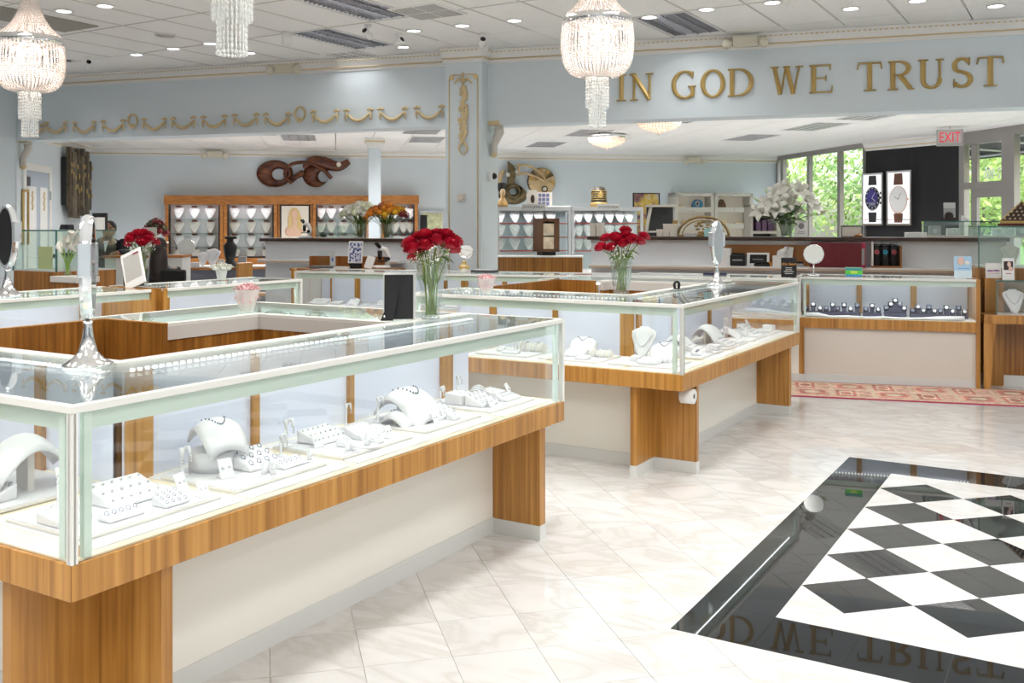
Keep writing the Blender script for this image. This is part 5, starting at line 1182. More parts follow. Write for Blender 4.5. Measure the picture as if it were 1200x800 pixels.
def bouquet(lab, loc, h, rb, rt, blooms, bloom_me, name='rose_bouquet', stemm=STEM, baby=True, leaves=8, seed=1, R_=.035):
    random.seed(seed); t = thing(name, lab, 'flowers', (loc[0], loc[1], loc[2]+.008), 0)
    st = []
    for k, (x, y, z) in enumerate(blooms):
        a = random.uniform(0, 6.28); b = (math.cos(a)*rb*.55, math.sin(a)*rb*.55, .012); nk = (x*.35*rt/.08, y*.35*rt/.08, h)
        rr = math.hypot(nk[0], nk[1]); 
        if rr > rt*.75: nk = (nk[0]*rt*.75/rr, nk[1]*rt*.75/rr, h)
        P = smooth([b, (b[0]*.2+nk[0]*.4, b[1]*.2+nk[1]*.4, h*.5), nk, (x*.9, y*.9, z-R_*.6)], 1)
        part('stem', MB().tube(P, .0035, 5), stemm, t)
        d = Vector((x, y, .12+max(0, z-h))).normalized(); link('bloom', bloom_me, t, (x, y, z), d.to_track_quat('Z', 'X').to_euler()[:])
    m = MB()
    for k in range(leaves):
        a = random.uniform(0, 6.28); r0 = rt*.6; L = random.uniform(.05, .09); z0 = h+random.uniform(-.01, .05); P = []
        for i in range(5):
            f = i/4; w = .017*math.sin(PI*min(1, f+.08)); c = Vector((math.cos(a)*(r0+L*f), math.sin(a)*(r0+L*f), z0+.03*f-.05*f*f)); s = Vector((-math.sin(a), math.cos(a), 0))
            P.append([c-s*w, c+Vector((0, 0, -.004)), c+s*w])
        part('leaf', MB().grid(P), LEAF, t)
    if baby:
        m = MB()
        for k in range(150):
            a = random.uniform(0, 6.28); r = random.uniform(.3, 1)*R_*3.3; z = h+random.uniform(-.01, .085); m.ball((r*math.cos(a), r*math.sin(a), z), random.uniform(.003, .006), 4, 3)
        part('filler_blossoms', m, BABY, t, stuff=True)
        m = MB()
        for k in range(30):
            a = random.uniform(0, 6.28); r = random.uniform(.3, 1)*R_*3; m.tube([(math.cos(a)*rt*.4, math.sin(a)*rt*.4, h*.6), (r*math.cos(a), r*math.sin(a), h+random.uniform(0, .07))], .0012, 3)
        part('filler_stems', m, STEM, t, stuff=True)
    m = MB()                                  # loose stems filling the vase
    for k in range(14):
        a = random.uniform(0, 6.28); b = random.uniform(0, 6.28); m.tube([(math.cos(a)*rb*.7, math.sin(a)*rb*.7, .012), (math.cos(b)*rt*.5, math.sin(b)*rt*.5, h*.98)], .003, 4)
    part('loose_stems', m, stemm, t, stuff=True); return t
ROSE = rose_mb(.0385).mesh('bloom', RED)
def dome(n, R1, z0, zr, seed):
    random.seed(seed); out = []
    for k in range(n):
        f = math.sqrt((k+.5)/n); a = k*2.39996; out.append((R1*f*math.cos(a), R1*f*math.sin(a), z0+zr*(1-f*f)+random.uniform(-.012, .012)))
    return out
p = gp(505, 374, HC); v, pr = vase('flared glass vase on the nearest island, beside the black frame', (*p, HC+.002), .27, .042, .086)
bouquet('red roses with white filler in the nearest flared vase', (*p, HC+.002), .27, .038, .08, [(-.105, .0, .36), (-.085, -.05, .335), (-.03, .0, .40), (-.055, .04, .39), (-.02, -.05, .35), (.035, .04, .40), (.03, -.03, .375), (.075, .01, .40), (.10, -.045, .355), (.115, .02, .37), (.06, .05, .36), (-.075, .02, .30), (.105, -.01, .335)], ROSE, seed=2)
p = gp(728, 344, HC); v, pr = vase('cut glass vase on the second island, middle of the picture', (*p, HC+.002), .235, .05, .076, flare=1.2)
m = MB()
for k in range(18): a = 2*PI*k/18; m.tube([((.056+.014*f)*math.cos(a+f*.5), (.056+.014*f)*math.sin(a+f*.5), .05+.16*f) for f in (0, .33, .66, 1)], .003, 4)
part('cut_flutes', m, VGL, v)
bouquet('red roses with white filler in the middle cut glass vase', (*p, HC+.002), .235, .045, .072, [(-.14, -.02, .30), (-.10, .03, .36), (-.075, -.05, .30), (-.035, .04, .37), (.0, -.06, .325), (.03, .0, .38), (.035, .05, .41), (.075, -.03, .36), (.12, -.02, .34), (.155, .02, .37), (.05, -.05, .345), (-.03, -.02, .355)], ROSE, seed=4, leaves=12)
q = C0 + CU*.2 - Vector((RX, RY))*.46; v, pr = vase('straight glass vase on the left rear showcase', (q.x, q.y, HC+.002), .26, .052, .07, flare=1)
bouquet('red roses with white filler behind the white tablet', (q.x, q.y, HC+.002), .26, .045, .062, dome(11, .115, .30, .10, 3), ROSE, seed=6)
# small pink bowls and white cup
PINK = mat('pink_petal', (.82, .50, .52), .6, var=.2); WPET = mat('white_petal', (.76, .75, .68), .5)
def ruff_mb(r, n=22, seed=1):
    random.seed(seed); m = MB().ball((0, 0, r*.12), (r*.7, r*.7, r*.5), 8, 5)
    for k in range(n):
        a = k*2.4; f = math.sqrt((k+.5)/n); c = Vector((r*f*math.cos(a), r*f*math.sin(a), r*.5*(1-f*f))); P = []
        for i in range(3):
            P.append([tuple(c + Vector((math.cos(a+1.2*(j/3-.5)), math.sin(a+1.2*(j/3-.5)), 1.2))*(r*.16*i) + Vector((random.uniform(-.1, .1)*r, random.uniform(-.1, .1)*r, 0))) for j in range(4)])
        m.grid(P)
    return m
def bowlflowers(lab, vlab, loc, s, seed, pm=PINK):
    t = thing('flower_bowl', vlab, 'bowl', loc, 0, 'small clear flower bowls'); part('glass_wall', MB().lathe([(.03*s, 0), (.032*s, .01), (.05*s, .06*s), (.06*s, .10*s)], 14, cap=False), CRYSC, t); part('scalloped_rim', MB().tube([((.06+.004*math.cos(8*a*PI/16))*s*math.cos(a*PI/16), (.06+.004*math.cos(8*a*PI/16))*s*math.sin(a*PI/16), .10*s) for a in range(32)], .003, 4, True), VGL, t)
    t = thing('pink_flowers' if pm is PINK else 'white_flowers', lab, 'flowers', (loc[0], loc[1], loc[2]+.004), 0); part('stem', MB().tube([(0, 0, 0), (0, 0, .06*s)], .004), STEM, t)
    for k, (x, y, z) in enumerate(((-.020, 0, .055), (.020, .006, .055), (0, -.015, .04), (-.025, 0, .095), (.025, .008, .095), (.0, -.024, .105), (.0, .022, .105))): part('bloom', ruff_mb(.034*s, 22, seed+k), pm, t, loc=(x*s, y*s, z*s-.01))
q = FA(-1.62, 2.16); bowlflowers('pale pink carnations at the inner corner of the nearest island', 'scalloped glass bowl at the inner corner of the nearest island', (*q, HC+.003), 1.15, 1)
q = gp(570, 345.5, HC); bowlflowers('pink and white blossoms on the second island', 'scalloped glass bowl beside the flared rose vase, second island', (*q, HC+.003), 1.05, 11)
q = gp(547, 345.5, HC); t = thing('glass_dish', 'low empty clear glass dish left of the pink blossoms', 'dish', (*q, HC+.003), 0); part('dish_wall', MB().lathe([(.035, 0), (.045, .006), (.055, .045)], 16, cap=False), VGL, t); part('rim', MB().tube([(.055*math.cos(a*PI/10), .055*math.sin(a*PI/10), .045) for a in range(20)], .003, 4, True), VGL, t)
q = C0 + CU*.98 - Vector((RX, RY))*.44; t = thing('white_cup', 'small white ribbed cup on the left rear showcase', 'vase', (q.x, q.y, HC+.003), 0); part('cup_wall', MB().lathe([(.03, 0), (.034, .004), (.05, .09)], 16, cap=False), WHITE, t)
t = thing('white_flowers', 'white hydrangea blossoms in the small white cup', 'flowers', (q.x, q.y, HC+.006), 0); part('stem', MB().tube([(0, 0, 0), (0, 0, .08)], .004), STEM, t)
for k in range(7): a = k*2*PI/6; rr = .055 if k < 6 else 0; part('bloom', ruff_mb(.042, 20, 30+k), WPET, t, loc=(rr*math.cos(a), rr*math.sin(a), .09 if k < 6 else .11))
# calla lilies
p = at(79, 324, 8.15); zc_ = EYE+(HY-323)*8.15/FPX
t = thing('slim_vase', 'slim glass vase in front of the left glass case', 'vase', (p[0], 8.15, zc_), 0); part('glass_wall', MB().lathe([(.025, 0), (.028, .01), (.03, .17)], 14, cap=False), VGL, t)
t = thing('calla_lilies', 'white calla lilies with green stems left of the crystal mirror', 'flowers', (p[0], 8.15, zc_+.004), 0)
cal = MB()
P = []
for i in range(5):
    f = i/4; P.append([((.006+.030*f**1.5)*math.cos(a*PI/8)*(1+.5*f*(a == 0)), (.006+.030*f**1.5)*math.sin(a*PI/8), .085*f+(.03*f*f if a in (0, 1, 15, 16) else 0)) for a in range(17)])
cal = cal.grid(P).mesh('bloom', WPET)
for k, (x, y, z, rx, ry) in enumerate(((.02, 0, .29, .2, .35), (.05, .01, .25, .1, .5), (-.03, -.01, .23, .3, -.5), (.0, .02, .21, -.2, -.7), (.075, 0, .20, .2, .8), (-.055, .0, .19, .2, -.9))):
    part('stem', MB().tube(smooth([(.01*math.cos(k), .01*math.sin(k), .01), (x*.3, y*.3, .12), (x, y, z)], 2), .006, 6), mat_cal if k else (globals().__setitem__('mat_cal', mat('calla_stem', (.25, .42, .08), .45)) or mat_cal), t); link('bloom', cal, t, (x, y, z-.005), (rx, ry, k))
# lilies on the right ledge
p = onR(921); t = thing('glass_vase', 'wide clear glass vase on the right dark ledge', 'vase', p, 0, 'clear glass vases'); part('glass_wall', MB().lathe([(.10, .0), (.10, .005), (.105, .19)], 20, cap=False), VGL, t); part('rim', MB().tube([(.105*math.cos(a*PI/12), .105*math.sin(a*PI/12), .19) for a in range(24)], .004, 4, True), VGL, t)
t = thing('lily_bouquet', 'large bouquet of white lilies with buds on the right dark ledge', 'flowers', (p[0], p[1], p[2]+.006), 0); random.seed(12)
lil = MB()
for k in range(6):
    a0 = 2*PI*k/6; P = []
    for i in range(6):
        f = i/5; w = .036*math.sin(PI*(.12+.86*f)); c = Vector((math.cos(a0)*(.012+.135*f), math.sin(a0)*(.012+.135*f), .08*math.sin(PI*f*.75))); s = Vector((-math.sin(a0), math.cos(a0), 0)); P.append([c-s*w, c+Vector((0, 0, -.006)), c+s*w])
    lil.grid(P)
for k in range(5): a = k*1.25; lil.tube([(0, 0, 0), (.02*math.cos(a), .02*math.sin(a), .06)], .003, 4)
lil = lil.mesh('bloom', WPET); BUD = mat('lily_bud', (.62, .70, .42), .5)
for k, (x, z) in enumerate(((-.20, .36), (-.09, .47), (.02, .38), (.10, .50), (.17, .40), (.26, .33), (-.14, .30), (-.02, .50), (.06, .30), (-.28, .27))):
    y = random.uniform(-.12, .08); part('stem', MB().tube(smooth([(x*.15, y*.3, .01), (x*.3, y*.5, .2), (x, y, z)], 2), .005, 5), STEM, t); d = Vector((x*1.4, -.5, .3)); link('bloom', lil, t, (x, y-.03, z), d.to_track_quat('Z', 'X').to_euler()[:])
for k, (x, z) in enumerate(((-.34, .42), (-.36, .25), (.30, .46), (.40, .27), (.02, .60), (.12, .60), (.44, .30), (-.22, .5))):
    part('stem', MB().tube(smooth([(x*.1, 0, .01), (x*.3, 0, .2), (x*.85, 0, z*.92)], 1), .004, 5), STEM, t); d = Vector((x, 0, z-.2)).normalized(); part('bud', MB().tube([(x*.85, -.02, z*.92), (x*.85+d.x*.06, -.02, z*.92+d.z*.06), (x*.85+d.x*.12, -.02, z*.92+d.z*.12)], [.010, .016, .004], 6), BUD, t)
for k in range(70):
    a = random.uniform(0, 2*PI); L = random.uniform(.16, .30); z0 = random.uniform(.15, .36); P = []
    for i in range(5): f = i/4; w = .03*math.sin(PI*min(1, f+.1)); c = Vector((math.cos(a)*(.04+L*f), math.sin(a)*(.04+L*f)*.6, z0+.06*f-.10*f*f)); s = Vector((-math.sin(a), math.cos(a), .2)); P.append([c-s*w, c, c+s*w])
    part('leaf', MB().grid(P), LEAF, t)
# two bouquets on the left ledge
def big_bouquet(px, lab, vlab, cols, n, spread, zt, seed, dark=None):
    p = onL(px); t = thing('glass_vase', vlab, 'vase', p, 0, 'clear glass vases'); part('glass_wall', MB().lathe([(.09, 0), (.09, .005), (.10, .17)], 18, cap=False), VGL, t); part('rim', MB().tube([(.1*math.cos(a*PI/10), .1*math.sin(a*PI/10), .17) for a in range(20)], .004, 4, True), VGL, t)
    t = thing('flower_bouquet', lab, 'flowers', (p[0], p[1], p[2]+.006), 0); random.seed(seed); MS = [ruff_mb(.055, 18, seed+k).mesh('bloom', c) for k, c in enumerate(cols)]
    for k in range(n):
        f = math.sqrt((k+.5)/n); a = k*2.4; x, y, z = spread*f*math.cos(a), spread*.6*f*math.sin(a), .2+(zt-.2)*(1-.55*f*f)*random.uniform(.72, 1.0)
        if k % 2 == 0: part('stem', MB().tube([(x*.1, y*.1, .01), (x*.35, y*.35, .17), (x, y, z)], .004, 4), STEM, t)
        d = Vector((x, y-.1, .15)); link('bloom', MS[k % len(MS)], t, (x, y, z), d.to_track_quat('Z', 'X').to_euler()[:])
    for k in range(22):
        a = random.uniform(0, 2*PI); L = random.uniform(.1, .24); P = []
        for i in range(4): f = i/3; w = .02*math.sin(PI*min(1, f+.12)); c = Vector((math.cos(a)*L*f, math.sin(a)*L*f*.6, .17+(.18 if k % 3 == 0 else .06)*f)); s = Vector((-math.sin(a), math.cos(a), .1)); P.append([c-s*w, c, c+s*w])
        part('leaf', MB().grid(P), LEAF if k % 2 else STEM, t)
    return t
ORG = mat('orange_petal', (.75, .27, .02), .5, var=.2); YEL = mat('yellow_petal', (.80, .48, .02), .5); DRED = mat('dark_red_petal', (.20, .012, .02), .5)
big_bouquet(422, 'round bouquet of white hydrangeas on the left ledge', 'square set glass vase of the white hydrangeas', [WPET, mat('greenish_petal', (.72, .76, .55), .5), WPET], 52, .235, .44, 3)
big_bouquet(453, 'orange, yellow and dark red bouquet on the left ledge', 'glass vase of the orange bouquet', [ORG, YEL, DRED, ORG, DRED], 40, .25, .42, 8)
# ================================================================ MIRRORS
FRM = mat('crystal_mirror_frame', (.80, .82, .85), .05, .75)
def oval_mirror(lab, loc, rz, black=False, sc=1):
    t = thing('table_mirror', lab, 'mirror', loc, rz, 'oval table mirrors')
    part('trumpet_base', MB().lathe([(.078, 0), (.078, .006), (.05, .022), (.03, .045), (.018, .09), (.013, .13), (.016, .145)], 28), CHROME, t)
    rx, rz_ = .068, .165; cz = .318; T = .018
    P = []
    n = 36
    for k in range(n+1):
        a = 2*PI*k/n; P.append([(c*rx*math.cos(a), y, cz+(rz_+(c-1)*rx)*math.sin(a)) for c, y in ((.8, -T*.9), (1.0, -T), (1.1, -T*.4), (1.1, T*.4), (1.0, T), (.8, T*.9))])
    part('crystal_frame', MB().grid(P, False), FRM, t)
    for y, m in ((-T*.92, MIRROR), (T*.92, BLACK if black else MIRROR)):
        part('mirror_face' if m is MIRROR else 'black_backing', MB().prism([(.86*rx*math.cos(2*PI*k/n), .86*1.05*rz_*math.sin(2*PI*k/n)) for k in range(n)], -.001, .001, TM((0, y, cz), (PI/2, 0, 0))), m, t)
    for s in (-1, 1): part('facet_block', MB().box(s*rx*1.06-.011, s*rx*1.06+.011, -.022, .022, cz-.03, cz+.08), FRM, t, .004)
    return t
p = gp(103, 429, HC); oval_mirror('tall crystal framed oval mirror at the corner of the nearest case', (*p, HC+.003), R(106))
p = gp(840, 334, HC); oval_mirror('silver oval table mirror standing on the second island', (*p, HC+.003), R(44))
q = C0 - CU*1.02 - Vector((RX, RY))*.2; oval_mirror('oval mirror with black backing at the left frame edge', (q.x, q.y, HC+.003), R(150), True).scale = (1.35, 1.2, 1.2)
def round_mirror(lab, loc, r, h, rz=0, m=MIRROR):
    t = thing('round_mirror', lab, 'mirror', loc, rz, 'round table mirrors'); part('base', MB().lathe([(.06, 0), (.058, .008), (.012, .014)], 20), CHROME, t); part('post', MB().tube([(0, 0, .012), (0, 0, h-r)], .007, 8), CHROME, t)
    part('rim', MB().lathe([(r, -.01), (r+.006, 0), (r, .01)], 32, TM((0, 0, h), (R(80), 0, 0)), cap=False), CHROME, t); part('mirror_face', MB().lathe([(r, .004), (r, .008)], 32, TM((0, 0, h), (R(80), 0, 0))), m, t)
PALEM = mat('pale_mirror', (.80, .82, .80), .15, .4)
q = g4p + HD*spt(953.5, g4p - HN*.2, HD) - HN*.2; round_mirror('round white faced mirror on a post, left end of watch case', (q.x, q.y, 1.003), .092, .21, -HA, PALEM)
q = g2p + HD*spt(546, g2p - HN*.3, HD) - HN*.3; round_mirror('small round mirror in front of the pilaster', (q.x, q.y, 1.003), .072, .21, -HA+.3)
q = g2p + HD*spt(543, g2p - HN*.1, HD) - HN*.12; t = thing('figurine', 'small gold and white seated figurine before the round mirror', 'figurine', (q.x, q.y, 1.003), 0); part('body', MB().lathe([(.05, 0), (.045, .03), (.02, .06), (.025, .09)], 12), SUEDE2, t); part('head', MB().ball((0, 0, .105), .025, 10, 7), GOLD, t); part('wing', MB().ball((.0, -.01, .06), (.06, .02, .03), 10, 6), GOLD, t)
# ================================================================ THINGS ON THE COUNTERS
p = gp(468, 375, HC); t = thing('photo_frame', 'black easel back of a photo frame beside the nearest roses', 'photo frame', (*p, HC+.003), R(6)); M = TM((0, 0, 0), (R(-9), 0, 0))
part('white_front', MB().box(-.078, .078, .004, .012, 0, .225, M), WHITE, t, .002); part('black_back', MB().box(-.072, .066, -.006, .004, .003, .216, M), BLACK, t); part('easel_leg', MB().prism([(-.09, 0), (-.03, 0), (.0, .16), (-.02, .16)], -.003, .003, TM((0, -.05, .0), (PI/2-.12, 0, 0))), BLACK, t); part('hinge_pin', MB().ball((-.07, -.058, .02), .006, 6, 4), SILVER, t)
q = C0 - CU*.02 - Vector((RX, RY))*.24; t = thing('white_tablet', 'white framed tablet leaning on its stand, left rear showcase', 'tablet', (q.x-.02, q.y+.02, HC+.003), R(-14)); M = TM((.02, 0, .005), (R(-18), R(-24), 0))
part('bezel', MB().box(-.09, .09, -.006, .006, 0, .29, M), WHITE, t, .003); part('screen', MB().box(-.072, .072, -.0075, -.005, .06, .262, M), mat('screen_grey', (.52, .50, .47), .3), t); part('dark_stand', MB().box(-.16, -.03, .10, .17, 0, .17), BLACK, t); part('red_mark', MB().box(.02, .07, -.0085, -.006, .25, .262, M), mat('dark_red', (.25, .02, .03), .5), t)
q = C0 + CU*(-.28) - Vector((RX, RY))*.40; t = thing('notice_card', 'dark printed card standing inside the left rear showcase', 'card', (q.x, q.y, PADZ), RZ+PI/2); part('card', MB().box(-.09, .09, -.004, .004, 0, .15), BLACK, t); part('print_line', MB().box(-.04, .06, -.006, -.004, .10, .108), WHITE, t)
for k in range(2): part('print_blob', MB().lathe([(.02, 0), (.02, .002)], 10, TM((-.05+.05*k, -.004, .03), (PI/2, 0, 0))), mat('print_pale_blue', (.45, .52, .68), .5) if k == 0 else bpy.data.materials['print_pale_blue'], t)
p = gp(793, 339, HC); t = thing('watch_cuff', 'small black C shaped cuff stand on the second island glass', 'display cuff', (*p, HC+.003), .5); part('cuff', MB().tube([(.022*math.cos(R(a)), 0, .028+.024*math.sin(R(a))) for a in range(-50, 231, 20)], .010, 6), BLACKG, t); part('foot', MB().box(-.02, .02, -.012, .012, 0, .008), BLACKG, t)
def onG(g, px, back=.3): q = g + HD*spt(px, g - HN*back, HD) - HN*back; return (q.x, q.y, 1.003)
solo('jewelry_tray', 'dark navy flat tray behind the silver oval mirror', 'tray', MB().box(-.11, .11, -.06, .06, 0, .025), NAVY, onG(g3p, 838, .3), -HA, bev=.004)
t = thing('jewelry_tray', 'charcoal flat tray with white insert, right of the pilaster figurine', 'tray', onG(g2p, 568, .25), -HA); part('tray_body', MB().box(-.13, .13, -.07, .07, 0, .028), mat('charcoal', (.07, .07, .08), .5), t, .004); part('white_insert', MB().box(-.10, .11, -.05, .06, .028, .036), WHITE, t)
t = thing('display_card_box', 'black box sign with orange script on the rear showcase', 'sign', onG(g3p, 924.5, .12), -HA); part('box', MB().box(-.07, .07, -.03, .03, 0, .185), BLACK, t, .003)
tx = text_mb('the best', .04, .0006); mm = MB(); mm.add([(v[0]+v[1]*.25, -.031-v[2], v[1]) for v in tx.v], tx.f); part('orange_script', mm, mat('orange_print', (.75, .32, .05), .5), t, loc=(0, 0, .115))
for k, w in enumerate((.035, .045, .03, .03)): part('print_line', MB().box(-w, w, -.0315, -.030, .035+.018*k, .039+.018*k), WHITE, t)
t = thing('wipes_tub', 'green and blue plastic wipes tub on the watch case', 'tub', onG(g4p, 1000.5, .15), -HA); part('tub', MB().box(-.075, .075, -.05, .05, 0, .07), mat('tub_blue', (.06, .30, .62), .3), t, .01); part('label_band', MB().box(-.077, .077, -.052, .052, .022, .062), mat('tub_green', (.12, .55, .06), .35), t); part('lid', MB().box(-.08, .08, -.055, .055, .07, .088), mat('tub_lid', (.12, .42, .35), .3), t, .006); part('label_patch', MB().box(-.03, .03, -.054, -.052, .03, .056), mat('lime', (.55, .75, .1), .4), t)
def card(lab, loc, rz, w, h, m, prints, name='advert_card'):
    t = thing(name, lab, 'card', loc, rz); M = TM((0, 0, 0), (R(-6), 0, 0)); part('card', MB().box(-w/2, w/2, -.002, .002, 0, h, M), m, t); part('strut', MB().box(-w*.2, w*.2, .02, .024, 0, h*.6), WHITE, t)
    for nm, pm, f, ell in prints:
        x0, x1, z0, z1 = [f[0]*w, f[1]*w, f[2]*h, f[3]*h]
        part(nm, MB().ball(((x0+x1)/2-w/2, -.0035, (z0+z1)/2), ((x1-x0)/2, .002, (z1-z0)/2), 10, 6, M) if ell else MB().box(x0-w/2, x1-w/2, -.004, -.002, z0, z1, M), pm, t)
PSK = mat('print_flesh', (.80, .55, .48), .6); PPU = mat('print_purple', (.30, .06, .35), .6); PDK = mat('print_dark', (.05, .03, .03), .6)
CB_ = mat('card_blue', (.45, .66, .88), .5)
card('pale blue advert card with a pink hand, on the watch case', onG(g4p, 1128.5, .15), -HA, .15, .205, CB_, [('printed_hand', PSK, (.18, .6, .58, .98), True), ('printed_ring', WHITE, (.6, .88, .60, .80), True), ('print_line', mat('print_blue_text', (.2, .4, .7), .5), (.2, .85, .42, .46), False), ('pale_patch', mat('pale_blue', (.72, .84, .95), .5), (.0, 1, .0, .35), False)])
# tall wooden cabinet with glass top at the right, small case on a table in front
q0 = Vector(((1147-600)*9.25/FPX, 9.25)); t = thing('glass_top_cabinet', 'tall wooden cabinet with glass top case at the right edge', 'display cabinet', (q0.x, q0.y, 0), -HA)
part('cabinet_body', MB().box(0, 1.5, 0, .7, .09, 1.09), WOODD, t, .003); part('plinth', MB().box(.02, 1.5, .03, .65, 0, .09), TOE, t); part('side_post', MB().box(-.03, 0, .0, .7, 0, 1.09), WOODM, t); part('floor_pad', MB().box(.02, 1.48, .02, .68, 1.09, 1.10), SUEDE2, t)
for a, b, c, d in ((.0, 1.5, .0, .008), (.0, .008, .008, .7), (.0, 1.5, .692, .7)): part('glass_pane', MB().box(a, b, c, d, 1.10, 1.475), GLASSG, t)
part('glass_lid', MB().box(-.005, 1.5, -.005, .705, 1.475, 1.485), GLASSG, t); part('edge_trim', MB().box(-.006, 1.5, -.008, -.003, 1.474, 1.487).box(-.006, .004, -.008, 0, 1.09, 1.475).box(-.008, -.003, -.008, .705, 1.474, 1.487), DGREEN, t)
for k, (x, sc) in enumerate(((.32, 1.0), (.62, 1.2), (.95, 1.1))): q = q0 + HD*x - HN*.3; bust((q.x, q.y, 1.101), -HA-PI/2, 'pale necklace form inside the right glass top case, %s from the left' % OR10[k], 'forms in the glass top case', .2*sc, True, False)
q1 = Vector(((1153-600)*8.86/FPX, 8.86)); t = thing('display_table', 'low wooden display table with a small glass case, right edge', 'display table', (q1.x, q1.y, 0), -HA)
part('apron', MB().box(0, 1.1, 0, .32, .60, .68), WOODM, t, .003); part('back_panel', MB().box(.05, 1.1, .30, .32, .1, .6), WOODD, t); part('plinth', MB().box(.04, 1.1, .28, .33, 0, .1), TOE, t)
part('leg', MB().add([(0, 0, .6), (.10, 0, .6), (.10, .06, .6), (0, .06, .6), (.0, 0, 0), (.055, 0, 0), (.055, .06, 0), (0, .06, 0)], [(0, 1, 2, 3), (7, 6, 5, 4), (4, 5, 1, 0), (5, 6, 2, 1), (6, 7, 3, 2), (7, 4, 0, 3)]), WOODM, t); part('leg', MB().box(1.0, 1.06, 0, .06, 0, .6), WOODM, t)
part('felt', MB().box(.12, 1.08, .03, .30, .68, .686), SUEDE2, t); part('case_back', MB().box(.12, 1.08, .30, .31, .68, .98), mat('taupe_wood', (.25, .19, .13), .5), t)
for a, b, c, d in ((.11, 1.09, .02, .026), (.11, .116, .026, .31)): part('glass_pane', MB().box(a, b, c, d, .68, .985), GLASS, t)
part('glass_lid', MB().box(.105, 1.09, .015, .315, .985, .993), GLASSG, t); part('edge_trim', MB().box(.104, 1.09, .013, .018, .983, .995).box(.104, .112, .013, .02, .68, .985), DGREEN, t)
q = q1 + HD*.27 - HN*.14; bust((q.x, q.y, .687), -HA-PI/2+.2, 'white neck form with pearl strand in the small right case', 'forms in the right table case', .22, False, False)
q = q1 + HD*.22 - HN*.12; card('tall white advert card with a dancing couple photo', (q.x, q.y, .995), -HA, .10, .20, WHITE, [('printed_photo', PDK, (.12, .9, .45, .85), False), ('printed_face', PSK, (.4, .75, .58, .84), True), ('printed_arm', PSK, (.5, .9, .40, .62), True), ('print_script', mat('print_rose', (.55, .2, .25), .5), (.3, .75, .27, .31), False)])
q = q0 + HD*.07 + HN*.02 + HN*-.03; card('small white card with purple script, beside the right glass case', (q0.x+.075, q0.y-.13, 1.0), -HA, .135, .14, WHITE, [('print_script', PPU, (.08, .5, .44, .54), True), ('print_script', PPU, (.45, .92, .46, .56), True), ('print_line', mat('print_pink', (.7, .4, .6), .5), (.15, .85, .30, .33), False)])
# the card stands on a small wooden step in front of the cabinet
solo('wood_riser', 'small wooden riser block carrying the purple script card', 'riser', MB().box(-.08, .08, -.05, .05, 0, 1.0), WOODM, (q0.x+.075, q0.y-.13, 0), -HA)
q = q0 + HD*.42 - HN*.3; t = thing('brass_pyramid', 'brass pyramid with small round openings on the right glass case', 'pyramid', (q.x, q.y, 1.487), -HA-.45)
part('wood_base', MB().box(-.17, .17, -.17, .17, 0, .025), mat('mahogany_base', (.12, .03, .02), .3), t, .004); b = .155; h0 = .05; part('brass_plinth', MB().box(-b, b, -b, b, .025, h0), GOLD, t, .003)
ap = (0, 0, .24); part('dark_faces', MB().add([(-b*.97, -b*.97, h0), (b*.97, -b*.97, h0), (b*.97, b*.97, h0), (-b*.97, b*.97, h0), (0, 0, .232)], [(0, 1, 4), (1, 2, 4), (2, 3, 4), (3, 0, 4)]), DARKB, t)
m = MB()
for cx, cy in ((-b, -b), (b, -b), (b, b), (-b, b)): m.tube([(cx*.97, cy*.97, h0), ap], .007, 5)
part('brass_edges', m, GOLD, t); m = MB()
for s in range(4):
    Mz = Matrix.Rotation(s*PI/2, 4, 'Z')
    for i in range(5):
        zz = h0+.02+i*.034; yy = -b*.97*(1-(zz-h0)/(.232-h0))-.002
        for j in range(6-i): m.ball((((j-(5-i)/2)*.045)*1.0, yy, zz), (.010, .004, .010), 5, 4, Mz)
part('dots', m, mat('brass_dots', (.72, .62, .42), .4, .3), t, stuff=True)
# ================================================================ ON THE RIGHT LEDGE AND SHELF
CREM = mat('cream_card', (.80, .74, .66), .6)
def boxes(lst, lab):
    for k, (px, y0, y1, w) in enumerate(lst):
        p = onR(px); z0 = max(1.36, EYE+(HY-y1)*p[1]/FPX); z1 = EYE+(HY-y0)*p[1]/FPX
        if y1 >= 275: z0 = 1.36
        t = thing('gift_box', lab % OR10[k], 'box', (p[0], p[1], z0), -HA, 'cream gift boxes on the right ledge'); part('box', MB().box(-w/2, w/2, -.06, .06, 0, (z1-z0)*.7), CREM, t); part('lid', MB().box(-w/2-.003, w/2+.003, -.063, .063, (z1-z0)*.7, z1-z0-.001), CREM, t)
boxes([(696, 261, 276, .072), (703.5, 261, 276, .072), (774, 268.5, 276, .07), (781.5, 268.5, 276, .07), (789.5, 268.5, 276, .08), (783, 262, 268.5, .10), (791, 262, 268.5, .07)], 'cream gift box on the right ledge, %s from the left')
t = thing('bronze_arch', 'bronze openwork half round screen on the right ledge', 'ornament', onR(824, -.16), -HA); Ra = .30
part('arch_rim', MB().tube([(Ra*math.cos(a*PI/16), 0, Ra*.78*math.sin(a*PI/16)) for a in range(17)], .016, 6), mat('antique_bronze', (.36, .24, .09), .4, .5), t)
AB = bpy.data.materials['antique_bronze']; part('arch_rim', MB().tube([((Ra-.05)*math.cos(a*PI/16), 0, (Ra-.05)*.78*math.sin(a*PI/16)) for a in range(17)], .008, 5), AB, t); part('bottom_bar', MB().box(-Ra, Ra, -.015, .015, 0, .02), AB, t); random.seed(9)
for k in range(30):
    a = random.uniform(.1, PI-.1); r = random.uniform(.1, .9)*(Ra-.06); part('leaf_piece', MB().ball((r*math.cos(a), 0, .02+r*.75*math.sin(a)), (.028, .006, .014), 6, 4, None), AB, t)
part('scroll_side', MB().box(-Ra-.06, -Ra, -.02, .02, 0, .19), AB, t)
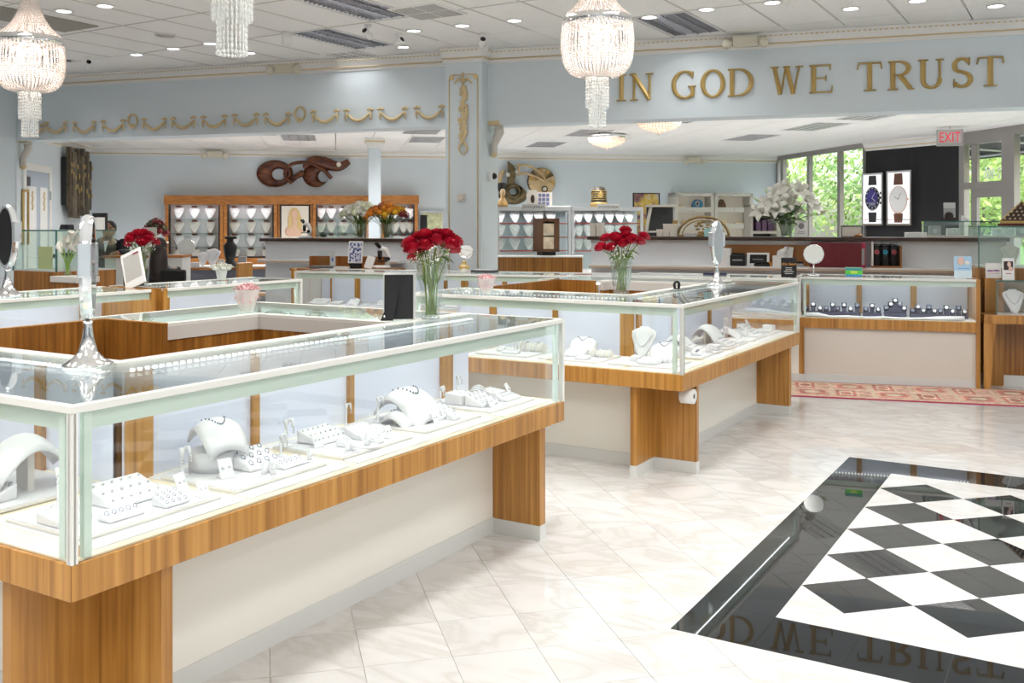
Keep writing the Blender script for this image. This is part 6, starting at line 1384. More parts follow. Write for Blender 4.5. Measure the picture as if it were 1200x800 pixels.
solo('teal_box', 'small teal box in front of the bronze arch', 'box', MB().box(-.045, .045, -.03, .03, 0, .10), mat('teal_card', (.42, .70, .70), .6), onR(830, -.02), -HA, bev=.002)
solo('grey_box', 'low grey box in front of the bronze arch, left side', 'box', MB().box(-.07, .07, -.04, .04, 0, .045), mat('grey_card', (.55, .53, .52), .6), onR(809, -.02), -HA, bev=.002)
card('white certificate card with round grey emblem beside the lilies', onR(939, -.02), -HA, .14, .19, WHITE, [('round_emblem', mat('emblem_grey', (.25, .25, .28), .5), (.27, .73, .48, .85), True), ('print_line', GREY, (.2, .8, .2, .23), False), ('print_line', GREY, (.25, .75, .3, .33), False)])
t = thing('framed_photo', 'black framed pale picture at the right end of window', 'picture frame', onR(998, -.12), -HA); part('frame', MB().box(-.115, -.105, -.01, .01, 0, .13).box(.105, .115, -.01, .01, 0, .13).box(-.115, .115, -.01, .01, .12, .13).box(-.115, .115, -.01, .01, 0, .008), BLACK, t); part('picture', MB().box(-.105, .105, -.004, .006, .008, .12), CREM, t)
t = thing('amber_stone', 'small amber stone on the ledge by the framed picture', 'stone', onR(1006, -.02), -HA); part('stone', MB().ball((0, 0, .018), (.045, .03, .018), 8, 5), mat('amber', (.42, .16, .03), .25), t); part('dark_base', MB().box(-.04, .06, -.03, .03, 0, .006), BLACK, t)
solo('white_box', 'flat white box on the ledge below the watch posters', 'box', MB().box(-.11, .11, -.08, .08, 0, .055), WHITE, onR(1073, -.05), -HA, bev=.003)
q0_ = onR(1083, .02); t = thing('ledge_case', 'long low glass case with boxed watches on the right ledge', 'display case', q0_, -HA); Lk = 1.55
part('base', MB().box(0, Lk, 0, .3, 0, .02), SUEDE2, t)
for a, b, c, d in ((0, Lk, 0, .006), (0, .006, .006, .3), (0, Lk, .294, .3)): part('glass_pane', MB().box(a, b, c, d, .02, .17), GLASSG, t)
part('glass_lid', MB().box(-.004, Lk, -.004, .304, .17, .178), GLASSG, t); part('edge_trim', MB().box(-.006, Lk, -.007, -.003, .169, .18).box(-.006, .004, -.008, 0, 0, .17), DGREEN, t)
for k, x in enumerate((.12, .3, .52, .75, .98, 1.2)):
    q = Vector(q0_[:2]) + HD*x - HN*.15; t = thing('watch_box', 'small grey watch box in the ledge case, %s from the left' % OR10[k], 'box', (q.x, q.y, 1.381), -HA, 'watch boxes in the ledge case'); part('box', MB().box(-.06, .06, -.05, .05, 0, .11 if k % 2 == 0 else .08), GREY if k % 2 == 0 else SUEDE, t); part('watch', MB().lathe([(.025, 0), (.025, .008)], 10, TM((0, -.05, .05), (PI/2, 0, 0))), SIL, t)
q = Vector(q0_[:2]) + HD*.27 - HN*.15; card('black and white landscape photo card on the ledge case', (q.x, q.y, 1.539), -HA, .12, .205, mat('photo_grey', (.45, .46, .47), .5), [('dark_trees', PDK, (.05, .85, .05, .5), True), ('dark_ground', PDK, (0, 1, .0, .2), False), ('sky_patch', mat('photo_sky', (.7, .71, .72), .5), (0, 1, .7, 1), False)])
q = Vector(q0_[:2]) + HD*.42 - HN*.15; solo('white_blocks', 'small white stepped blocks right of the photo card', 'blocks', MB().box(-.03, 0, -.02, .02, 0, .06).box(0, .035, -.02, .02, 0, .03), WHITE, (q.x, q.y, 1.539), -HA)
q = Vector(q0_[:2]) + HD*.88 - HN*.15; t = thing('card_reader', 'black device with white top on the ledge case', 'device', (q.x, q.y, 1.539), -HA); part('body', MB().box(-.08, .08, -.05, .05, 0, .035), BLACK, t, .004); part('paper_top', MB().box(-.07, .08, -.04, .04, .035, .05), WHITE, t)
# desk back panel, printer, tablet, tissue, cups on the shelf
BP = mat('brown_laminate', (.34, .135, .035), .45)
q = HWR[0] + HD*spt(838, HWR[0], HD) + HN*.012; L_ = spt(951, HWR[0], HD)-spt(838, HWR[0], HD); solo('desk_back_panel', 'orange brown back panel behind the printer', 'panel', MB().box(0, L_, 0, .01, 1.03, 1.27), BP, (q.x, q.y, 0), -HA)
solo('white_binder', 'white upright binder left of the black printer', 'binder', MB().box(-.06, .06, -.08, .08, 0, .2), WHITE, shR(851), -HA, bev=.003)
t = thing('label_printer', 'black label printer on the staff shelf', 'printer', shR(865), -HA); part('body', MB().box(-.085, .085, -.09, .09, 0, .13), BLACK, t, .012); part('paper_slot', MB().box(-.055, .055, -.093, -.088, .06, .075), GREY, t); part('cover', MB().box(-.075, .075, -.07, .07, .13, .145), BLACKG, t, .006)
t = thing('payment_tablet', 'white framed tablet on the staff shelf right of the printer', 'tablet', shR(888), -HA); M = TM((0, 0, 0), (R(-22), 0, 0)); part('bezel', MB().box(-.125, .125, -.006, .006, 0, .16, M), WHITE, t, .003); part('screen', MB().box(-.09, .10, -.008, -.005, .03, .135, M), BLACKG, t); part('stand_block', MB().box(-.06, .06, .02, .08, 0, .08), GREY, t)
t = thing('desk_phone', 'black low phone base before the white tablet', 'phone', shR(893, .18), -HA); part('body', MB().box(-.09, .09, -.03, .03, 0, .03), BLACK, t, .01); part('handset', MB().tube([(-.08, 0, .035), (0, 0, .045), (.08, 0, .035)], .014, 8), BLACK, t)
solo('orange_cup', 'small orange holder at the right of the white tablet', 'holder', MB().lathe([(.02, 0), (.024, .05)], 12), ORG, shR(902, .17), -HA)
t = thing('tissue_box', 'white tissue box behind the black box sign', 'tissue box', shR(912), -HA); part('box', MB().box(-.06, .06, -.06, .06, 0, .12), WHITE, t, .004); part('tissue', MB().grid([[(-.02+.05*i, -.01, .115), (-.01+.06*i, .0, .17+.03*i), (.02+.05*i, .01, .19+.01*i)] for i in range(3)]), WHITE, t, thick=.002)
solo('white_paper_stack', 'leaning white papers behind the black box sign', 'papers', MB().box(-.05, .05, -.01, .01, 0, .22, TM((0, 0, 0), (R(-8), R(6), 0))), WHITE, shR(922, .06), -HA)
t = thing('stapler', 'dark grey low gadget right of the black box sign', 'gadget', shR(934), -HA); part('body', MB().box(-.07, .07, -.03, .03, 0, .035), GREY, t, .01); part('arm', MB().box(-.06, .07, -.02, .02, .035, .055), BLACK, t, .006)
WINE = mat('wine_binder', (.16, .012, .02), .5)
for k in range(9):
    px = 953+6.6*k; p = shR(px); t = thing('binder', 'dark red binder on the staff shelf, %s from the left' % OR10[k], 'binder', p, -HA, 'dark red binders'); part('cover', MB().box(-.031, .031, -.12, .10, 0, .27), WINE, t, .004); part('pages', MB().box(-.022, .022, -.11, .105, .005, .265), SUEDE2, t)
t = thing('picture_book', 'red book with black and white cover picture', 'book', shR(1011.5), -HA); part('cover', MB().box(-.02, .02, -.12, .10, 0, .27), mat('bright_red', (.42, .02, .06), .5), t); part('cover_picture', MB().box(-.018, .012, -.124, -.12, .03, .21), GREY, t)
t = thing('wooden_rack', 'wooden rack holding three black cylinders', 'rack', shR(1038), -HA); part('base', MB().box(-.15, .16, -.08, .08, 0, .02), BP, t); part('end_board', MB().box(.14, .16, -.08, .08, .02, .24), BP, t); part('end_board', MB().box(-.15, -.13, -.08, .08, .02, .28), WHITE, t); part('back_board', MB().box(-.15, .14, .07, .08, .02, .28), WHITE, t)
for k, c in enumerate(((.55, .10, .12), (.05, .40, .60), (.50, .10, .14))):
    p = shR(1027.5+10*k); t = thing('black_canister', 'black canister with %s flower emblem in the wooden rack' % ('red', 'blue', 'pink')[k], 'canister', (p[0], p[1], 1.0505), -HA, 'black canisters'); part('body', MB().lathe([(.043, 0), (.045, .005), (.045, .235), (.04, .24)], 18), BLACK, t)
    fm = mat('emblem_%s' % ('red', 'blue', 'pink')[k], c, .5)
    for j in range(5): a = j*2*PI/5; part('petal', MB().ball((.018*math.cos(a), -.045, .15+.018*math.sin(a)), (.012, .004, .012), 6, 4), fm, t)
    part('lid_band', MB().lathe([(.046, .205), (.046, .22)], 18), BLACKG, t)
# wooden lantern on its own wood counter, left of the right half wall
pc = at(577, 315, 13.2); t = thing('wood_counter', 'low wooden counter below the small bust cases', 'counter', (pc[0], 13.2, 0), -HA*.3); wv = (682-577)*13.2/FPX
part('left_panel', MB().box(0, wv*.5, 0, .5, 0, 1.06), WOODD, t, .003); part('right_panel', MB().box(wv*.5+.004, wv, 0, .5, 0, 1.06), WOODD, t, .003); part('top_edge', MB().box(-.005, wv+.005, -.005, .505, 1.06, 1.075), WHITE, t)
p = at(640, 292, 13.6); t = thing('carved_lantern', 'carved wooden box lantern with two lattice panels', 'lantern', (p[0], 13.55, 1.076), .35); part('foot', MB().box(-.1, .1, -.1, .1, 0, .05), BLACK, t); hh = .44
part('posts', MB().box(-.14, -.10, -.14, .14, .05, hh+.05).box(.06, .14, -.14, .14, .05, hh+.05).box(-.14, .14, .10, .14, .05, hh+.05).box(-.14, .14, -.14, .14, hh+.03, hh+.07).box(-.14, .14, -.14, .14, .05, .09), mat('lantern_wood', (.12, .05, .02), .4), t)
for z0 in (.09, .275): part('lattice_panel', MB().box(-.10, .06, -.135, -.12, z0, z0+.165), mat('parchment', (.62, .52, .38), .6, var=.25) if z0 < .1 else bpy.data.materials['parchment'], t)
t = thing('black_bag', 'black upright folded panel left of the small bust cases', 'panel', (at(578.5, 300, 14.2)[0], 14.2, 1.0), 0); part('panel', MB().prism([(-.05, 0), (.06, 0), (.02, .5), (-.03, .5)], -.02, .02, TM((0, 0, 0), (PI/2, 0, 0))), BLACK, t); part('stand', MB().box(-.1, .1, -.06, .06, -1.0, 0), BLACK, t)
# ================================================================ LEFT LEDGE AND WORK DESK
def microscope(lab, loc, rz, sc=1):
    t = thing('microscope', lab, 'microscope', loc, rz, 'white microscopes'); t.scale = (sc,)*3
    part('base', MB().box(-.10, .10, -.09, .09, 0, .04), WHITE, t, .02); part('arm', MB().tube([(.07, 0, .04), (.085, 0, .16), (.05, 0, .23), (-.02, 0, .25)], [.03, .03, .035, .04], 10), WHITE, t); part('stage', MB().box(-.06, .06, -.05, .05, .085, .1), BLACK, t)
    part('lens_tube', MB().lathe([(.02, .11), (.028, .15), (.03, .22)], 12, TM((-.02, 0, 0))), BLACK, t)
    for s in (-1, 1): part('eyepiece', MB().tube([(-.02, s*.03, .26), (-.07, s*.035, .32)], .018, 10), BLACK, t)
    part('focus_knob', MB().lathe([(.025, -.06), (.025, .06)], 12, TM((.07, 0, .12), (PI/2, 0, 0))), BLACK, t)
microscope('white microscope with black eyepieces on the left ledge', onL(358), -.2, .75)
p0 = onL(368, .02); t = thing('ledge_case', 'small glass case on the left ledge with busts behind', 'display case', p0, -HA); Lk = .52
part('base', MB().box(0, Lk, 0, .22, 0, .012), SUEDE2, t)
for a, b, c, d in ((0, Lk, 0, .006), (0, .006, .006, .22), (Lk-.006, Lk, .006, .22), (Lk*.63, Lk*.63+.006, .006, .22)): part('glass_pane', MB().box(a, b, c, d, .012, .16), GLASSG, t)
part('glass_lid', MB().box(-.004, Lk+.004, -.004, .224, .16, .168), GLASSG, t)
q = Vector(p0[:2]) + HD*.08 - HN*.1; solo('dark_stone', 'dark oval stone inside the small left ledge case', 'stone', MB().ball((0, 0, .035), (.05, .035, .035), 10, 6), mat('dark_green_stone', (.07, .085, .075), .3), (q.x, q.y, 1.338), 0)
t = thing('work_desk', 'staff work desk with brown top behind the left rear case', 'desk', (at(352, 310, 11.75)[0], 11.75, 0), -HA); Ld = 1.25
part('top', MB().box(0, Ld, -.25, .3, .96, .985), BP, t, .003); part('front_panel', MB().box(.02, Ld-.02, -.2, -.18, 0, .96), WHITE, t); part('side_panel', MB().box(.02, .05, -.18, .28, 0, .96), WHITE, t); part('side_panel', MB().box(Ld-.05, Ld-.02, -.18, .28, 0, .96), WHITE, t)
q0d = Vector((at(352, 310, 11.75)[0], 11.75))
def onD(px, n=0.0): q = q0d + HD*spt(px, q0d + HN*n, HD) + HN*n; return (q.x, q.y, .987)
t = thing('desk_organizer', 'brown open organizer at the back of the work desk', 'organizer', onD(409, -.22), -HA); part('back', MB().box(-.50, .52, .02, .04, 0, .13), BP, t); part('shelf', MB().box(-.50, .52, -.06, .02, .0, .015), BP, t)
for x in (-.5, -.14, .2, .5): part('divider', MB().box(x-.01, x+.01, -.06, .02, .015, .13), BP, t)
t = thing('patterned_print', 'white frame with blue and white pattern on the work desk', 'picture frame', onD(416, .05), -HA+.05); M = TM((0, 0, .06), (R(-8), 0, 0))
pm, tt, bb = nodes('blue_pattern'); n = tt.nodes.new('ShaderNodeTexNoise'); n.inputs['Scale'].default_value = 45; n.inputs['Detail'].default_value = 2; tco = tt.nodes.new('ShaderNodeTexCoord'); tt.links.new(tco.outputs['Object'], n.inputs['Vector']); r_ = ramp(tt, [(.46, (.05, .07, .25)), (.54, (.8, .82, .9))]); tt.links.new(n.outputs['Fac'], r_.inputs[0]); tt.links.new(r_.outputs[0], bb.inputs['Base Color'])
part('frame', MB().box(-.09, .09, -.008, .008, 0, .26, M), WHITE, t, .003); part('pattern_sheet', MB().box(-.075, .075, -.010, -.007, .015, .245, M), pm, t); part('block_stand', MB().box(-.06, .06, -.03, .06, 0, .06), BLACK, t)
microscope('white microscope with black eyepieces on the work desk', onD(447, .02), .4, .95)
t = thing('glass_box', 'small mirrored glass box with blue diamond mark', 'box', onD(381, .03), -HA+.2); part('glass_body', MB().box(-.07, .07, -.06, .06, .02, .2), GLASSG, t); part('base', MB().box(-.075, .075, -.065, .065, 0, .02), SILVER, t); part('side_card', MB().box(.075, .14, -.05, -.04, 0, .2), mat('grey_card_2', (.62, .63, .62), .5), t); part('blue_diamond', MB().prism([(.107, .07), (.122, .1), (.107, .135), (.092, .1)], .051, .053, TM((0, 0, 0), (PI/2, 0, 0))), mat('diamond_blue', (.12, .2, .5), .5), t)
solo('keyboard', 'flat grey pad on the front of the work desk', 'pad', MB().box(-.15, .15, -.05, .05, 0, .03), mat('slate', (.16, .17, .18), .5), onD(378, .16), -HA, bev=.004)
solo('white_folder', 'white folder leaning on the desk organizer', 'folder', MB().box(-.05, .05, -.01, .01, 0, .15, TM((0, 0, 0), (R(-20), R(12), 0))), WHITE, onD(431, .02), -HA)
solo('white_pad', 'stack of white paper on the desk, left of the frame', 'papers', MB().box(-.10, .12, -.05, .05, 0, .02), WHITE, onD(398, .12), -HA+.1)
# ================================================================ LEFT REAR: glass case, desk, people
pc = at(66, 318, 8.4); q = Vector((pc[0], 8.4)); t = thing('corner_glass_case', 'tall green edged glass case on a wooden base, left side', 'display case', (q.x, q.y, 0), RZ)
Wv, Lu = .62, .6
part('wood_base', MB().box(-Wv, 0, 0, Lu, 0, 1.09), WOODD, t, .003); part('floor_pad', MB().box(-Wv+.01, -.01, .01, Lu-.01, 1.09, 1.1), SUEDE, t)
for a, b, c, d in ((-Wv, 0, 0, .007), (-.007, 0, .007, Lu), (-Wv, -Wv+.007, .007, Lu), (-Wv, 0, Lu-.007, Lu)): part('glass_pane', MB().box(a, b, c, d, 1.1, 1.445), GLASSG, t)
part('glass_shelf', MB().box(-Wv+.05, -.05, .1, Lu-.1, 1.2, 1.208), GLASSG, t); part('glass_lid', MB().box(-Wv-.004, .004, -.004, Lu+.004, 1.445, 1.453), GLASSG, t)
part('edge_trim', MB().box(-Wv-.005, .006, -.007, -.003, 1.443, 1.455).box(.003, .007, -.007, Lu, 1.443, 1.455).box(-.004, .006, -.007, .004, 1.09, 1.445).box(-Wv-.005, -Wv+.004, -.007, .004, 1.09, 1.445), DGREEN, t); part('glass_strip', MB().box(-.004, .0005, .012, .06, 1.1, 1.44), GREENG, t)
def inC(a, b, z): return (q.x + a*RX + b*UX, q.y + a*RY + b*UY, z)
solo('yellow_card', 'cream card with yellow edge inside the left glass case', 'card', MB().box(-.10, .10, 0, .01, 0, .20), mat('pale_yellow', (.75, .72, .35), .5), inC(-.46, .2, 1.101), RZ)
t = thing('pink_dish', 'pink flower ornament on the shelf of the left glass case', 'ornament', inC(-.3, .25, 1.209), RZ); part('dish', MB().lathe([(.02, 0), (.05, .05)], 12, cap=False), VGL, t); part('blossom', ruff_mb(.04, 20, 5), PINK, t, loc=(0, 0, .035))
solo('dark_ring_box', 'dark ring box on the shelf of the left glass case', 'box', MB().box(-.04, .04, -.03, .03, 0, .04), NAVY, inC(-.14, .2, 1.209), RZ, bev=.004)
solo('watch_pillow', 'dark low pillow on the shelf of the left glass case', 'pillow', MB().box(-.06, .06, -.03, .03, 0, .025), mat('slate_blue', (.06, .08, .11), .5), inC(-.42, .25, 1.209), RZ, bev=.008)
t = thing('display_poster_box', 'black and white perfume style box on the left glass case', 'box', inC(-.06, .42, 1.456), RZ); part('black_back', MB().box(-.09, .10, .04, .06, 0, .15), BLACK, t); part('white_box', MB().box(-.03, .09, -.04, .04, 0, .11), WHITE, t); part('black_slot', MB().box(.03, .055, -.043, -.04, .02, .095), BLACK, t)
t = thing('black_ring_case', 'small black wedge case left of the black and white box', 'case', inC(-.14, .2, 1.456), RZ); part('body', MB().prism([(-.07, 0), (.06, 0), (.05, .045), (-.05, .045)], -.03, .03, TM((0, 0, 0), (PI/2, 0, 0))), BLACK, t)
# putty counter the callas stand on
p = at(79, 324, 8.15); t = thing('side_counter', 'putty topped wooden counter below the calla lilies', 'counter', (p[0], 8.15, 0), RZ); part('top', MB().box(-.09, .26, -.10, .12, zc_-.05, zc_-.001), mat_grey, t, .003); part('body', MB().box(-.08, .25, -.09, .11, 0, zc_-.05), WOODD, t)
# man's desk with wood top
pd = at(132, 299, 12.3); t = thing('service_desk', 'white service desk with brown top between man and seated woman', 'desk', (pd[0]-.1, 12.3, 0), .1)
part('front_panel', MB().box(0, .95, 0, .03, 0, 1.08), WHITE, t); part('top', MB().box(-.02, .97, -.03, .5, 1.08, 1.11), WOODO, t, .003); part('side_panel', MB().box(0, .03, .03, .48, 0, 1.08), WHITE, t); part('side_panel', MB().box(.92, .95, .03, .48, 0, 1.08), WHITE, t)
solo('document', 'white sheet on the service desk under the man', 'paper', MB().box(-.14, .14, -.1, .1, 0, .006), WHITE, (pd[0]+.28, 12.5, 1.1105), .3)
SKIN = mat('skin_tan', (.36, .185, .105), .5); SKINF = mat('skin_light', (.62, .38, .27), .5); HAIRB = mat('black_hair', (.008, .007, .007), .4); SUIT = mat('dark_suit', (.013, .016, .026), .75); BROWNH = mat('brown_hair', (.018, .010, .008), .45)
def body(name, pts, mtl, parent, vox=.018):
    m = MB()
    for kind, *a in pts:
        if kind == 'e': m.ball(a[0], a[1], 14, 10, a[2] if len(a) > 2 else None)
        else: m.tube(a[0], a[1], 12)
        # tube: tapered limb
    o = part(name, m, mtl, parent); d = o.modifiers.new('r', 'REMESH'); d.mode = 'VOXEL'; d.voxel_size = vox; d.use_smooth_shade = True
    s = o.modifiers.new('s', 'SMOOTH'); s.factor = .6; s.iterations = 5; return o
def hand(parent, base, dirv, up, mtl, sc=1.0):
    d = Vector(dirv).normalized(); u = Vector(up).normalized(); s = d.cross(u).normalized(); b = Vector(base); m = MB()
    m.ball(tuple(b + d*.035*sc), (.032*sc, .032*sc, .02*sc), 8, 6)
    for k, L in enumerate((.06, .07, .065, .05)):
        o = s*((k-1.5)*.017*sc) + d*.06*sc; m.tube([b+o, b+o+d*L*.5*sc, b+o+d*L*sc*.9-u*.018*sc], [.009*sc, .0085*sc, .006*sc], 6)
    m.tube([b+s*-.03*sc+d*.015*sc, b+s*-.055*sc+d*.04*sc, b+s*-.05*sc+d*.07*sc], [.011*sc, .010*sc, .007*sc], 6); return m
# ---- the man leans over the desk
mx, my = (129-600)*13.0/FPX, 13.0
t = thing('person', 'man in dark suit with short black hair leaning over the service desk', 'person', (mx, my, 0), 0)
hd = Vector((.05, -.16, 1.43))
body('body', [('t', [(0, .02, .85), (-.02, .03, 1.05), (-.03, -.04, 1.24), (-.0, -.08, 1.31)], [.12, .13, .15, .08]), ('t', [(.0, -.09, 1.30), (.03, -.13, 1.38)], [.065, .06]), ('e', tuple(hd), (.078, .098, .115), None), ('e', tuple(hd + Vector((.015, -.045, -.045))), (.06, .06, .07), None), ('e', tuple(hd + Vector((.03, -.105, -.015))), (.016, .028, .02), None),
  ('e', tuple(hd + Vector((.08, 0.0, -.01))), (.012, .022, .034), None), ('e', tuple(hd + Vector((-.08, 0.0, -.01))), (.012, .022, .034), None),
  ('t', [(.18, -.04, 1.27), (.27, -.18, 1.12), (.25, -.42, 1.135)], [.06, .045, .033]), ('t', [(-.19, -.02, 1.27), (-.24, -.14, 1.13), (-.12, -.40, 1.14)], [.07, .05, .033]),
  ('t', [(.09, .03, .9), (.10, .0, .48), (.10, .05, .06)], [.10, .07, .05]), ('t', [(-.09, .03, .9), (-.10, .0, .48), (-.10, .05, .06)], [.10, .07, .05])], SKIN, t)
body('suit_jacket', [('t', [(0, .02, .80), (-.02, .03, 1.05), (-.03, -.035, 1.23), (-.01, -.06, 1.285)], [.17, .175, .205, .12]), ('t', [(.18, -.035, 1.265), (.275, -.175, 1.12), (.255, -.38, 1.135)], [.085, .065, .048]), ('t', [(-.19, -.015, 1.265), (-.25, -.135, 1.13), (-.13, -.36, 1.14)], [.085, .065, .048])], SUIT, t)
body('trousers', [('t', [(.09, .03, .92), (.10, .0, .48), (.10, .05, .09)], [.12, .085, .07]), ('t', [(-.09, .03, .92), (-.10, .0, .48), (-.10, .05, .09)], [.12, .085, .07])], SUIT, t)
for s in (-1, 1): part('shoe', MB().ball((s*.10, -.01, .04), (.05, .13, .04), 10, 7), BLACK, t)
m = MB(); P = []
for i in range(9):
    th = i/8*1.75; P.append([(hd.x + .088*math.sin(th)*math.cos(a*PI/8), hd.y+.018 + .108*math.sin(th)*math.sin(a*PI/8), hd.z+.018 + .122*math.cos(th) - (.0 if math.sin(a*PI/8) > -.2 else -.05*(th/1.75)**2)) for a in range(17) ])
o = part('hair', m.ball(tuple(hd + Vector((0, .028, .035))), (.086, .098, .092), 14, 10), HAIRB, t)
for s in (-1, 1): part('eye', MB().ball(tuple(hd + Vector((.028+s*.032, -.088, .005))), (.012, .01, .008), 8, 5), BLACK, t); part('eyebrow', MB().ball(tuple(hd + Vector((.028+s*.034, -.092, .03))), (.02, .008, .005), 8, 5), HAIRB, t)
part('mouth', MB().ball(tuple(hd + Vector((.03, -.102, -.068))), (.024, .008, .006), 8, 5), mat('lips', (.28, .10, .08), .5), t); part('beard_shadow', MB().ball(tuple(hd + Vector((.018, -.055, -.085))), (.05, .05, .035), 10, 6), mat('stubble', (.10, .055, .035), .8), t)
part('shirt', MB().add([(-.01, -.185, 1.285), (.06, -.19, 1.29), (.03, -.235, 1.14)], [(0, 1, 2)]), WHITE, t, thick=.006)
part('hand', hand(t, (.25, -.43, 1.135), (-.1, -1, -.1), (0, 0, 1), SKIN), SKIN, t); part('hand', hand(t, (-.12, -.41, 1.14), (.3, -1, -.1), (0, 0, 1), SKIN), SKIN, t)
# ---- the woman sits with her back to us
wx, wy = (188-600)*11.4/FPX, 11.4
t = thing('person', 'seated woman with long dark hair and black top, seen from behind', 'person', (wx, wy, 0), 0); hd = Vector((-.02, .04, 1.22))
body('body', [('t', [(0, 0, .66), (0, -.01, .82), (0, .0, .97), (0, .02, 1.04)], [.16, .13, .15, .08]), ('t', [(0, .02, 1.02), (-.01, .03, 1.12)], [.055, .052]), ('e', tuple(hd), (.075, .095, .11), None), ('e', tuple(hd + Vector((-.01, .09, -.02))), (.014, .02, .02), None),
  ('t', [(.16, .02, .99), (.21, .10, .80), (.10, .32, .84)], [.055, .042, .03]), ('t', [(-.16, .02, .99), (-.21, .12, .80), (-.16, .34, .86)], [.055, .042, .03]),
  ('t', [(.09, .02, .64), (.11, .40, .64), (.11, .44, .25), (.11, .42, .10)], [.095, .075, .055, .04]), ('t', [(-.09, .02, .64), (-.11, .40, .64), (-.11, .44, .25), (-.11, .42, .10)], [.095, .075, .055, .04])], SKINF, t)
body('black_top', [('t', [(0, 0, .60), (0, -.01, .82), (0, .0, .97), (0, .02, 1.03)], [.18, .15, .17, .085]), ('t', [(.16, .02, .985), (.215, .10, .80), (.13, .27, .83)], [.07, .055, .045]), ('t', [(-.16, .02, .985), (-.215, .12, .80), (-.17, .29, .85)], [.07, .055, .045])], BLACK, t)
body('trousers', [('t', [(.09, .02, .64), (.11, .41, .64), (.11, .45, .25)], [.11, .09, .07]), ('t', [(-.09, .02, .64), (-.11, .41, .64), (-.11, .45, .25)], [.11, .09, .07])], BLACK, t)
body('long_hair', [('e', tuple(hd + Vector((0, -.02, .02))), (.095, .105, .115), None), ('t', [(0, -.05, 1.22), (.01, -.10, 1.08), (.03, -.14, .92), (.05, -.13, .82)], [.095, .11, .105, .05])], BROWNH, t)
for s in (-1, 1): part('shoe', MB().ball((s*.11, .50, .05), (.045, .12, .05), 10, 7), BLACK, t)
part('hand', hand(t, (-.16, .35, .865), (.1, 1, .1), (0, 0, 1), SKINF, .9), SKINF, t); part('hand', hand(t, (.10, .33, .845), (-.2, 1, .1), (0, 0, 1), SKINF, .9), SKINF, t)
for s in (-1, 1): part('eye', MB().ball(tuple(hd + Vector((s*.028-.01, .088, .005))), (.01, .008, .007), 6, 4), BLACK, t)
part('mouth', MB().ball(tuple(hd + Vector((-.01, .092, -.06))), (.02, .008, .005), 6, 4), bpy.data.materials['lips'], t)
t = thing('stool', 'high stool under the seated woman', 'stool', (wx, wy, 0), 0); part('seat', MB().lathe([(.19, .50), (.2, .52), (.2, .55), (.17, .56)], 20), BLACK, t, loc=(0, .06, 0)); part('column', MB().tube([(0, .06, .02), (0, .06, .5)], .03, 10), CHROME, t); part('base', MB().lathe([(.2, 0), (.2, .015), (.04, .03)], 20, TM((0, .06, 0))), CHROME, t)
def chair(lab, loc, rz, m, sh=.62, bh=.4, w=.42):
    t = thing('chair', lab, 'chair', loc, rz); part('seat', MB().box(-w/2, w/2, -.2, .2, sh-.05, sh), m, t, .02); part('backrest', MB().box(-w/2, w/2, .18, .22, sh+.12, sh+bh), m, t, .02)
    for x in (-1, 1):
        part('back_post', MB().box(x*(w/2-.04)-.015, x*(w/2-.04)+.015, .2, .23, sh-.02, sh+.14), m, t)
        for y in (-1, 1): part('leg', MB().tube([(x*(w/2-.03), y*.17, sh-.05), (x*(w/2-.0), y*.2, 0)], .014, 6), m, t)
p = at(213, 320, 10.4); chair('black chair with low square back, right of the seated woman', (p[0], 10.4, 0), PI-.1, BLACK, .60, .43, .28)
p = at(297, 315, 13.3); chair('light wooden chair partly hidden left of the half wall', (p[0], 13.3, 0), .9, WOODM, .58, .40, .26)
# low case behind them, dressed with props
pl = at(200, 312, 14.2); t = thing('low_counter', 'dark low counter under the first wall cabinets', 'counter', (pl[0], 14.2, 0), BA); part('body', MB().box(0, 1.65, 0, .5, 0, .86), mat('slate_panel', (.16, .17, .22), .5), t); part('top', MB().box(-.02, 1.67, -.02, .52, .86, .89), WHITE, t); part('orange_edge', MB().box(0, 1.65, -.025, -.02, .84, .87), WOODO, t)
def onP(px, n=.2): y = 14.2+n; return ((px-600)*y/FPX, y+.0+((px-200)*y/FPX)*.18*.5, .891)
round_mirror('round pale mirror on the low counter, right of the woman', onP(218, .1), .13, .27, 0, PALEM)
for k, px in enumerate((237, 248)): bust((*onP(px, .15)[:2], .891), -PI/2, 'white bust on the low counter, %s right of the round mirror' % ('just', 'farther')[k], 'busts on the low counter', .2+.05*k, False, False)
t = thing('display_bust', 'black tall jewelry form standing on the low counter', 'display form', (*onP(268, -.1)[:2], .891), 0); part('body', MB().lathe([(.14, 0), (.13, .04), (.06, .08), (.09, .22), (.10, .3), (.05, .36), (.05, .42)], 14), BLACK, t); part('hand_plate', MB().box(-.07, .10, -.05, .0, .40, .44), BLACK, t, .01)
for k, (px, w, h, c) in enumerate(((207, .10, .05, ORG), (228, .12, .06, SUEDE), (257, .1, .10, SUEDE2), (282, .12, .14, GREY))): solo('small_box', 'small box on the low counter, %s from the left' % OR10[k], 'box', MB().box(-w/2, w/2, -.04, .04, 0, h), c, (*onP(px, -.02)[:2], .891), BA, 'small boxes on the low counter', .004)
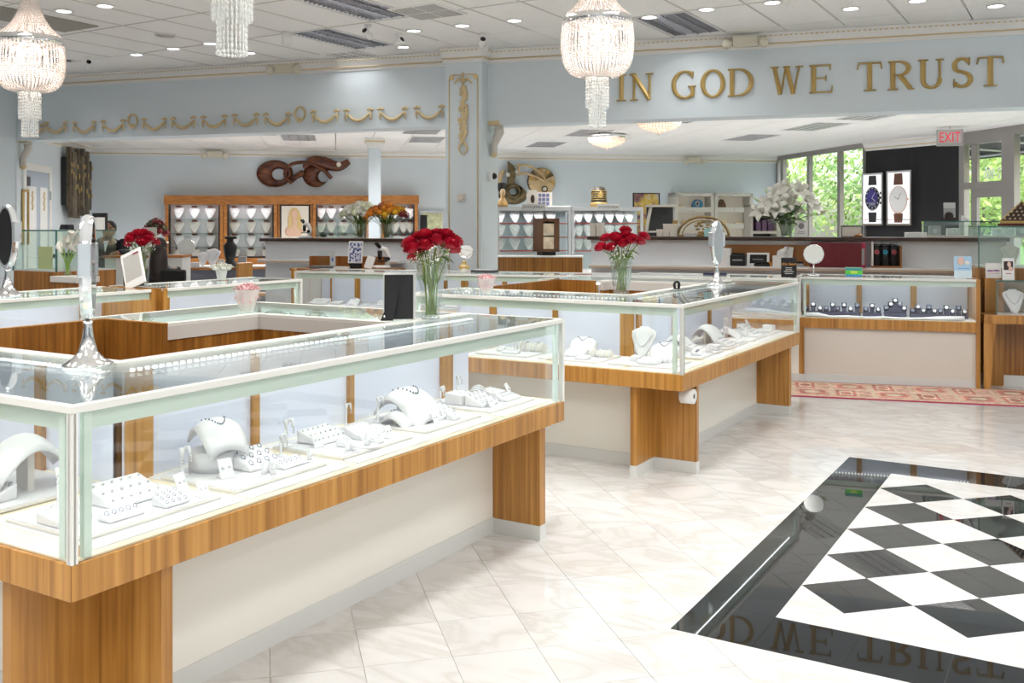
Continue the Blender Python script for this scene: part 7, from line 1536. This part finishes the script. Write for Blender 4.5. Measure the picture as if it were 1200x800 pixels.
# dark red flower arrangement beyond the woman
pf = at(182, 283, 14.6); t = thing('flower_pedestal', 'slim white stand under the dark red flowers', 'stand', (pf[0], 14.6, 0), 0); part('column', MB().box(-.12, .12, -.12, .12, 0, 1.22), WHITE, t); part('top', MB().box(-.15, .15, -.15, .15, 1.22, 1.245), WHITE, t)
t = thing('dark_flowers', 'dark red and green flower ball behind the seated woman', 'flowers', (pf[0], 14.6, 1.247), 0); part('pot', MB().lathe([(.06, 0), (.08, .1), (.07, .1)], 14), WHITE, t)
MSD = [ruff_mb(.06, 16, 60+k).mesh('bloom', c) for k, c in enumerate((DRED, mat('dull_green', (.09, .11, .05), .6), DRED))]
for k in range(26): f = math.sqrt((k+.5)/26); a = k*2.4; link('bloom', MSD[k % 3], t, (.17*f*math.cos(a), .15*f*math.sin(a), .10+.20*(1-f*f)), Vector((math.cos(a)*f, math.sin(a)*f-.2, .4)).to_track_quat('Z', 'X').to_euler()[:])
solo('menu_card', 'tall cream card left of the dark red flowers', 'card', MB().box(-.09, .09, -.01, .01, 0, .26), SUEDE2, (at(176, 275, 14.2)[0], 14.2, 1.20), .2)
t = thing('card_stand', 'slim stand holding the tall cream card', 'stand', (at(176, 275, 14.2)[0], 14.2, 0), .2); part('post', MB().tube([(0, 0, .02), (0, 0, 1.2)], .02, 8), STEEL, t); part('foot', MB().lathe([(.15, 0), (.15, .02), (.03, .03)], 16), STEEL, t)
# ================================================================ BLACK WALL: watch posters, exit sign
BB = (W2-W1).normalized(); ba = math.atan2(BB.y, BB.x); BBN = Vector((BB.y, -BB.x))
def bw(px): return spt(px, W1, BB)
def bwz(px, py): s = bw(px); return EYE+(HY-py)*(W1+BB*s).y/FPX
GLOW = mat('lightbox_face', (.80, .81, .82), .5, emit=.55, ecol=(.95, .97, 1)); STRAP = mat('print_black_strap', (.03, .03, .035), .5); BRS = mat('print_brown_strap', (.16, .07, .045), .5); DIALB = mat('print_blue_dial', (.07, .06, .30), .4); RG = mat('print_rose_gold', (.72, .45, .32), .4); DIALW = mat('print_white_dial', (.74, .74, .74), .4, emit=.12); PGR = mat('print_grey_steel', (.25, .28, .33), .4)
def lightbox(px0, px1, y0, y1, lab):
    s0, s1 = bw(px0), bw(px1); z1, z0 = bwz((px0+px1)/2, y0), bwz((px0+px1)/2, y1); w, h = s1-s0, z1-z0; p = W1 + BB*s0 + BBN*.01
    t = thing('watch_lightbox', lab, 'poster', (p.x, p.y, z0), ba, 'backlit watch posters')
    part('frame', MB().box(0, w, -.10, 0, 0, .03).box(0, w, -.10, 0, h-.03, h).box(0, .03, -.10, 0, .03, h-.03).box(w-.03, w, -.10, 0, .03, h-.03), SILVER, t, .003); part('lit_face', MB().box(.03, w-.03, -.085, -.02, .03, h-.03), GLOW, t); return t, w, h
def el(cx, cz, rx, rz, n=28): return [(cx+rx*math.cos(2*PI*k/n), cz+rz*math.sin(2*PI*k/n)) for k in range(n)]
def flat(t, name, poly, d, m): part(name, MB().prism(poly, d, d+.003, TM((0, 0, 0), (PI/2, 0, 0))), m, t)
t, w, h = lightbox(1015, 1039.5, 203, 264, 'left backlit poster of a black and blue sports watch')
cx = w*.5
flat(t, 'upper_strap', [(cx-.17*w, .95*h), (cx+.17*w, .95*h), (cx+.2*w, .77*h), (cx-.2*w, .77*h)], .086, STRAP); flat(t, 'lower_strap', [(cx-.2*w, .25*h), (cx+.2*w, .25*h), (cx+.17*w, .06*h), (cx-.17*w, .06*h)], .086, STRAP)
flat(t, 'case', el(cx, .51*h, .36*w, .23*h), .086, PGR); flat(t, 'bezel', el(cx, .51*h, .33*w, .205*h), .0895, STRAP); flat(t, 'dial', el(cx, .52*h, .26*w, .165*h), .093, DIALB)
for k in range(12): a = k*PI/6; part('hour_mark', MB().ball((cx+.29*w*math.cos(a), -.094, .52*h+.185*h*math.sin(a)), (.012, .002, .012), 5, 3), WHITE, t)
flat(t, 'sub_dial_window', [(cx-.17*w, .44*h), (cx+.17*w, .44*h), (cx+.12*w, .38*h), (cx-.12*w, .38*h)], .0965, PGR)
for a, b in ((.6, .14), (2.2, .1)): part('hand', MB().box(-.004, .004, -.102, -.099, 0, b*h, TM((cx, 0, .52*h), (0, a, 0))), WHITE, t)
for zz in (.42, .52, .61): part('crown_button', MB().box(cx+.35*w, cx+.44*w, -.09, -.086, zz*h-.015, zz*h+.025), STRAP, t)
for x0, x1, m in ((.1, .28, mat('print_red', (.55, .08, .10), .5)), (.34, .56, PGR), (.66, .94, STRAP)): part('print_line', MB().box(x0*w, x1*w, -.088, -.085, .105*h, .12*h), m, t)
t, w, h = lightbox(1044, 1073, 200, 264, 'right backlit poster of a white dial dress watch'); cx = w*.47
flat(t, 'upper_strap', [(cx-.16*w, .95*h), (cx+.16*w, .95*h), (cx+.19*w, .74*h), (cx-.19*w, .74*h)], .086, BRS); flat(t, 'lower_strap', [(cx-.19*w, .22*h), (cx+.19*w, .22*h), (cx+.16*w, .05*h), (cx-.16*w, .05*h)], .086, BRS)
flat(t, 'case', el(cx, .47*h, .37*w, .255*h), .086, RG); flat(t, 'dial', el(cx, .475*h, .345*w, .238*h), .0895, DIALW)
for k in range(12): a = k*PI/6; part('hour_mark', MB().ball((cx+.29*w*math.cos(a), -.093, .475*h+.2*h*math.sin(a)), (.006, .002, .008), 5, 3), RG, t)
for a, b in ((.5, .13), (-1.0, .10)): part('hand', MB().box(-.003, .003, -.096, -.093, 0, b*h, TM((cx, 0, .475*h), (0, a, 0))), STRAP, t)
part('crown_button', MB().box(cx+.37*w, cx+.42*w, -.09, -.086, .455*h, .495*h), RG, t)
for x0, x1, m in ((.06, .22, bpy.data.materials['print_red']), (.28, .50, PGR), (.6, .92, STRAP)): part('print_line', MB().box(x0*w, x1*w, -.088, -.085, .10*h, .113*h), m, t)
p = at(1113, 165, 14.4); t = thing('exit_sign', 'red letter exit sign hanging from the rear ceiling', 'exit sign', (p[0], 14.4, EYE+(HY-171)*14.4/FPX), -.25)
part('housing', MB().box(-.18, .18, -.03, .03, 0, .045).box(-.18, -.165, -.03, .03, .045, .24).box(.165, .18, -.03, .03, .045, .24), mat('exit_grey', (.42, .40, .40), .5), t, .003); part('panel', MB().box(-.165, .165, -.006, .006, .045, .24), mat('exit_panel', (.62, .56, .56), .4), t)
tx = text_mb('EXIT', .2, .001); mm = MB(); mm.add([(v[0]*.72, -.008-v[2], v[1]*1.05) for v in tx.v], tx.f); part('exit_letters', mm, mat('exit_red', (.75, .03, .06), .5, emit=.35), t, loc=(0, 0, .06)); zt = EYE+(HY-171)*14.4/FPX
part('hanger', MB().tube([(0, 0, .24), (0, 0, ZL-zt)], .012, 6), SILVER, t); part('top_bar', MB().box(-.18, .18, -.02, .02, .24, .255), SILVER, t)
# ================================================================ RUNNER RUG before the watch case
r0 = Vector(gp(900, 463.2)); 
rm, tt, bb = nodes('rug_field'); n = tt.nodes.new('ShaderNodeTexVoronoi'); n.inputs['Scale'].default_value = 26; tco = tt.nodes.new('ShaderNodeTexCoord'); tt.links.new(tco.outputs['Object'], n.inputs['Vector']); r_ = ramp(tt, [(.1, (.60, .46, .32)), (.4, (.70, .58, .44)), (.6, (.55, .38, .28))]); tt.links.new(n.outputs['Distance'], r_.inputs[0]); tt.links.new(r_.outputs[0], bb.inputs['Base Color']); bb.inputs['Roughness'].default_value = .95
rug = thing('runner_rug', 'beige and red patterned runner rug before the watch case', 'rug', (r0.x, r0.y, .0005), -R(15.5)); Lr, Wr = 3.6, .86
CR = mat('rug_crimson', (.38, .03, .08), .95); RR = mat('rug_red', (.50, .20, .16), .95, var=.35); RB = mat('rug_beige', (.66, .55, .42), .95, var=.25); RP = mat('rug_rose', (.60, .36, .28), .95, var=.35)
part('backing', MB().box(-.2, Lr, 0, Wr, 0, .006), CR, rug); part('field', MB().box(-.2, Lr, .035, Wr-.035, .006, .008), rm, rug)
for k in range(11):
    x = -.1+k*.34
    for j, (y0, y1) in enumerate(((.10, .40), (.47, .77))):
        wd_ = .28 if (k+j) % 2 else .17; part('medallion', MB().box(x, x+wd_, y0, y1, .008, .0095), (RR, RP)[(k+j) % 2], rug); part('medallion_center', MB().box(x+.03, x+wd_-.03, y0+.05, y1-.05, .0095, .0105), (RB, RR)[(k+j) % 2], rug); part('medallion_core', MB().ball((x+wd_/2, (y0+y1)/2, .0105), (wd_*.28, .07, .001), 8, 4), (RR, RB)[(k+j) % 2], rug)
        if wd_ < .2:
            for i in range(2): part('small_square', MB().box(x+.195, x+.30, y0+.02+i*.15, y0+.13+i*.15, .008, .0095), RP, rug)
# ================================================================ PAPER ROLL under the second island corner
p = FB(-.03, .26); q = FB(.02, .22); t = thing('paper_roll', 'white paper roll hanging under the corner of the second case', 'paper roll', (*FB(-.05, .215), .48), RZ)
part('roll', MB().lathe([(.016, -.04), (.045, -.04), (.045, .04), (.016, .04), (.016, -.04)], 24, TM((0, 0, 0), (0, PI/2, 0)), cap=False), WHITE, t); part('core', MB().lathe([(.016, -.038), (.016, .038)], 14, TM((0, 0, 0), (0, PI/2, 0))), DARKB, t); part('bracket', MB().tube([(-.06, 0, .062), (-.06, 0, 0), (.03, 0, 0)], .005, 6), SILVER, t)
# ================================================================ OUTSIDE: trees, awning
LV = [mat('leaf_bright', (.50, .66, .16), .6, var=.25), mat('leaf_mid', (.32, .50, .12), .6, var=.25), mat('leaf_deep', (.17, .31, .08), .6, var=.25)]; BARKM = mat('trunk_bark', (.12, .09, .06), .8)
def tree(loc, h, r, m, lab, seed, n=2600):
    random.seed(seed); t = thing('tree', lab, 'tree', loc, 0, 'trees outside the shop windows'); part('trunk', MB().tube([(0, 0, 0), (.1, .05, h*.4), (.0, .1, h*.75)], [.16, .12, .06], 8), BARKM, t)
    m_ = MB(); C_ = [(random.uniform(-1, 1)*r*.6, random.uniform(-1, 1)*r*.6, h*random.uniform(.35, .95), r*random.uniform(.35, .6)) for _ in range(14)]
    for k in range(n):
        c = random.choice(C_); a = random.uniform(0, 6.28); b = math.acos(random.uniform(-1, 1)); rr = c[3]*random.uniform(.6, 1.05); o = Vector((c[0]+rr*math.sin(b)*math.cos(a), c[1]+rr*math.sin(b)*math.sin(a), c[2]+rr*math.cos(b)*.8))
        u = Vector((random.uniform(-1, 1), random.uniform(-1, 1), random.uniform(-1, 1))).normalized(); v = u.orthogonal().normalized(); s = random.uniform(.06, .13); m_.add([o-u*s, o+v*s*.5, o+u*s, o-v*s*.5], [(0, 1, 2, 3)])
    part('crown', m_, m, t, stuff=True)
for k, (x, y, h, r, mi, lab) in enumerate(((10.4, 26.5, 4.4, 2.4, 1, 'bushy tree beyond the left window panes'), (8.3, 29.5, 5.2, 2.6, 0, 'bright tree far beyond the window corner'), (10.6, 22.2, 4.2, 2.0, 0, 'bright tree outside the right window pane'), (13.2, 24.0, 5.0, 2.6, 2, 'darker tree behind the bright tree'), (10.9, 18.2, 3.6, 1.9, 0, 'bright yellow green tree outside the entrance'), (13.8, 20.0, 4.8, 2.6, 1, 'tree behind the entrance tree'), (12.6, 15.2, 3.4, 2.0, 0, 'bright tree right of the entrance'), (16.0, 30.0, 6.0, 3.4, 2, 'tall dark tree at the back of the lot'), (6.5, 34, 6, 3.2, 1, 'tall tree behind the left panes'), (17, 17.5, 5.5, 3.2, 1, 'tall tree far right of the entrance'), (14, 28.5, 5.5, 3, 0, 'bright tree in the middle distance'))):
    tree((x, y, -.12), h, r, LV[mi], lab, 40+k)
pa = W2 - WD*2.5 + Vector((.12, .02)); t = thing('awning', 'dark fabric awning over the entrance with pale frame', 'awning', (pa.x, pa.y, 0), math.atan2(WD.y, WD.x))
part('fabric', MB().add([(0, 0, 3.12), (8.7, 0, 3.12), (8.7, 1.5, 2.80), (0, 1.5, 2.80)], [(0, 1, 2, 3)]), mat('awning_black', (.03, .035, .04), .8), t, thick=.02); part('valance', MB().box(0, 8.7, 1.49, 1.5, 2.68, 2.80), bpy.data.materials['awning_black'], t)
for z, yy in ((2.72, 1.44), (2.92, .8)): part('frame_bar', MB().tube([(0, yy, z), (8.7, yy, z)], .02, 6), WHITE, t)
for x in (.6, 1.8, 3.0, 4.2, 5.4, 6.6): part('frame_strut', MB().tube([(x, 0, 2.8), (x, 1.44, 2.72)], .018, 6), WHITE, t)
